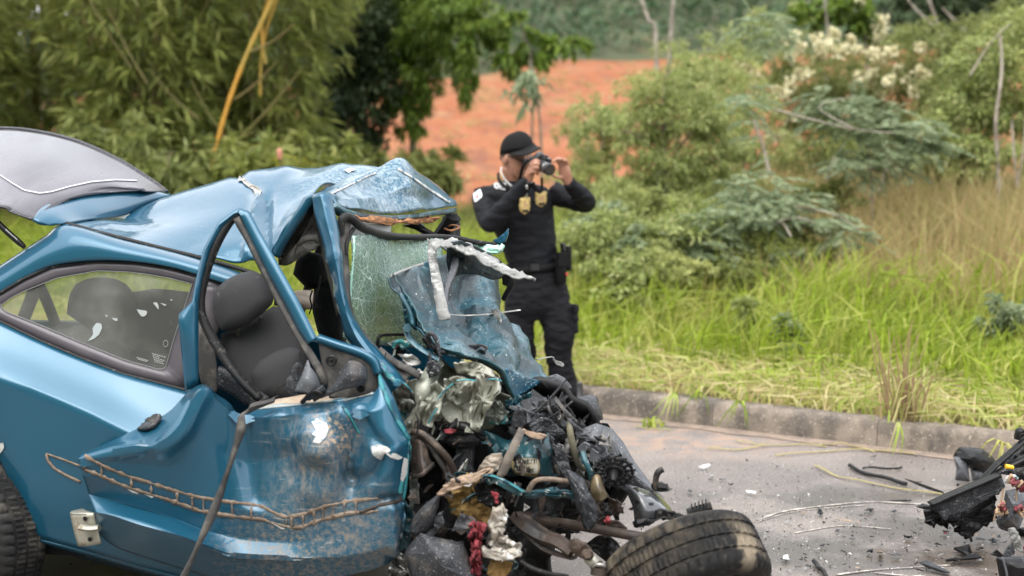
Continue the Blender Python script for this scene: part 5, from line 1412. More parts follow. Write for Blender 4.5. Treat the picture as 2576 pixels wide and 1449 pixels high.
band('far_front_pillar', [(1112, 546, 1.44), (1120, 570, 1.42), (1128, 598, 1.38)], [(1150, 536, 1.45), (1155, 560, 1.43), (1158, 592, 1.4)], m_black, car, n=14, thick=.03)
tube('copper_wire', [(1118, 575, 1.38), (1135, 580, 1.37), (1156, 572, 1.4), (1140, 566, 1.4), (1120, 570, 1.4)], .004, m_orange, car, n=20, f=P)

# --- shattered windscreen
wsr = [
    [(884, 590, .20), (925, 590, .34), (985, 598, .58), (1050, 602, .80), (1110, 602, .95)],
    [(878, 660, .17), (925, 660, .30), (985, 665, .50), (1050, 668, .70), (1110, 670, .88)],
    [(876, 740, .15), (925, 742, .24), (985, 745, .42), (1050, 750, .62), (1110, 752, .8)],
    [(872, 800, .14), (925, 815, .22), (985, 825, .38), (1050, 830, .55), (1110, 832, .72)],
    [(870, 850, .13), (920, 868, .2), (975, 868, .34), (1040, 872, .5), (1110, 880, .66)]]
ws = patch('windscreen', wsr, m_crazed, car, n=(34, 40), thick=.005, cr=[(4, .02, False), (13, .005, False)], seed=6, sharp=180)
strip_decal('glass_edge', [(890, 594), (884, 650), (880, 720), (876, 790), (872, 846)], 9, BV['windscreen'], m_glassedge, ws, n=40)
sheet('lower_glass', [(872, 846), (894, 852), (902, 886), (890, 892), (872, 884)], .14, m_crazed, amp=.006)
sheet('folded_glass', [(1170, 610), (1210, 612), (1250, 618), (1268, 616), (1262, 636), (1236, 636), (1200, 628)], 1.12, m_glassedge, amp=.014, n=40, thick=.008, seed=6)
tube('gasket_fragment', [(950, 868, .26), (955, 846, .26), (985, 842, .34), (1022, 842, .42)], .006, m_rubber, car, n=14, f=P)

# --- folded bonnet
hood = patch('bonnet', [
    [(984, 691, .22), (1030, 672, .40), (1080, 655, .55), (1125, 640, .75), (1185, 632, .95), (1240, 650, 1.12), (1266, 690, 1.2)],
    [(1012, 726, .20), (1050, 712, .36), (1098, 700, .52), (1140, 690, .78), (1190, 690, .96), (1240, 700, 1.10), (1268, 725, 1.18)],
    [(1038, 778, .17), (1075, 768, .30), (1115, 762, .46), (1160, 752, .72), (1200, 752, .84), (1245, 758, .98), (1285, 784, 1.08)],
    [(1052, 808, .15), (1090, 806, .24), (1130, 802, .36), (1175, 796, .5), (1215, 790, .62), (1262, 796, .78), (1308, 818, .95)],
    [(1074, 844, .12), (1110, 848, .18), (1148, 846, .26), (1190, 842, .36), (1232, 836, .50), (1285, 840, .66), (1335, 862, .86)],
    [(1108, 872, .10), (1142, 876, .14), (1180, 876, .20), (1220, 878, .30), (1262, 882, .42), (1308, 888, .56), (1352, 900, .78)],
    [(1160, 888, .10), (1190, 893, .12), (1222, 898, .16), (1255, 905, .22), (1290, 918, .34), (1328, 930, .48), (1366, 938, .70)],
    [(1210, 902, .12), (1235, 910, .13), (1258, 922, .15), (1278, 934, .20), (1305, 945, .28), (1336, 952, .42), (1370, 958, .62)]],
    m_hood, car, n=(56, 60), smooth=(True, True), thick=.008, cr=[(4, .018, True), (9, .010, True), (20, .004, False)], seed=3.3, sharp=22, folds=[([(1040, 690), (1075, 780), (1150, 860), (1230, 905)], .03, 26), ([(1130, 755), (1175, 820), (1235, 868)], -.035, 30), ([(1225, 700), (1235, 780), (1290, 850)], .03, 28), ([(1180, 700), (1165, 760), (1185, 810)], -.03, 24), ([(1255, 860), (1300, 910), (1345, 930)], .025, 22), ([(1270, 780), (1310, 850), (1350, 900)], -.03, 24), ([(1205, 870), (1255, 905), (1300, 930)], -.02, 18)], label='dusty bonnet folded up against the windscreen')
sheet('bonnet_flap', [(1274, 926), (1310, 944), (1366, 960), (1330, 982), (1291, 1004), (1278, 970)], .2, paint('flap_paint', [dict(col=(.6, .66, .66), rough=.7, scale=120, lo=.6, hi=.65)], ((8, .2, .02),)), amp=.006, n=40, dv=(.25, 0), thick=.006, parent=hood, fold=.02)
band('bonnet_lip', [(984, 691, .2), (1036, 770, .15), (1052, 808, .13), (1076, 846, .1), (1110, 876, .08), (1162, 892, .07), (1212, 906, .08), (1262, 934, .1), (1276, 970, .1), (1290, 1003, .12)], [(990, 700, .23), (1030, 775, .19), (1046, 812, .17), (1068, 850, .14), (1102, 884, .12), (1158, 901, .11), (1206, 915, .12), (1252, 940, .14), (1266, 972, .15), (1284, 1003, .16)], m_teal_p, hood, n=60, thick=.005, cr=[(20, .006, True)])
band('bonnet_lip', [(984, 690, .21), (1030, 671, .39), (1078, 656, .53)], [(986, 696, .2), (1031, 677, .38), (1080, 662, .52)], m_cowl, hood, n=20, thick=.006)
band('bonnet_fold', [(1008, 735, .16), (1022, 760, .15), (1034, 785, .14), (1040, 815, .13)], [(1022, 745, .19), (1035, 770, .18), (1046, 795, .17), (1052, 830, .16)], m_hood, hood, n=20, thick=.012)
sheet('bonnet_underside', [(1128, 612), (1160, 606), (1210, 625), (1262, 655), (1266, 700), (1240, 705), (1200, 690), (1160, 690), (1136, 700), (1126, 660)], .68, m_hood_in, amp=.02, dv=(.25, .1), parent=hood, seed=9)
sheet('hinge_arm', [(1015, 760), (1030, 752), (1046, 790), (1044, 822), (1022, 824), (1016, 800)], .16, m_teal_p, amp=.02, thick=.012, seed=12)
mb = MB(); mb.tube(pts([(1024, 832, .13), (1030, 850, .12), (1060, 878, .10), (1108, 905, .08)]), [.012, .012, .011, .010], 8, 16, flat=.4); mb.loft([(P(1024, 826, .12), CU * .016, np.array([0, 0, .016])), (P(1024, 826, .09), CU * .014, np.array([0, 0, .014]))], 6)
mb.build('hinge_arm', m_hood, car)
for O, v, s in (([(1180, 868), (1205, 864), (1230, 872), (1222, 884), (1196, 882)], .19, 1), ([(1235, 778), (1256, 782), (1262, 812), (1248, 832), (1240, 808)], .62, 2)):
    sheet('bent_bracket', O, v, m_cowl if s == 2 else m_dgrey, hood, amp=.02, jag=3, n=22, seed=s + 20)
# glass crumbs lying on the bonnet
mb = MB()
for k in range(220):
    x, y = rng.uniform(1000, 1360), rng.uniform(690, 950)
    h, nn, _, _ = BV['bonnet'].ray_cast(Vector(EYE), Vector(ray(x, y)))
    if h is None: continue
    q = np.array(h) - ray(x, y) * .003; r_ = rng.uniform(.001, .0028)
    a = ball(4) * r_ * 1.6 + q
    mb.add(a, [(0, 1, 2), (0, 2, 3), (0, 3, 1), (1, 3, 2)])
mb.build('glass_crumbs', M('glass_crumb', (.62, .72, .68), .25), hood, 0)['kind'] = 'stuff'

# --- bleached cowl panel above the bonnet
patch('scuttle_panel', [
    [(1076, 604, 0.50), (1092, 597, 0.52), (1125, 598, 0.56), (1165, 608, 0.62), (1215, 630, 0.66), (1262, 656, 0.64), (1300, 676, 0.60), (1350, 697, 0.54)],
    [(1082, 612, 0.44), (1100, 604, 0.46), (1130, 606, 0.50), (1168, 618, 0.54), (1212, 640, 0.56), (1258, 664, 0.54), (1298, 682, 0.52), (1346, 698, 0.50)],
    [(1092, 628, 0.40), (1110, 612, 0.42), (1136, 616, 0.46), (1170, 632, 0.50), (1205, 652, 0.52), (1240, 672, 0.52), (1282, 690, 0.50), (1334, 699, 0.48)]],
    m_cowl, car, n=(8, 50), thick=.006, cr=[(22, .010, True), (60, .004, True)], sharp=20, seed=2, label='bleached plastic scuttle panel torn upward')
band('scuttle_leg', [(1076, 604, .66), (1078, 650, .52), (1086, 700, .38), (1094, 750, .28), (1104, 803, .18)], [(1096, 612, .62), (1100, 655, .50), (1110, 700, .36), (1121, 750, .26), (1131, 800, .16)], m_cowl, car, n=30, thick=.008, cr=[(14, .010, True)], sharp=20)
band('scuttle_leg', [(1106, 616, .62), (1132, 640, .56), (1134, 668, .5), (1120, 712, .40), (1112, 745, .32)], [(1128, 620, .6), (1150, 645, .54), (1148, 675, .48), (1130, 722, .38), (1126, 760, .30)], m_mgrey, car, n=26, thick=.012)
band('scuttle_leg', [(1150, 620, .64), (1160, 650, .6), (1166, 672, .56)], [(1158, 620, .64), (1168, 648, .6), (1176, 676, .56)], m_mgrey, car, n=12, thick=.01)
tube('wiper_strip', [(1064, 772, .3), (1090, 784, .31), (1150, 793, .40), (1210, 792, .52), (1262, 786, .72), (1308, 780, .86)], .0045, m_cowl, car, n=30, f=P, flat=.5)
tube('loose_hose', [(1262, 672, 1.1), (1284, 686, 1.08), (1288, 712, 1.08), (1276, 735, 1.1), (1268, 752, 1.12)], .012, m_black, car, n=18, f=P)
sheet('loose_trim', [(1262, 680), (1282, 676), (1286, 700), (1280, 722), (1264, 716)], 1.16, m_black, amp=.02)
tube('loose_wire', [(1350, 905, .86), (1385, 898, .9), (1394, 902, .9)], .006, m_cowl, car, n=8, f=P, flat=.4)
sheet('loose_trim', [(1388, 902), (1418, 914), (1416, 924), (1400, 918)], .9, m_cowl, amp=.01, n=16)

# --- crushed inner wing and bulkhead, sage metal
sheet('bulkhead_plate', [(925, 905), (960, 920), (1000, 935), (1028, 950), (1032, 1000), (1025, 1045), (1000, 1035), (982, 1000), (960, 960), (935, 935)], .10, m_plate_g, amp=.03, thick=.008, dv=(.04, 0), seed=1)
mb = MB(); mb.loft([(P(986, 970, .04), CU * .016, np.array([0, 0, .016])), (P(986, 970, .02), CU * .014, np.array([0, 0, .014]))], 6); mb.build('bolt', m_teal_p, car)
def sage_grid():
    rows = []
    for i, y in enumerate(np.linspace(0, 1, 7)):
        r = []
        for j, x in enumerate(np.linspace(0, 1, 11)):
            top = np.interp(x, [0, .12, .3, .5, .75, .9, 1], [975, 945, 915, 903, 918, 938, 960])
            bot = np.interp(x, [0, .1, .2, .35, .5, .62, .75, .88, 1], [1062, 1090, 1070, 1062, 1040, 1050, 1098, 1060, 1000])
            px = 1022 + 240 * x + 12 * math.sin(y * 5 + x * 9)
            r.append((px, top + (bot - top) * y, .10 + .06 * math.sin(x * 13 + y * 4) - .05 * y + .12 * x))
        rows.append(r)
    return rows
patch('inner_wing', sage_grid(), m_sage, car, n=(60, 90), smooth=(True, True), thick=.006, cr=[(4, .06, True), (9, .02, True)], seed=11, sharp=80, label='sage green inner wing crumpled like cloth')
for O, v, s, mm in (
    ([(1200, 940), (1250, 950), (1262, 975), (1240, 1010), (1215, 1050), (1205, 1090), (1185, 1075), (1180, 1030), (1190, 985)], .04, 31, m_sage),
    ([(1060, 985), (1100, 960), (1120, 985), (1108, 1030), (1085, 1075), (1062, 1068), (1052, 1030)], .02, 32, m_sage),
    ([(1120, 955), (1160, 945), (1195, 960), (1190, 1000), (1160, 1020), (1125, 1010)], .05, 33, m_sage),
    ([(1140, 915), (1200, 912), (1240, 930), (1245, 950), (1200, 945), (1150, 940)], .06, 34, m_sage),
    ([(1222, 1000), (1260, 1010), (1282, 1040), (1270, 1068), (1235, 1066), (1220, 1040)], .10, 35, m_plate_g),
    ([(1010, 1000), (1040, 1010), (1036, 1060), (1018, 1080), (1000, 1050)], .06, 36, m_plate_g),
    ([(1270, 1010), (1300, 990), (1320, 1010), (1300, 1060), (1270, 1066)], .16, 37, m_hood)):
    sheet('metal_fold', O, v, mm, amp=.05, thick=.006, seed=s, scale=8, n=44, sharp=60)
for a, b in (((1100, 1005), (1140, 965)), ((1078, 1065), (1098, 1030)), ((1225, 955), (1260, 958)), ((1150, 958), (1196, 958)), ((1010, 960), (1036, 985))):
    A = pts([(a[0], a[1], -.02), ((a[0] + b[0]) / 2, (a[1] + b[1]) / 2 - 3, -.02), (b[0], b[1], .0)])
    tube('torn_edge', A, .005, m_tealedge, car, n=9, flat=.5)

# --- dark backing sheet filling the engine bay behind everything
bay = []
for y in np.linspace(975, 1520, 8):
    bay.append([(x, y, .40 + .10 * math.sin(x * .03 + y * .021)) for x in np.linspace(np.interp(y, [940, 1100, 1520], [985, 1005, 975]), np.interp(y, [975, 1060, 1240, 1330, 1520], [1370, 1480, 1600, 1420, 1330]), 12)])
patch('engine_bay', bay, M('bay_backing_black', (.007, .007, .007), .7), car, n=(40, 50), thick=.02, cr=[(7, .03, True), (16, .012, True)], sharp=20, seed=17)

# --- strut tower and suspension leg
mb = MB(); mb.loft([(P(1165, 1085, .20), CU * .075, CV * .075), (P(1165, 1098, .20), CU * .085, CV * .085), (P(1165, 1112, .20), CU * .072, CV * .07), (P(1165, 1122, .2), CU * .04, CV * .04)], 22)
mb.build('strut_top', m_dgrey, car)
tube('strut_hat', [(1118, 1078, .1), (1150, 1072, .06), (1185, 1078, .06), (1214, 1092, .08)], [.014, .016, .016, .01], m_black, car, n=14, f=P)
tube('suspension_leg', [(1172, 1115, .2), (1170, 1150, .19), (1170, 1180, .18), (1195, 1230, .16), (1230, 1260, .15)], [.032, .032, .03, .026, .024], m_dgrey, car, sides=14, n=20, f=P)
sheet('red_clip', [(1116, 1082), (1132, 1078), (1148, 1082), (1140, 1090), (1120, 1090)], .03, m_red, amp=.006, n=14)
patch('spring_cup', [[(1036, 1100, .02), (1055, 1108, -.04), (1075, 1118, -.02)], [(1034, 1150, .02), (1058, 1155, -.07), (1082, 1150, -.02)], [(1034, 1185, .02), (1062, 1178, -.08), (1088, 1160, -.02)], [(1034, 1204, .02), (1064, 1194, -.08), (1092, 1172, -.02)]], m_rust, car, n=(16, 16), thick=.012, cr=[(12, .006, False)])
band('spring_cup_lip', [(1034, 1196, -.02), (1062, 1188, -.10), (1092, 1162, -.04)], [(1036, 1206, -.02), (1064, 1198, -.10), (1094, 1172, -.04)], m_rust, car, n=16, thick=.012)
tube('brake_hose', [(1040, 1086, .0), (1062, 1092, -.02), (1085, 1108, -.02), (1108, 1132, -.02), (1130, 1158, .0), (1142, 1185, .02)], .012, m_rust, car, n=24, f=P)
tube('brake_hose', [(1042, 1094, .0), (1070, 1104, -.01), (1100, 1150, .0), (1120, 1180, .02)], .010, m_greyrub, car, n=24, f=P)
sheet('bent_plate', [(1100, 1130), (1118, 1138), (1140, 1180), (1150, 1210), (1140, 1214), (1122, 1185), (1106, 1160)], .0, m_rust, amp=.02, seed=40)

# --- teal chassis leg with the printed sticker
tl = patch('chassis_leg', [
    [(1222, 1082, .16), (1260, 1096, .12), (1300, 1098, .12), (1345, 1088, .14), (1385, 1080, .2)],
    [(1226, 1120, .14), (1265, 1130, .08), (1305, 1130, .06), (1350, 1128, .08), (1392, 1118, .16)],
    [(1224, 1150, .16), (1270, 1158, .08), (1310, 1160, .04), (1355, 1160, .06), (1398, 1160, .16)],
    [(1250, 1182, .14), (1285, 1186, .08), (1320, 1192, .05), (1360, 1196, .07), (1404, 1200, .18)],
    [(1270, 1196, .2), (1295, 1206, .14), (1325, 1212, .12), (1365, 1216, .14), (1408, 1214, .24)]],
    m_teal_p, car, n=(34, 40), thick=.01, cr=[(8, .018, True), (18, .006, False)], sharp=40, seed=7)
st = decal('sticker', [(1290, 1150), (1320, 1151), (1352, 1154), (1356, 1176), (1352, 1199), (1320, 1194), (1296, 1190), (1288, 1170)], BV['chassis_leg'], M('yellowed_sticker', (.26, .21, .10), .6, var=(20, (.25, .19, .07), .45, .6)), tl, .004, 30)
decal('sticker_print', [(1300, 1151), (1348, 1155), (1350, 1188), (1300, 1184)], BV['chassis_leg'], M('sticker_white', (.42, .40, .34), .6, var=(30, (.4, .36, .26), .5, .65)), st, .007, 24)
mb = MB(); r_ = random.Random(3)
for y0, y1 in ((1153, 1164), (1169, 1181)):
    x = 1303
    while x < 1344:
        w_ = r_.choice([1.0, 1.6, 2.4])
        if not (y0 > 1160 and x > 1334):
            mb.add(drape([(x, y0 + (x - 1300) * .07), (x + w_, y0 + (x - 1300) * .07), (x + w_, y1 + (x - 1300) * .06), (x, y1 + (x - 1300) * .06)], BV['chassis_leg'], .010), [(0, 1, 2, 3)])
        x += w_ + r_.choice([1.0, 1.6, 2.6])
TV, TF = text_poly('081', 12, .15)
mb.add(drape([(1331 + x * .62, 1183 - y + x * .05) for x, y, _ in TV], BV['chassis_leg'], .011), TF)
mb.build('barcode', M('print_black', (.02, .02, .02), .7), st, 0)['kind'] = 'stuff'
band('bent_strip', [(1306, 1074, -.06), (1290, 1105, -.12), (1270, 1145, -.16), (1256, 1180, -.17), (1247, 1198, -.17)], [(1322, 1084, -.06), (1308, 1115, -.12), (1290, 1155, -.16), (1274, 1192, -.17), (1262, 1203, -.17)], M('taupe_seal', (.13, .108, .085), .8, var=(16, (.06, .05, .04), .42, .62), bump=((40, .5, .008),)), car, n=26, thick=.014, cr=[(12, .008, False)])
sheet('tan_fragment', [(1312, 1080), (1340, 1086), (1376, 1096), (1364, 1106), (1338, 1102), (1320, 1092)], -.05, m_tan, amp=.008, n=26, seed=4)
sheet('tan_fragment', [(1098, 1242), (1125, 1215), (1160, 1196), (1195, 1190), (1230, 1176), (1246, 1180), (1240, 1190), (1205, 1206), (1165, 1222), (1130, 1236), (1102, 1246)], -.10, m_tan, amp=.02, n=40, seed=5, dv=(.03, -.1))
sheet('tan_fragment', [(1200, 1185), (1222, 1150), (1240, 1140), (1262, 1142), (1264, 1160), (1250, 1185), (1225, 1190)], .0, M('pale_rubber', (.30, .25, .20), .85, var=(14, (.18, .15, .12), .45, .6)), amp=.02, seed=6)
patch('front_rail', [
    [(1216, 1196, -.02), (1250, 1196, -.06), (1290, 1212, -.07), (1330, 1228, -.06), (1370, 1222, -.02), (1410, 1222, .02), (1450, 1232, .06)],
    [(1222, 1206, -.06), (1255, 1212, -.11), (1292, 1232, -.11), (1332, 1240, -.08), (1372, 1240, -.05), (1412, 1242, -.01), (1452, 1246, .05)],
    [(1232, 1214, -.02), (1262, 1226, -.06), (1300, 1250, -.06), (1335, 1256, -.04), (1375, 1258, .0), (1415, 1262, .04), (1452, 1262, .08)]],
    m_teal_p, car, n=(18, 50), thick=.01, cr=[(9, .016, True), (22, .005, False)], sharp=40, seed=9)
tube('torn_edge', [(1218, 1196, -.06), (1250, 1200, -.11), (1290, 1220, -.12), (1316, 1236, -.11)], .006, m_tealedge, car, n=16, f=P, flat=.5)
tube('fuel_pipe', [(1330, 1232, -.08), (1342, 1214, -.1), (1360, 1206, -.1), (1390, 1206, -.06), (1420, 1210, -.02), (1448, 1216, .02)], .008, m_glue, car, n=26, f=P)
sheet('dark_fragment', [(1190, 1222), (1230, 1206), (1268, 1224), (1262, 1262), (1236, 1278), (1205, 1262)], -.07, m_black, amp=.03, seed=41)
sheet('yellow_foam', [(1128, 1240), (1165, 1222), (1186, 1226), (1240, 1284), (1236, 1300), (1228, 1322), (1200, 1318), (1175, 1295), (1150, 1298), (1132, 1290)], -.02, m_foam, amp=.03, jag=3, thick=.05, seed=42, n=44)
sheet('torn_white_panel', [(1240, 1276), (1268, 1266), (1276, 1286), (1262, 1310), (1248, 1318), (1256, 1340), (1262, 1366), (1290, 1372), (1308, 1372), (1312, 1392), (1300, 1398), (1270, 1394), (1232, 1388), (1238, 1362), (1232, 1330), (1226, 1320), (1232, 1296)], -.12, m_white, amp=.03, jag=5, n=60, seed=43, thick=.012)
sheet('torn_white_panel', [(1212, 1386), (1240, 1384), (1276, 1388), (1304, 1396), (1296, 1408), (1268, 1412), (1240, 1408), (1214, 1402)], -.16, m_white, amp=.02, jag=4, n=44, seed=44, thick=.02)
sheet('tan_fragment', [(1236, 1406), (1280, 1412), (1290, 1418), (1270, 1460), (1240, 1470), (1226, 1440)], -.12, m_foam, amp=.02, seed=45)
# red cloth: a twisted rag
sheet('red_rag', [(1186, 1314), (1212, 1310), (1217, 1325), (1206, 1348), (1204, 1374), (1218, 1390), (1206, 1410), (1209, 1440), (1196, 1456), (1180, 1437), (1192, 1411), (1186, 1396), (1192, 1376), (1183, 1350), (1184, 1330)], -.15, m_red, amp=.05, jag=4, n=64, seed=77, scale=14, sharp=60, thick=.012)
sheet('red_rag', [(1238, 1236), (1252, 1242), (1254, 1262), (1246, 1266)], -.14, m_red, amp=.02, jag=3, n=16)
# a torn dark liner and other shields low down
sheet('arch_liner', [(1058, 1340), (1100, 1352), (1150, 1362), (1170, 1372), (1182, 1410), (1206, 1470), (1050, 1490), (1030, 1440), (1015, 1395), (1030, 1370)], -.14, m_dgrey, amp=.006, n=44, seed=46, thick=.008, bow=.05)
sheet('arch_liner', [(1110, 1236), (1104, 1270), (1092, 1310), (1072, 1338), (1040, 1350), (1028, 1332), (1040, 1300), (1066, 1270)], -.10, m_dgrey, amp=.008, seed=47, thick=.008, bow=.03)
sheet('dark_fragment', [(1134, 1338), (1160, 1290), (1196, 1306), (1200, 1326)], -.14, m_dgrey, amp=.01, seed=48)
sheet('dark_fragment', [(1096, 1300), (1112, 1290), (1116, 1316), (1100, 1334), (1090, 1322)], -.05, m_mgrey, amp=.02, seed=49)
sheet('torn_foil', [(985, 1400), (1012, 1388), (1030, 1402), (1060, 1410), (1078, 1440), (1070, 1480), (990, 1480), (975, 1440)], -.06, M('crumpled_foil', (.30, .30, .29), .3, metal=.8, layers=(dict(col=(.04, .04, .04), scale=12, lo=.5, hi=.6),), bump=((30, .8, .01),)), amp=.06, jag=5, n=50, seed=50, scale=12, sharp=20)
# frayed blue wing skin between door and engine bay
sheet('wing_remnant', [(1000, 1262), (1020, 1258), (1036, 1290), (1040, 1340), (1024, 1380), (1004, 1390), (1000, 1340)], .03, m_teal_p, amp=.03, seed=51, n=40)
sheet('wing_remnant', [(985, 1270), (1012, 1262), (1020, 1300), (1010, 1350), (996, 1378), (984, 1330)], -.05, m_door, amp=.02, seed=52, n=40)
sheet('wing_remnant', [(1030, 1200), (1050, 1205), (1056, 1260), (1048, 1310), (1030, 1280)], .06, m_plate_g, amp=.02, seed=53)

# --- control arm, drive shaft
mb = MB()
mb.tube(pts([(1300, 1300, .04), (1330, 1325, -.02), (1370, 1350, -.06), (1410, 1365, -.10), (1440, 1390, -.12)]), [.028, .034, .030, .027, .022], 6, 26, flat=.75)
mb.tube(pts([(1320, 1335, -.02), (1370, 1380, -.06), (1425, 1400, -.1), (1445, 1402, -.12)]), [.016, .016, .014, .016], 5, 16, flat=.5)
arm = mb.build('control_arm', m_rust, car)
sheet('arm_plate', [(1432, 1362), (1450, 1356), (1474, 1370), (1492, 1394), (1490, 1406), (1470, 1408), (1446, 1396), (1432, 1380)], -.16, m_rust, arm, amp=.004, thick=.014, n=30)
for x, y in ((1446, 1372), (1478, 1396)):
    mb = MB(); mb.loft([(P(x, y, -.175), CU * .020, np.array([0, 0, .018])), (P(x, y, -.185), CU * .018, np.array([0, 0, .016]))], 16); mb.loft([(P(x, y, -.185), CU * .013, np.array([0, 0, .012])), (P(x, y, -.205), CU * .012, np.array([0, 0, .011]))], 6); mb.build('bolt', m_rust, arm)
tube('ball_joint_stem', [(1482, 1402, -.15), (1494, 1416, -.16), (1504, 1424, -.17)], [.02, .018, .02], m_bracket, arm, n=8, f=P)
a = np.linspace(0, 2 * math.pi, 25)
jc = P(1508, 1428, -.17)
tube('ball_joint_ring', [jc + CU * .022 * math.cos(x) + (np.array([0, 0, .8]) * .016 - CV * .012) * math.sin(x) for x in a], .007, m_steel, arm)
mb = MB(); mb.loft([(jc - np.array([0, 0, .02]), CU * .028, CV * .024), (jc + np.array([0, 0, .002]), CU * .024, CV * .02)], 14); mb.build('ball_joint', m_rust, arm)
tube('drive_shaft', [(1318, 1300, .16), (1380, 1312, .14), (1440, 1320, .1), (1540, 1338, .04), (1650, 1358, -.02)], [.020, .018, .016, .016, .017], m_rust, car, sides=12, n=30, f=P)
tube('dark_hose', [(1298, 1402, -.1), (1330, 1425, -.12), (1370, 1440, -.12), (1430, 1452, -.1)], .008, m_rubber, car, n=20, f=P)
tube('dark_hose', [(1560, 1410, .1), (1600, 1440, .05), (1540, 1470, .0)], .02, m_rust, car, n=10, f=P)
sheet('underbody_panel', [(1470, 1370), (1500, 1350), (1530, 1346), (1560, 1372), (1580, 1420), (1560, 1440), (1520, 1410)], .3, m_black, amp=.02, seed=56)

# --- radiator support and bumper remains to the front
sheet('slam_panel', [(1462, 1080), (1500, 1064), (1540, 1078), (1568, 1112), (1596, 1160), (1640, 1220), (1676, 1258), (1660, 1270), (1610, 1240), (1560, 1226), (1510, 1200), (1480, 1140)], .30, m_mgrey, amp=.006, n=50, seed=60, thick=.01, bow=.04, label='long dark grey front panel pointing down at the tipped wheel')
sheet('headlamp_housing', [(1452, 1000), (1480, 992), (1502, 996), (1514, 1030), (1518, 1056), (1490, 1062), (1466, 1048), (1455, 1026)], .55, m_dgrey, amp=.004, bow=.07, seed=61, thick=.02)
sheet('dark_fragment', [(1490, 1062), (1530, 1066), (1536, 1076), (1496, 1078)], .5, m_black, amp=.006, seed=62)
mb = MB()
fc_ = P(1545, 1186, .04); e1, e2 = CU, unit(np.array([0, 0, 1.0]) - CV * .55)
ax = np.cross(e1, e2)
for r0, w_ in ((.058, .006), (.038, .004), (.022, .006)):
    mb.tube([fc_ + r0 * (e1 * math.cos(x) + e2 * math.sin(x)) for x in np.linspace(0, 2 * math.pi, 33)], w_, 6)
fan = mb.build('cooling_fan', m_black, car)
for q in range(15):
    x = q / 15 * 2 * math.pi + .1
    d1 = e1 * math.cos(x) + e2 * math.sin(x); d2 = -e1 * math.sin(x) + e2 * math.cos(x)
    V = [fc_ + d1 * .022 - d2 * .006, fc_ + d1 * .022 + d2 * .006, fc_ + d1 * .07 + d2 * .013 + ax * .006, fc_ + d1 * .07 - d2 * .004 - ax * .006]
    V = V + [v + ax * .003 for v in V]
    link('blade', mesh_from('blade', V, [(0, 1, 2, 3), (7, 6, 5, 4), (0, 4, 5, 1), (1, 5, 6, 2), (2, 6, 7, 3), (3, 7, 4, 0)], m_dgrey, 0), fan)
mb = MB(); sg = 1 if np.dot(ax, EYE - fc_) > 0 else -1
mb.loft([(fc_, e1 * .018, e2 * .018), (fc_ + sg * ax * .02, e1 * .016, e2 * .016), (fc_ + sg * ax * .045, e1 * .007, e2 * .007)], 12); mb.build('hub', m_black, fan)
m_glossk = M('wet_black_steel', (.05, .052, .055), .2, coat=.8, layers=(dict(col=(.2, .2, .2), rough=.6, scale=12, lo=.6, hi=.66),), bump=((14, .25, .01),))
bb = patch('crash_beam', [
    [(1556, 1226, .24), (1580, 1220, .18), (1610, 1228, .18), (1645, 1240, .2), (1668, 1252, .24)],
    [(1576, 1240, .16), (1600, 1240, .10), (1630, 1250, .11), (1660, 1262, .14), (1680, 1270, .2)],
    [(1590, 1278, .12), (1615, 1280, .07), (1645, 1284, .08), (1672, 1286, .1), (1690, 1286, .16)],
    [(1594, 1312, .12), (1622, 1318, .07), (1640, 1310, .08), (1650, 1292, .1), (1700, 1292, .16)]],
    m_glossk, car, n=(22, 28), thick=.014, cr=[(10, .006, False)], sharp=40, seed=4)
for x, y in ((1604, 1262), (1638, 1268)):
    decal('slot', [(x - 6, y - 3), (x + 5, y - 2), (x + 6, y + 3), (x - 5, y + 3)], BV['crash_beam'], m_black, bb, .003, 12)
sheet('dark_fragment', [(1592, 1312), (1640, 1306), (1650, 1278), (1690, 1284), (1732, 1300), (1700, 1306), (1660, 1306), (1636, 1318), (1600, 1330)], .06, m_black, amp=.01, jag=4, n=44, seed=63)
sheet('hanging_flap', [(1418, 1175), (1448, 1190), (1472, 1206), (1482, 1236), (1498, 1262), (1506, 1290), (1498, 1322), (1482, 1338), (1466, 1326), (1462, 1300), (1448, 1276), (1444, 1250), (1432, 1214)], -.04, m_dgrey, amp=.012, n=50, seed=64, thick=.006, bow=.03)
sheet('hanging_flap', [(1390, 1116), (1410, 1122), (1430, 1160), (1440, 1196), (1424, 1206), (1402, 1170)], .0, m_dgrey, amp=.012, seed=65)
band('bracket_arm', [(1436, 1040, .06), (1440, 1080, .03), (1450, 1130, .03), (1462, 1170, .05), (1486, 1180, .08)], [(1426, 1042, .06), (1426, 1084, .03), (1436, 1134, .03), (1452, 1176, .05), (1478, 1188, .08)], M('olive_plastic', (.13, .12, .075), .5, var=(10, (.06, .055, .04), .45, .6)), car, n=24, thick=.014)
band('bracket_arm', [(1500, 1064, .2), (1488, 1090, .16), (1468, 1120, .14), (1456, 1160, .12)], [(1520, 1074, .2), (1506, 1100, .16), (1484, 1130, .14), (1466, 1168, .12)], m_mgrey, car, n=20, thick=.03)
sheet('dark_fragment', [(1448, 1130), (1470, 1112), (1484, 1120), (1470, 1142)], .06, m_mgrey, amp=.006, seed=66)
tube('blue_hose', [(1466, 1140, .04), (1472, 1160, .02), (1484, 1185, .02), (1488, 1206, .04)], .010, m_teal_p, car, n=14, f=P)
patch('torn_casing', [[(1488, 1210, .04), (1500, 1196, .02), (1512, 1204, .04)], [(1486, 1238, .02), (1506, 1232, -.02), (1528, 1236, .03)], [(1492, 1262, .04), (1512, 1262, .0), (1534, 1250, .05)]], M('amber_casing', (.17, .13, .075), .35, var=(12, (.06, .05, .04), .45, .6)), car, n=(12, 12), thick=.01, cr=[(14, .01, False)])
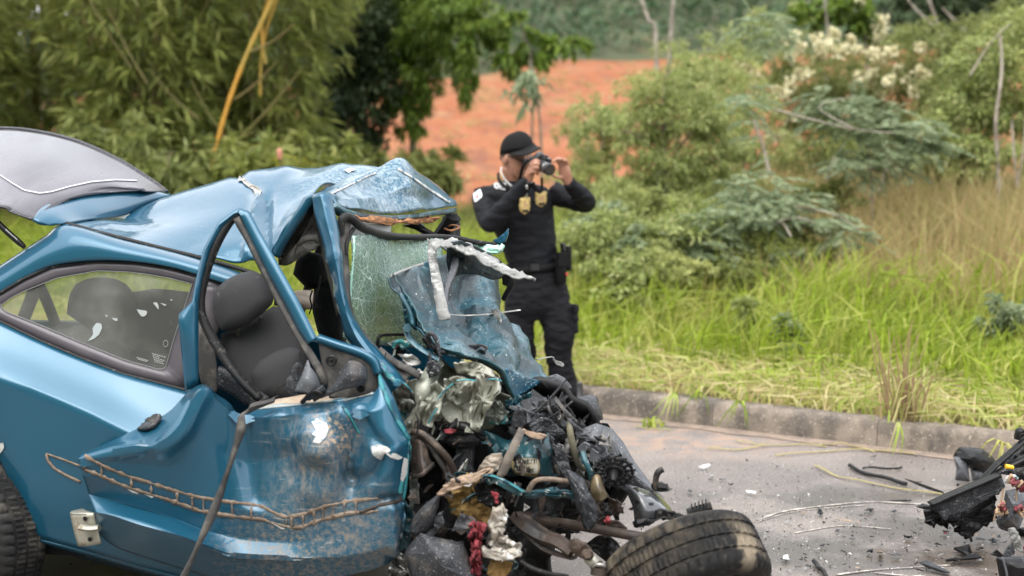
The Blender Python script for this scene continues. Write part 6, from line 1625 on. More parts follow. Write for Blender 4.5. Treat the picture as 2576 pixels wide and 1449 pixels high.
tube('tow_bolt', [(1650, 1232, .2), (1650, 1205, .2), (1656, 1188, .2), (1668, 1180, .2)], [.009, .010, .011, .010], m_rust, car, n=14, f=P)
mb = MB(); mb.loft([(P(1655, 1215, .24), CU * .02, CV * .02), (P(1660, 1224, .24), CU * .03, CV * .03), (P(1664, 1232, .24), CU * .03, CV * .03)], 14); mb.tube(pts([(1655, 1224, .2), (1680, 1226, .2)]), .012, 8); mb.build('engine_mount', m_black, car)
sheet('tan_fragment', [(1530, 1250), (1560, 1262), (1570, 1290), (1548, 1300), (1534, 1280)], .1, m_rust, amp=.03, jag=4, seed=67)
sheet('tan_fragment', [(1470, 1300), (1520, 1306), (1560, 1312), (1580, 1330), (1560, 1340), (1500, 1330)], .16, m_rust, amp=.02, seed=68)
sheet('red_rag', [(1522, 1302), (1534, 1296), (1540, 1308), (1530, 1322), (1522, 1316)], -.02, m_red, amp=.03, jag=3, n=20, seed=3)
mb = MB()
for k in range(5): mb.loft([(P(1738 + k * 9, 1290 - k * 3, .02), CV * .028, np.array([0, 0, .030])), (P(1741 + k * 9, 1289 - k * 3, .02), CV * .026, np.array([0, 0, .028]))], 14)
mb.tube(pts([(1730, 1292, .02), (1790, 1274, .02)]), .016, 8); mb.build('gaiter', m_black, car)
sheet('dark_fragment', [(1285, 1004), (1300, 1000), (1340, 985), (1352, 1000), (1330, 1030), (1300, 1060), (1280, 1056)], .22, m_teal_p, amp=.02, seed=69)
sheet('dark_fragment', [(1290, 1040), (1310, 1024), (1326, 1030), (1334, 1060), (1312, 1078), (1288, 1072)], .05, m_dgrey, amp=.01, seed=70)
sheet('dark_fragment', [(1330, 1070), (1360, 1048), (1390, 1060), (1420, 1090), (1400, 1100), (1370, 1082), (1340, 1090)], .04, m_dgrey, amp=.02, seed=71)
sheet('grey_plate', [(1378, 950), (1400, 940), (1420, 950), (1440, 975), (1420, 985), (1390, 972)], .5, m_mgrey, amp=.01, seed=72)
sheet('yellow_clip', [(1140, 880), (1165, 884), (1180, 894), (1160, 896), (1144, 892)], .16, m_yellow, amp=.01, n=14)
sheet('crushed_duct', [(1066, 850), (1080, 834), (1096, 846), (1104, 880), (1100, 896), (1088, 880)], .10, m_black, amp=.02, thick=.02, seed=73)
tube('duct_lip', [(1072, 846, .08), (1084, 838, .07), (1096, 850, .07), (1104, 880, .07), (1110, 896, .07)], .008, m_dgrey, car, n=16, f=P)
band('lower_seal', [(958, 872, .06), (1000, 905, .05), (1040, 925, .05), (1062, 940, .05)], [(948, 884, .05), (990, 918, .04), (1030, 938, .04), (1054, 952, .04)], m_greyrub, car, n=20, thick=.02)
for O, v, mm, s in (([(975, 862), (1010, 850), (1035, 862), (1020, 880), (990, 882)], .22, m_plate_g, 1), ([(1070, 915), (1085, 905), (1108, 918), (1104, 945), (1080, 952)], .03, m_dgrey, 2), ([(985, 880), (1000, 865), (1015, 885), (1005, 905)], .14, m_black, 3), ([(1052, 930), (1066, 935), (1060, 945)], .02, m_filler, 4), ([(1000, 890), (1040, 890), (1060, 915), (1030, 925)], .12, m_cowl, 5)):
    sheet('dash_fragment', O, v, mm, amp=.02, jag=3, n=22, seed=80 + s)

# --- loose shards: every one its own plate
r_ = random.Random(21)
def shards(n, box, v0, v1, size, mats, poly=None):
    for k in range(n):
        x, y = r_.uniform(box[0], box[2]), r_.uniform(box[1], box[3])
        if poly and not poly(x, y): continue
        nm, mm = r_.choice(mats)
        s = r_.uniform(*size) / 770
        plate(nm, mm, r_.randrange(len(SHAPES)), r_.randrange(4), P(x, y, r_.uniform(v0, v1)), (s, s * r_.uniform(.6, 1), s), (R(90) + r_.gauss(0, .6), r_.gauss(0, .5), r_.uniform(0, 6.28)) if r_.random() < .5 else (r_.uniform(0, 6.28), r_.uniform(0, 6.28), r_.uniform(0, 6.28)), car)
BLK = [('plastic_shard', m_black), ('plastic_shard', m_dgrey), ('plastic_shard', m_black), ('plastic_shard', m_mgrey), ('plastic_shard', m_black), ('metal_shard', m_steel)]
shards(130, (1330, 975, 1570, 1180), .05, .45, (24, 62), BLK, lambda x, y: y > (1005 if x > 1372 else 985) and y > 1000 + max(0, x - 1430) * 1.15)
shards(26, (1280, 1010, 1400, 1100), .05, .25, (25, 55), BLK)
shards(22, (1430, 1090, 1505, 1240), .12, .3, (20, 50), BLK)
shards(60, (1040, 1180, 1300, 1440), -.05, .2, (22, 56), BLK + [('metal_shard', m_rust), ('metal_shard', m_teal_p)])
shards(50, (1240, 1240, 1520, 1340), .1, .3, (25, 60), [('metal_shard', m_rust), ('plastic_shard', m_black), ('plastic_shard', m_dgrey)])
shards(18, (1020, 1060, 1240, 1120), .0, .15, (22, 50), [('metal_shard', m_rust), ('plastic_shard', m_black), ('metal_shard', m_sage)])
shards(70, (1036, 1110, 1310, 1449), -.12, .1, (16, 46), BLK + [('metal_shard', m_rust), ('metal_shard', m_teal_p), ('metal_shard', m_plate_g), ('metal_shard', m_rust)], lambda x, y: abs(x - 1200) > 26 or y < 1300)
shards(44, (1290, 1210, 1500, 1440), .0, .2, (16, 44), BLK + [('metal_shard', m_rust), ('metal_shard', m_rust), ('metal_shard', m_teal_p)], lambda x, y: y < 1300 + (x - 1290) * .3)
shards(20, (960, 860, 1140, 950), .05, .2, (14, 36), BLK + [('metal_shard', m_cowl), ('metal_shard', m_plate_g)])
shards(40, (1500, 1080, 1690, 1300), .1, .3, (18, 46), BLK, lambda x, y: y > 1130 + (x - 1500) * .95 and (x - 1545) ** 2 + (y - 1186) ** 2 > 2500)
for a, b, w_ in (((1330, 1055), (1425, 955), .006), ((1360, 1062), (1440, 1010), .005), ((1395, 1000), (1450, 1062), .008), ((1370, 1000), (1402, 1070), .006), ((1420, 1040), (1465, 1085), .006), ((1300, 1020), (1370, 1046), .005)):
    tube('thin_rod', [(a[0], a[1], .06), ((a[0] + b[0]) / 2, (a[1] + b[1]) / 2 + 4, .04), (b[0], b[1], .08)], w_, m_dgrey, car, n=10, f=P, flat=.6)
for k in range(9):
    x, y = r_.uniform(1080, 1300), r_.uniform(1360, 1440)
    tube('thin_wire', [(x, y, -.05), (x + r_.uniform(-30, 60), y + r_.uniform(-30, 30), -.1), (x + r_.uniform(10, 90), y + r_.uniform(0, 50), -.08)], .003, m_rubber, car, n=14, f=P)
for L0 in ([(1048, 1100, -.05), (1052, 1060, -.06), (1046, 1040, -.05)], [(950, 1010, .0), (970, 990, -.01), (960, 960, .0)], [(790, 770, .5), (798, 740, .45), (806, 700, .5), (804, 690, .5)], [(786, 730, .6), (780, 750, .6), (784, 770, .6), (778, 790, .6)], [(690, 1000, .1), (700, 975, .0), (716, 968, -.04)]):
    tube('thin_wire', L0, .003, m_rubber, car, n=16, f=P)

# ================================================================== PHOTOGRAPHER
PY = 8.4
H_ = lambda x, y, dy=0.: D(x, y, PY + dy)
m_skin = M('skin', (.36, .18, .115), .45, var=(30, (.32, .15, .095), .4, .6))
m_shirt = M('black_jersey', (.0085, .009, .011), .7, spec=.15, bump=((16, .35, .02, (1, 1, 2.2)), (300, .15, .002)))
m_trs = M('black_twill', (.009, .009, .011), .8, spec=.15, bump=((18, .5, .02, (1, 1, 2.6)), (300, .2, .002)))
m_cap = M('cap_cotton', (.008, .0078, .0078), .8, spec=.15, bump=((300, .3, .002),))
m_capb = M('cap_emblem', (.006, .006, .006), .5)
m_web = M('black_webbing', (.007, .007, .0075), .7, spec=.15, bump=((120, .4, .004),))
m_leather = M('black_leather', (.012, .012, .012), .4)
m_prn = M('shirt_print', (.72, .72, .72), .7)
m_gold = M('gold_badge', (.60, .45, .19), .45, metal=.6, layers=(dict(col=(.30, .2, .06), rough=.5, scale=90, lo=.5, hi=.6, metal=.7),))
m_silver = M('silver_chain', (.62, .62, .6), .3, metal=.9)
m_hair = M('dark_hair', (.01, .008, .007), .6)
m_camb = M('camera_body', (.010, .010, .011), .4, bump=((200, .2, .002),))
m_lens = M('lens_glass', (.004, .006, .006), .03, coat=1.)
m_flagr = M('flag_red', (.5, .03, .04), .7)

man = thing('person', np.array([*D(1385, 1049, PY)[:2], 0.0]), 'person in black shirt, cap and trousers photographing the wreck with a camera', 'person')

def fused(name, mb, m, vox, smooth=5, wrinkle=(), parent=man, **kw):
    me = mb.mesh(name, m, 180)
    o = bpy.data.objects.new(name, me); COL.objects.link(o)
    r = o.modifiers.new('fuse', 'REMESH'); r.mode = 'VOXEL'; r.voxel_size = vox; r.use_smooth_shade = True
    s = o.modifiers.new('soften', 'SMOOTH'); s.factor = .5; s.iterations = smooth
    bpy.context.view_layer.update()
    dg = bpy.context.evaluated_depsgraph_get()
    me2 = bpy.data.meshes.new_from_object(o.evaluated_get(dg))
    bpy.data.objects.remove(o)
    me2.name = name
    n = len(me2.vertices)
    V = np.zeros(n * 3); me2.vertices.foreach_get('co', V); V = V.reshape(-1, 3)
    if wrinkle:
        Nn = np.zeros(n * 3); me2.vertices.foreach_get('normal', Nn); Nn = Nn.reshape(-1, 3)
        sc, amp, st = wrinkle
        d = np.array([1 - 2.2 * abs(n3(p * np.array(st), sc, 3)) for p in V])
        d2 = np.array([n3(p * np.array(st), sc * 2.3, 8) for p in V])
        V = V + Nn * (d * amp + d2 * amp * .5)[:, None]
        me2.vertices.foreach_set('co', V.ravel())
    me2.materials.clear(); me2.materials.append(m)
    me2.polygons.foreach_set('use_smooth', np.ones(len(me2.polygons), bool)); me2.update()
    o = link(name, me2, parent, **kw)
    BV[o.name] = BVHTree.FromPolygons([Vector(v) for v in V], [tuple(p.vertices) for p in me2.polygons])
    return o

TA = unit(np.array([.93, .36, 0])); TF_ = unit(np.array([.36, -.93, 0]))
def rg(x, y, hw, dep, dy=0.):
    return (H_(x, y, dy), TA * hw / FPX * PY, TF_ * dep)
# head basis: looking across to the wreck, face turned down a little
hf = unit(np.array([.74, -.60, -.30])); hl = unit(np.cross(hf, [0, 0, 1.0])); hu = np.cross(hl, hf)
hc = H_(1298, 397, -.08)
skin = MB()
skin.ball(hc + hu * .012 - hf * .008, hl * .076, hf * .096, hu * .108, 20, 14)
skin.loft([(hc - hu * .01 + hf * .02, hl * .066, hf * .072), (hc - hu * .05 + hf * .028, hl * .060, hf * .066), (hc - hu * .085 + hf * .036, hl * .048, hf * .052), (hc - hu * .112 + hf * .05, hl * .026, hf * .030)], 18)
skin.loft([(hc + hf * .085 + hu * .015, hl * .010, hu * .008), (hc + hf * .108 - hu * .022, hl * .015, hu * .012), (hc + hf * .092 - hu * .036, hl * .014, hu * .008)], 10)
for sg in (-1, 1):
    skin.ball(hc + hl * sg * .079 - hu * .012 - hf * .012, hl * .009, hf * .018, hu * .031, 10, 8)
    skin.ball(hc + hf * .086 + hl * sg * .03 + hu * .022, hl * .018, hf * .012, hu * .008, 8, 6)
skin.ball(hc + hf * .088 - hu * .058, hl * .024, hf * .010, hu * .006, 10, 6); skin.ball(hc + hf * .085 - hu * .07, hl * .020, hf * .010, hu * .006, 10, 6)
skin.tube([hc - hu * .06 - hf * .02, H_(1292, 448, -.04), H_(1292, 475, 0)], [.058, .058, .066], 14, 8)
skin.loft([rg(1294, 470, 40, .07), rg(1302, 520, 66, .10), rg(1320, 600, 56, .09), rg(1342, 690, 54, .09), rg(1350, 750, 66, .09)], 18)
rA = [(1218, 486, .0), (1222, 522, -.08), (1236, 560, -.20), (1264, 530, -.25), (1302, 484, -.29), (1330, 452, -.32)]
lA = [(1388, 482, .06), (1430, 500, .02), (1474, 510, -.10), (1458, 488, -.2), (1430, 458, -.29)]
skin.tube(pts(rA, H_), [.05, .05, .045, .042, .034, .027], 12, 24); skin.tube(pts(lA, H_), [.05, .046, .042, .036, .027], 12, 24)
rL = [(1308, 770, 0), (1306, 850, -.02), (1318, 930, 0), (1326, 1030, .03)]; lL = [(1394, 770, .0), (1408, 850, -.03), (1410, 930, 0), (1440, 1025, .03)]
for q in (rL, lL): skin.tube(pts(q, H_), [.075, .058, .05, .04], 12, 16)
# hands
skin.loft([(H_(1329, 455, -.32), np.array([.026, 0, 0]), np.array([0, .018, .006])), (H_(1332, 440, -.335), np.array([.034, 0, .008]), np.array([0, .018, .0])), (H_(1336, 424, -.34), np.array([.030, 0, .018]), np.array([0, .016, 0])), (H_(1338, 412, -.345), np.array([.016, 0, .012]), np.array([0, .012, 0]))], 14)
for A in ([(1334, 411, -.345), (1345, 404, -.375), (1354, 404, -.37), (1359, 409, -.345)], [(1335, 419, -.35), (1346, 412, -.385), (1356, 414, -.38), (1360, 420, -.35)], [(1335, 428, -.35), (1346, 422, -.385), (1355, 424, -.38), (1358, 431, -.35)], [(1333, 437, -.345), (1342, 432, -.375), (1350, 435, -.37), (1353, 441, -.35)], [(1328, 440, -.31), (1336, 420, -.28), (1344, 410, -.27)]):
    skin.tube(pts(A, H_), np.linspace(.0105, .0085, len(A)), 8, 14)
skin.loft([(H_(1430, 462, -.29), np.array([.026, 0, .006]), np.array([0, .018, 0])), (H_(1424, 444, -.31), np.array([.038, 0, .008]), np.array([0, .017, 0])), (H_(1420, 428, -.32), np.array([.040, 0, -.006]), np.array([0, .015, 0])), (H_(1420, 418, -.325), np.array([.030, 0, -.008]), np.array([0, .011, 0]))], 14)
for A in ([(1411, 422, -.325), (1404, 408, -.35), (1397, 403, -.385), (1391, 408, -.40)], [(1417, 418, -.325), (1411, 403, -.35), (1404, 398, -.385), (1398, 404, -.40)], [(1423, 418, -.32), (1418, 403, -.345), (1411, 399, -.375), (1405, 404, -.39)], [(1429, 424, -.31), (1427, 409, -.33), (1421, 403, -.36), (1415, 407, -.37)], [(1414, 448, -.31), (1402, 446, -.35), (1390, 441, -.38)]):
    skin.tube(pts(A, H_), np.linspace(.0105, .008, len(A)), 8, 14)
fused('body', skin, m_skin, .0055, 3)

sh = MB()
sh.loft([rg(1291, 456, 31, .078, -.02), rg(1294, 464, 52, .09), rg(1298, 472, 78, .105), rg(1300, 486, 92, .125), rg(1304, 520, 90, .138), rg(1314, 560, 84, .140), rg(1326, 600, 75, .130), rg(1336, 640, 68, .122), rg(1344, 672, 64, .12), rg(1347, 684, 63, .118)], 28)
sh.tube(pts(rA, H_), [.074, .072, .062, .057, .046, .037], 16, 34)
sh.tube(pts(lA, H_), [.072, .062, .056, .050, .037], 16, 30)
shirt = fused('shirt', sh, m_shirt, .009, 4, (9, .006, (1, 1, 2.2)))
tr = MB()
tr.loft([rg(1346, 676, 65, .122), rg(1348, 705, 74, .132), rg(1352, 740, 84, .138), rg(1352, 775, 86, .125), rg(1352, 800, 70, .09)], 26)
tr.tube(pts([(1318, 745, 0), (1308, 790, -.01), (1308, 840, -.02), (1314, 890, 0), (1320, 950, .01), (1326, 1028, .03)], H_), [.098, .100, .088, .080, .076, .074], 18, 40)
tr.tube(pts([(1386, 745, 0), (1398, 790, -.01), (1406, 840, -.03), (1404, 885, -.01), (1414, 940, .01), (1430, 990, .02), (1440, 1030, .03)], H_), [.098, .104, .094, .080, .076, .075, .072], 18, 44)
tr.box(H_(1440, 800, -.02), TA * .012, TF_ * .07, np.array([0, 0, .085]))
fused('trousers', tr, m_trs, .009, 4, (8, .008, (1, 1, 2.6)))
for x, a in ((1328, -.2), (1446, .5)):
    b = MB(); g = H_(x, 1038, .02); g[2] = .0
    fd = unit(np.array([a + .2, -1, 0])); sd = np.array([fd[1], -fd[0], 0])
    b.loft([(g + np.array([0, 0, .005]) + fd * .06, fd * .145, sd * .05), (g + np.array([0, 0, .03]) + fd * .06, fd * .145, sd * .05), (g + np.array([0, 0, .06]) + fd * .04, fd * .12, sd * .047), (g + np.array([0, 0, .10]) + fd * .0, fd * .07, sd * .045), (g + np.array([0, 0, .2]), fd * .055, sd * .045)], 20)
    b.build('boot', m_leather, man, 60)
# cap
cc = hc + hu * .048
hf0, hl0, hu0 = hf, hl, hu
hf = unit(np.array([.78, -.60, .03])); hl = unit(np.cross(hf, [0, 0, 1.0])); hu = np.cross(hl, hf)
cm = MB(); V, F = [], []
for i in range(9):
    t = math.pi / 2 * i / 8
    for j in range(28):
        a = 2 * math.pi * j / 28
        V.append(cc - hf * .006 + hu * (.108 * math.sin(t) * (1 + .06 * math.cos(a))) + (hl * .090 * math.sin(a) + hf * .110 * math.cos(a)) * (math.cos(t) ** .8 if i < 8 else .02) - hu * .012 * (1 - math.sin(t)) * (1 - math.cos(a)))
F = [(i * 28 + j, i * 28 + (j + 1) % 28, (i + 1) * 28 + (j + 1) % 28, (i + 1) * 28 + j) for i in range(8) for j in range(28)]
cap = link('cap', mesh_from('cap', V, F, m_cap, 60), man); solid(cap, .003)
BV['cap'] = BVHTree.FromPolygons([Vector(v) for v in V], F)
link('button', MB().ball(cc + hu * .108 - hf * .006, hl * .008, hf * .008, hu * .005, 10, 6).mesh('button', m_cap), cap)
patch('brim', [
    [(1264, 372, -.04), (1283, 376, -.12), (1308, 375, -.17), (1330, 368, -.17), (1343, 359, -.12)],
    [(1266, 377, -.06), (1284, 383, -.16), (1310, 383, -.22), (1336, 375, -.22), (1350, 366, -.16)],
    [(1269, 380, -.08), (1288, 389, -.20), (1313, 390, -.29), (1343, 381, -.31), (1361, 371, -.24)]], m_cap, cap, n=(8, 20), thick=.006, sharp=180, f=H_)
for k in range(3):
    x = 1318 + k * 6
    strip_decal('emblem', [(x, 347), (x + 1.5, 353), (x + 4, 359)], 3.4, BV['cap'], m_capb, cap, off=.002, n=6, thick=.003)
hf, hl, hu = hf0, hl0, hu0
hm = MB(); hm.ball(hc + hl * .058 + hu * .012 - hf * .03, hl * .024, hf * .038, hu * .028, 12, 8); hm.ball(hc - hl * .05 - hf * .04 + hu * .0, hl * .03, hf * .05, hu * .04, 12, 8); hm.ball(hc - hf * .075 - hu * .01, hl * .055, hf * .026, hu * .045, 12, 8)
hm.build('hair', m_hair, man, 60)
gm = MB(); gm.tube([hc + hl * .078 + hu * .012 - hf * .01, hc + hl * .074 + hu * .014 + hf * .045, hc + hl * .06 + hu * .012 + hf * .092], .004, 6, 10); gm.ball(hc + hl * .04 + hf * .098 + hu * .008, hl * .026, hf * .006, hu * .018, 12, 6)
gm.build('sunglasses', m_camb, man, 60)
# belt, pouch, holster
def belt_ring(y, hw, dep, r):
    c0, A, B = rg(1346, y, hw, dep)
    return np.array([c0 + A * math.cos(t) + B * math.sin(t) + np.array([0, 0, .02]) * math.cos(t) for t in np.linspace(0, 2 * math.pi, 49)])
Bt = belt_ring(671, 70, .134, 0)
bo = patch('belt', None, m_web, man, n=(3, 49), raw=np.stack([Bt + np.array([0, 0, .022]), Bt + TF_ * .002, Bt - np.array([0, 0, .022])]), smooth=(False, False), thick=.006)
q = H_(1345, 672, -.15); MB().box(q, TA * .028, TF_ * .008, np.array([0, 0, .02])).build('buckle', m_leather, bo, 0)
def pouch(name, px, py, sx, sz, dep, dy, flap=True):
    b = MB(); c_ = H_(px, py, dy); A, B, Z = TA * sx, TF_ * dep, np.array([0, 0, sz])
    b.loft([(c_ - Z, A * .8, B * .8), (c_ - Z * .9, A, B), (c_ + Z * .6, A, B), (c_ + Z, A * .9, B * .9)], 8)
    if flap: b.box(c_ + Z * .55 + B * .8, A * .85, B * .25, Z * .42)
    return b.build(name, m_web, man, 40)
pouch('belt_pouch', 1411, 674, .036, .095, .04, -.10)
hs = pouch('holster', 1424, 650, .030, .075, .05, -.02, False)
MB().loft([(H_(1418, 632, -.04), TA * .018, TF_ * .024), (H_(1416, 616, -.04), TA * .016, TF_ * .026), (H_(1415, 612, -.04), TA * .012, TF_ * .02)], 10).build('pistol_grip', m_leather, hs)
MB().ball(H_(1426, 690, -.13), TA * .009, TF_ * .006, np.array([0, 0, .009]), 10, 6).build('red_tag', m_flagr, hs)
pouch('side_pouch', 1284, 690, .03, .06, .03, -.08)
# neck chain, badges
def chain(pl, n, parent=man):
    A = resample(pts(pl, H_), n)
    mb = MB()
    for i in range(n):
        mb.ball(A[i], np.array([.0062, 0, 0]), np.array([0, .005, 0]), np.array([0, 0, .0062]), 6, 4)
    return mb.build('neck_chain', m_silver, parent, 60)
chain([(1262, 422, -.10), (1260, 432, -.12), (1266, 445, -.14), (1276, 458, -.15), (1286, 468, -.16)], 16)
chain([(1325, 468, -.37), (1325, 484, -.30), (1323, 500, -.28)], 12)
chain([(1342, 470, -.30), (1350, 474, -.26), (1354, 490, -.25)], 10)
BD = [(-.5, .42), (-.36, .5), (-.18, .44), (0, .52), (.18, .44), (.36, .5), (.5, .42), (.46, .1), (.5, -.1), (.40, -.36), (.16, -.48), (0, -.54), (-.16, -.48), (-.40, -.36), (-.5, -.1), (-.46, .1)]
def badge(px, py, w, h, dy, lab, holder=False):
    c_ = H_(px, py, dy)
    V = [c_ + TA * x * w + np.array([0, 0, 1]) * z * h + TF_ * .004 for x, z in BD] + [c_ + TA * x * w * .78 + np.array([0, 0, 1]) * z * h * .78 + TF_ * .012 for x, z in BD] + [c_ + TF_ * .014]
    n = len(BD)
    F = [(i, (i + 1) % n, n + (i + 1) % n, n + i) for i in range(n)] + [(n + i, n + (i + 1) % n, 2 * n) for i in range(n)]
    b = link('badge', mesh_from('badge', V, F, m_gold, 0), man, lab); solid(b, .004)
    cm_ = M('badge_crest', (.45, .28, .14), .4, metal=.4) if 'badge_crest' not in bpy.data.materials else bpy.data.materials['badge_crest']
    k = MB(); k.loft([(c_ + TF_ * .013, TA * w * .26, np.array([0, 0, w * .26])), (c_ + TF_ * .018, TA * w * .22, np.array([0, 0, w * .22]))], 16)
    k.build('crest', cm_, b)
    for t, z, s in (('CIVIL', -.33, .20),):
        TV, TF2 = text_poly(t, w * s, .004)
        TV = TV - TV.mean(0)
        link('engraving', mesh_from('engraving', [c_ + TA * x + np.array([0, 0, 1]) * (y + z * h) + TF_ * .0165 for x, y, _ in TV], TF2, m_capb, 0), b)
    return b
badge(1319, 516, .066, .098, -.30, 'gold badge on a chain hanging lower on the chest')
badge(1360, 500, .072, .086, -.27, 'gold shield badge higher on the chest')
# printed shirt
def shirt_text(txt, x0, y0, size, sx, slope, curve=0.):
    TV, TF2 = text_poly(txt, size, size * .035)
    uv = [(x0 + x * sx, y0 - y + (x * sx) * slope) for x, y, _ in TV]
    V = drape(uv, BV['shirt'], .003)
    return link('lettering', mesh_from('lettering', V, TF2, m_prn, 0), shirt)
shirt_text('POLÍCIA', 1239, 461, 11, .86, .18)
shirt_text('CIVIL', 1243, 473, 16, .80, .18)
shirt_text('POLÍCIA', 1342, 452, 9, .9, -.10)
shirt_text('CIVIL', 1344, 464, 13, .86, -.16)
fl_ = [(1192, 487), (1208, 476), (1213, 490), (1213, 496), (1196, 510), (1193, 500)]
decal('flag_patch', fl_, BV['shirt'], m_prn, shirt, .004, 24)
decal('flag_triangle', [(1198, 500), (1201, 489), (1206, 496)], BV['shirt'], m_flagr, shirt, .007, 9)

# ---- the camera he holds
cb = H_(1352, 408, -.30)
ld = unit(H_(1396, 430, -.47) - H_(1364, 414, -.345)); lr = unit(np.cross(ld, [0, 0, 1.0])); lu = np.cross(lr, ld)
cam = thing('camera', cb, 'black reflex camera with zoom lens held at the photographer face', 'camera')
mb = MB()
cbo = cb + ld * .01
mb.loft([(cbo - lu * .046, lr * .058, ld * .024), (cbo - lu * .042, lr * .064, ld * .028), (cbo + lu * .028, lr * .064, ld * .028), (cbo + lu * .036, lr * .058, ld * .024)], 12)
mb.loft([(cbo + lu * .030 + ld * .004, lr * .034, ld * .034), (cbo + lu * .056 + ld * .006, lr * .024, ld * .030), (cbo + lu * .062 + ld * .004, lr * .014, ld * .02)], 10)
mb.loft([(cbo - lr * .056 - lu * .04 + ld * .018, lr * .018, ld * .024), (cbo - lr * .056 + lu * .03 + ld * .018, lr * .018, ld * .024)], 10)
mb.build('camera_body', m_camb, cam, 50)
def lring(d, r): return (cb + ld * d - lu * .008, lr * r, lu * r)
MB().loft([lring(.03, .033), lring(.05, .034), lring(.052, .031), lring(.06, .031), lring(.062, .034), lring(.105, .034), lring(.107, .030), lring(.118, .030), lring(.12, .035), lring(.150, .036)], 28).build('lens_barrel', m_camb, cam, 30)
MB().loft([lring(.146, .0345), lring(.1515, .030)], 24).build('lens_glass', m_lens, cam, 0)
for d, r in ((.110, .0315), (.152, .034)):
    tube('lens_ring', [cb + ld * d - lu * .008 + (lr * math.cos(a) + lu * math.sin(a)) * r for a in np.linspace(0, 2 * math.pi, 33)], .0015, m_silver if d < .12 else m_camb, cam, sides=6)
MB().loft([(cbo - lr * .05 + lu * .034, lr * .01, ld * .01), (cbo - lr * .05 + lu * .045, lr * .01, ld * .01)], 12).build('mode_dial', m_camb, cam, 30)
band('strap', [(1326, 398, -.36), (1314, 412, -.36), (1308, 430, -.33), (1304, 448, -.28), (1296, 462, -.2), (1284, 470, -.17), (1268, 462, -.13), (1257, 446, -.08), (1256, 432, -.02)], [(1334, 404, -.36), (1322, 418, -.36), (1315, 434, -.33), (1310, 452, -.28), (1300, 470, -.2), (1284, 478, -.17), (1264, 470, -.13), (1251, 452, -.08), (1250, 436, -.02)], m_web, cam, n=40, thick=.004, f=H_)
band('strap', [(1334, 462, -.36), (1340, 474, -.34), (1350, 484, -.33), (1362, 486, -.33), (1366, 470, -.34), (1366, 448, -.36)], [(1344, 458, -.36), (1350, 470, -.34), (1356, 477, -.33), (1360, 478, -.33), (1360, 466, -.34), (1360, 446, -.36)], m_web, cam, n=30, thick=.004, f=H_)
shirt_st = drape([(1336, 464), (1340, 461), (1352, 479), (1348, 482)], BV['shirt'], .02)

# ================================================================== SECOND WRECK AND ROAD DEBRIS
WY = 5.55
W_ = lambda x, y, dv=0.: D(x, y, WY + dv)
wk = thing('torn_front_assembly', np.array([*D(2520, 1350, WY)[:2], 0.0]), 'torn off black car front assembly with red wiring at the picture edge', 'car wreckage')
def ws_(name, O, v, m, **kw): return sheet(name, O, v, m, wk, f=W_, **kw)
ws_('bumper_beam', [(2344, 1272), (2400, 1246), (2460, 1222), (2519, 1197), (2530, 1226), (2490, 1254), (2440, 1283), (2385, 1301), (2362, 1290)], -.06, m_dgrey, amp=.008, seed=1, n=50, thick=.014)
band('beam_lip', [(2340, 1270), (2400, 1243), (2460, 1218), (2519, 1193)], [(2346, 1276), (2402, 1251), (2462, 1226), (2521, 1201)], m_black, wk, n=20, thick=.05, f=lambda x, y: W_(x, y, -.09))
ws_('beam_beak', [(2303, 1275), (2320, 1266), (2343, 1272), (2350, 1280), (2322, 1281)], -.08, m_black, amp=.006, n=20, bow=.02)
ws_('grille_rib', [(2323, 1282), (2340, 1278), (2350, 1296), (2376, 1300), (2400, 1290), (2439, 1282), (2505, 1242), (2505, 1310), (2473, 1322), (2445, 1353), (2415, 1347), (2422, 1319), (2408, 1302), (2388, 1313), (2363, 1322), (2354, 1310), (2326, 1312)], .0, m_black, amp=.02, jag=3, seed=2, n=90, thick=.03)
ws_('grille_rib', [(2360, 1288), (2392, 1276), (2396, 1284), (2380, 1310), (2370, 1306)], -.06, m_dgrey, amp=.01, seed=3, n=24)
ws_('air_duct', [(2530, 1234), (2560, 1228), (2600, 1236), (2580, 1290), (2564, 1330), (2536, 1338), (2513, 1330), (2505, 1310), (2522, 1273)], -.05, m_mgrey, amp=.01, bow=.08, seed=4, n=40)
ws_('air_duct', [(2526, 1286), (2552, 1276), (2566, 1300), (2560, 1330), (2530, 1330), (2514, 1318)], -.12, m_dgrey, amp=.006, bow=.03, seed=5, n=30)
ws_('plastic_cover', [(2516, 1150), (2550, 1142), (2562, 1130), (2580, 1120), (2640, 1130), (2640, 1230), (2580, 1230), (2540, 1200), (2520, 1180)], .12, m_black, amp=.03, seed=6, n=44)
ws_('plastic_cover', [(2514, 1152), (2552, 1140), (2548, 1162), (2520, 1172)], .02, m_mgrey, amp=.01, seed=7, n=20)
ws_('plastic_cover', [(2560, 1086), (2640, 1060), (2640, 1130), (2566, 1124)], .15, m_black, amp=.03, seed=8, jag=5)
ws_('plastic_cover', [(2508, 1192), (2546, 1180), (2600, 1172), (2600, 1192), (2546, 1196)], -.04, m_dgrey, amp=.015, seed=14)
for A in ([(2470, 1207), (2510, 1166), (2540, 1140), (2580, 1104)], [(2480, 1214), (2520, 1182), (2580, 1150)], [(2558, 1105), (2562, 1085), (2570, 1082)]):
    tube('support_bar', [(x, y, .0) for x, y in A], .02, m_black, wk, n=12, f=W_, flat=.6)
MB().loft([(W_(2530, 1173, -.08), np.array([0, .012, 0]), np.array([0, 0, .010])), (W_(2549, 1176, -.1), np.array([0, .010, 0]), np.array([0, 0, .008]))], 14).build('yellow_cap', m_yellow, wk)
tube('white_clip', [(2530, 1214, -.12), (2536, 1202, -.13), (2550, 1198, -.13), (2558, 1204, -.12)], .008, m_filler, wk, n=12, f=W_)
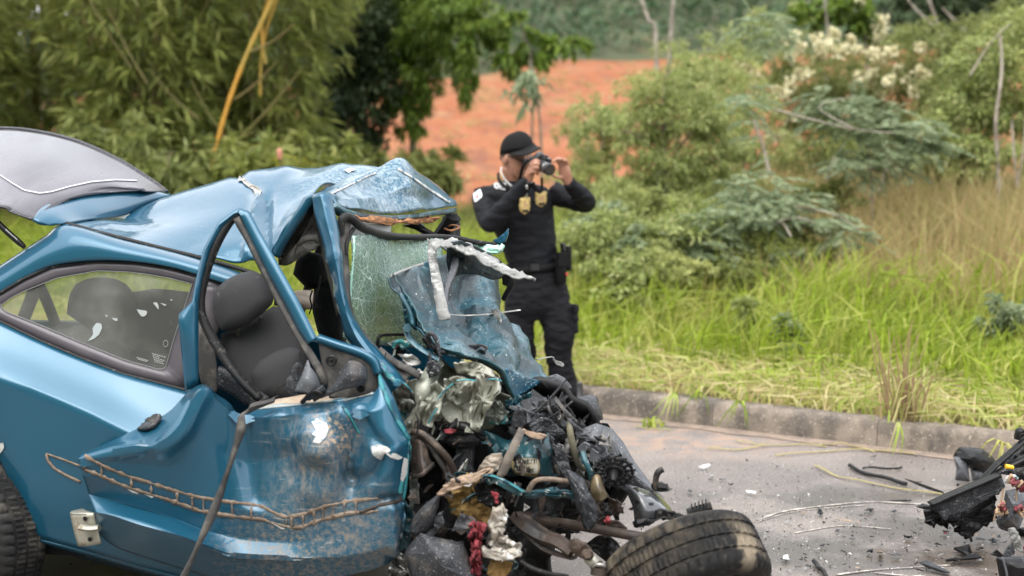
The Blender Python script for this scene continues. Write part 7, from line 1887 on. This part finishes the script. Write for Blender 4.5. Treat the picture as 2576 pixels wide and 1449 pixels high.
mr_ = M('red_wire', (.17, .022, .03), .6, var=(40, (.09, .008, .012), .4, .6)); mt_ = M('tan_wire', (.30, .2, .12), .8)
for k in range(12):
    cx, cy = r_.choice([(2555, 1210), (2566, 1222), (2564, 1282), (2560, 1290), (2522, 1280), (2574, 1380), (2545, 1206)])
    A = [W_(cx + r_.gauss(0, 9), cy + r_.gauss(0, 9), -.14 + r_.gauss(0, .02)) for _ in range(6)]
    tube('wire', A, r_.choice([.004, .006, .008]), mr_ if r_.random() < .75 else mt_, wk, sides=5, n=22)
for L0 in ([(2524, 1230), (2518, 1262), (2508, 1280), (2500, 1310)], [(2560, 1216), (2556, 1250), (2562, 1280)]):
    tube('wire', [(x, y, -.12) for x, y in L0], .004, mt_, wk, n=16, f=W_)
ws_('lamp_box', [(2505, 1402), (2560, 1400), (2640, 1396), (2640, 1480), (2520, 1480), (2512, 1440)], -.75, m_black, amp=.004, bow=.05, seed=9, thick=.03)
for x in (2522, 2572): tube('box_rib', [(x, 1404, -.83), (x + 10, 1440, -.83), (x + 14, 1476, -.83)], .004, m_mgrey, wk, n=6, f=W_)
ws_('foil_strip', [(2535, 1330), (2552, 1326), (2566, 1350), (2576, 1390), (2556, 1384), (2542, 1356)], -.2, m_cowl, amp=.02, seed=10)
ws_('plastic_cover', [(2520, 1400), (2548, 1360), (2554, 1390), (2540, 1402)], -.4, m_dgrey, amp=.01, seed=11)
ws_('plastic_cover', [(2494, 1396), (2508, 1382), (2524, 1396), (2518, 1404)], -.5, m_black, amp=.01, seed=12)
tube('support_bar', [(2440, 1345, .0), (2444, 1362, .0)], .006, m_black, wk, f=W_)
ws_('lower_support', [(2540, 1330), (2640, 1320), (2640, 1400), (2570, 1390)], .1, m_black, amp=.03, seed=13)

# bumper corner by the kerb
b0 = G(2450, 1212)
cy_ = float(b0[1])
Bf = lambda x, y, dv=0.: D(x, y, cy_ + dv)
bc = thing('bumper_corner', b0, 'black and grey bumper corner lying on the road against the kerb', 'bumper')
sheet('bumper_shell', [(2397, 1150), (2404, 1134), (2414, 1124), (2445, 1125), (2474, 1129), (2498, 1150), (2512, 1168), (2500, 1190), (2470, 1196), (2440, 1180), (2420, 1165)], .02, m_black, bc, amp=.01, bow=.08, f=Bf, seed=1, n=40)
sheet('bumper_side', [(2398, 1148), (2416, 1150), (2434, 1162), (2438, 1190), (2440, 1212), (2402, 1208), (2406, 1180)], -.02, m_mgrey, bc, amp=.01, bow=.04, f=Bf, seed=2)
sheet('bumper_foot', [(2440, 1180), (2470, 1184), (2480, 1204), (2446, 1210)], .0, m_mgrey, bc, amp=.01, bow=.02, f=Bf, seed=3)

def debris(name, mm, shape, px, py, wpx, label, cat, group=None, asp=1., lift=.35, seed=0, rz=None, flat=True):
    b = G(px, py)
    s = wpx / FPX * float(b[1])
    rr = random.Random(int(px * 7 + py))
    o = plate(name, mm, shape, seed, b + np.array([0, 0, .012 + s * .10]), (s, s * asp, s * lift), (rr.gauss(0, .12), rr.gauss(0, .12), rr.uniform(0, 6.28) if rz is None else rz), label=label, cat=cat, group=group)
    return o
m_paper = M('white_scrap', (.70, .70, .71), .7)
debris('paper_scrap', m_paper, 3, 1771, 1184, 40, 'long crumpled white scrap on the road nearest the kerb', 'scrap', asp=.5, lift=.9)
debris('paper_scrap', m_paper, 3, 1888, 1248, 34, 'broad white scrap lying in the middle of the road', 'scrap', asp=.6, lift=.7)
debris('paper_scrap', m_cowl, 1, 1790, 1208, 36, 'pale yellowish scrap below the long white scrap', 'scrap', asp=.5, lift=.8)
debris('trim_fragment', m_filler, 5, 1978, 1414, 40, 'white layered trim fragment on the road beyond the tipped wheel', 'fragment', asp=.6, lift=.8)
debris('glue_fragment', m_tan, 1, 2123, 1319, 40, 'orange brown splinter on the road among black fragments', 'fragment', asp=.6, rz=-.1)
debris('plastic_fragment', m_dgrey, 0, 1735, 1245, 32, 'flat dark grey fragment on the road behind the wheel', 'fragment', asp=.6)
debris('plastic_fragment', m_black, 0, 2062, 1300, 44, 'curled black fragment where the white scrape line ends', 'fragment', asp=.5, lift=.9)
debris('plastic_fragment', m_black, 3, 2188, 1293, 28, 'black curled chip left of the torn assembly tip', 'fragment', lift=.9)
debris('plastic_fragment', m_black, 0, 2247, 1296, 30, 'flat black chip just below the white scrape line', 'fragment', asp=.5)
debris('plastic_fragment', m_black, 3, 2283, 1360, 26, 'chunky black lump below the assembly tip', 'fragment', lift=1.2)
debris('plastic_fragment', m_dgrey, 5, 2254, 1405, 32, 'grey rectangular chip beside the pale splinter', 'fragment', asp=.7)
debris('plastic_fragment', m_tan, 1, 2213, 1400, 50, 'pale brown splinter on the road near the picture bottom', 'fragment', asp=.8)
debris('plastic_fragment', m_black, 3, 2190, 1396, 24, 'rounded black lump beside the pale brown splinter', 'fragment', lift=1.3)
debris('plastic_fragment', m_black, 2, 2440, 1400, 62, 'large upright black triangular shard under the torn assembly', 'fragment', asp=1., lift=1.6)
debris('plastic_fragment', m_black, 1, 2424, 1420, 92, 'long black shard lying flat at the foot of the triangular one', 'fragment', asp=.9, lift=.5, rz=.1)
debris('plastic_fragment', m_dgrey, 3, 2466, 1366, 34, 'dark grey flat piece under the grey air duct', 'fragment')
debris('plastic_fragment', m_black, 0, 2496, 1370, 30, 'black bent piece beside the flat grey piece', 'fragment', lift=1.)
debris('plastic_fragment', m_dgrey, 5, 2350, 1442, 90, 'dark ribbed plastic piece cut by the bottom picture edge', 'fragment', asp=.6, lift=.5)
debris('plastic_fragment', m_black, 1, 2540, 1134, 50, 'black strip lying on the kerb behind the torn assembly', 'fragment')
debris('metal_strip', m_dgrey, 4, 2330, 1240, 86, 'dark flat strip lying beyond the torn assembly tip', 'strip', asp=.5, rz=-.35)
debris('metal_strip', m_dgrey, 4, 2268, 1271, 50, 'thin dark strip lying on the white scrape line', 'strip', asp=.5, rz=0)
debris('red_fragment', m_red, 3, 2377, 1349, 14, 'tiny red scrap on the road below the torn assembly', 'scrap', lift=1.2)
def cable(L0, w, label):
    A = resample(pts([(x, y, .016) for x, y in L0], G), 30); b = A.mean(0); b[2] = 0
    A = A + np.array([0, 0, .003]) * np.sin(np.arange(30) * .4)[:, None]
    V, F = tube_vf(A - b, w, 7)
    return link('cable', mesh_from('cable', V, F, m_rubber, 60), None, label, 'cable', None, None, b)
cable([(2137, 1170), (2157, 1183), (2192, 1194), (2240, 1206), (2280, 1216)], .010, 'black cable lying on the road toward the kerb')
cable([(2047, 1411), (2058, 1424), (2070, 1436), (2080, 1452)], .009, 'short black cable end at the bottom picture edge')
cable([(2170, 1178), (2210, 1176), (2250, 1180), (2268, 1174)], .006, 'thin black cable beside the dry sprig in the gutter')
# many small look-alike chips
LAND = [('the tipped wheel', 1900, 1330), ('the white scrape line', 2130, 1290), ('the tip of the torn assembly', 2310, 1290), ('the white layered fragment', 1978, 1414), ('the pale brown splinter', 2213, 1400), ('the bottom picture edge', 2290, 1442), ('the triangular shard', 2440, 1400), ('the grey air duct', 2530, 1345), ('the broad white scrap', 1888, 1248), ('the long crumpled scrap', 1771, 1184), ('the black cable', 2200, 1196), ('the dark strip', 2330, 1240), ('the orange splinter', 2123, 1319), ('the red scrap', 2377, 1349), ('the car sill', 200, 1420), ('the black lump', 2283, 1360), ('the grey rectangular chip', 2254, 1405), ('the wreck', 1700, 1250)]
USED = set()
SHN = ['angular', 'tapered', 'three cornered', 'rounded', 'sliver thin', 'squarish']
def chips(n, box, mats, size):
    for k in range(n):
        x, y = r_.uniform(box[0], box[2]), r_.uniform(box[1], box[3])
        nm, mm, col = r_.choice(mats)
        sh_ = r_.randrange(len(SHAPES)); w_ = r_.uniform(*size)
        l = min(LAND, key=lambda q: (q[1] - x) ** 2 + 3 * (q[2] - y) ** 2)
        dx, dy = x - l[1], (y - l[2]) * 1.7
        rel = ('right of' if dx > 0 else 'left of') if abs(dx) > abs(dy) else ('below' if dy > 0 else 'above')
        lab = '%s %s %s chip lying just %s %s'; l2 = sorted(LAND, key=lambda q: (q[1] - x) ** 2 + 3 * (q[2] - y) ** 2)[1]
        lab = lab % ('tiny' if w_ < 10 else 'small' if w_ < 14 else 'larger', col, SHN[sh_], rel, l[0])
        if lab in USED: lab = lab.replace('lying just', 'lying') + ', toward ' + l2[0]
        USED.add(lab)
        debris(nm, mm, sh_, x, y, w_, lab, 'chip', 'chips of %s plastic strewn over the road' % ('black' if nm == 'plastic_chip' else 'pale'), asp=r_.uniform(.5, 1), lift=r_.uniform(.4, 1.), seed=r_.randrange(4))
BC = ('plastic_chip', m_black, 'black'); GC = ('plastic_chip', m_dgrey, 'dark grey'); PC = ('pale_chip', m_cowl, 'pale'); TC = ('pale_chip', m_tan, 'tan')
chips(120, (1960, 1285, 2540, 1450), [BC, BC, GC, PC, BC, TC], (6, 17))
chips(26, (2280, 1330, 2560, 1450), [BC, GC, PC], (10, 24))
chips(16, (1700, 1170, 1960, 1280), [PC, BC, TC, GC], (6, 15))
chips(12, (2060, 1150, 2420, 1260), [BC, GC, PC], (6, 16))
chips(8, (60, 1390, 330, 1449), [BC, GC, TC], (8, 24))
debris('plastic_fragment', m_black, 3, 152, 1402, 60, 'dark leaf shaped scrap on the road under the car sill', 'fragment', asp=.4)
# crushed glass and grit around the wreck
mb = MB()
for k in range(2200):
    if rng.random() < .6: x, y = rng.normal(1850, 260), rng.normal(1330, 70)
    else: x, y = rng.uniform(1600, 2570), rng.uniform(1120, 1448)
    if y < 1105 or y > 1449: continue
    b = G(x, y); s = rng.uniform(.001, .0038) * (1 if rng.random() < .93 else 1.8)
    mb.add(b + np.array([0, 0, s * .8]) + rng.normal(size=(4, 3)) * s, [(0, 1, 2), (0, 2, 3), (0, 3, 1), (1, 3, 2)], int(rng.random() < .45))
o = mb.build('glass_grit', [M('grit_pale', (.38, .37, .35), .6), m_black], None, 0, label='fine glass grit and black crumbs strewn over the asphalt', cat='grit', kind='stuff')
# chalky scrapes in the asphalt
for L0, w_ in (([(1905, 1308), (1972, 1286), (2082, 1271), (2192, 1262), (2323, 1268)], .016), ([(1905, 1312), (1990, 1288), (2082, 1277), (2180, 1270)], .007), ([(2105, 1445), (2192, 1434), (2290, 1427), (2389, 1421)], .012), ([(2200, 1440), (2260, 1446), (2330, 1449)], .01), ([(2000, 1340), (2120, 1322), (2240, 1330)], .008)):
    A = resample(pts([(x, y, .004) for x, y in L0], G), 60)
    T = np.gradient(A, axis=0); T /= np.linalg.norm(T, axis=1, keepdims=True); Nn = np.stack([-T[:, 1], T[:, 0], 0 * T[:, 0]], 1)
    ww = np.array([w_ * (.6 + .6 * n3(p, 5, 2)) for p in A])[:, None]
    link('scrape_mark', mesh_from('scrape_mark', np.stack([A - Nn * ww, A + Nn * ww]), grid_faces(2, 60), m_white_mark, 0), road)
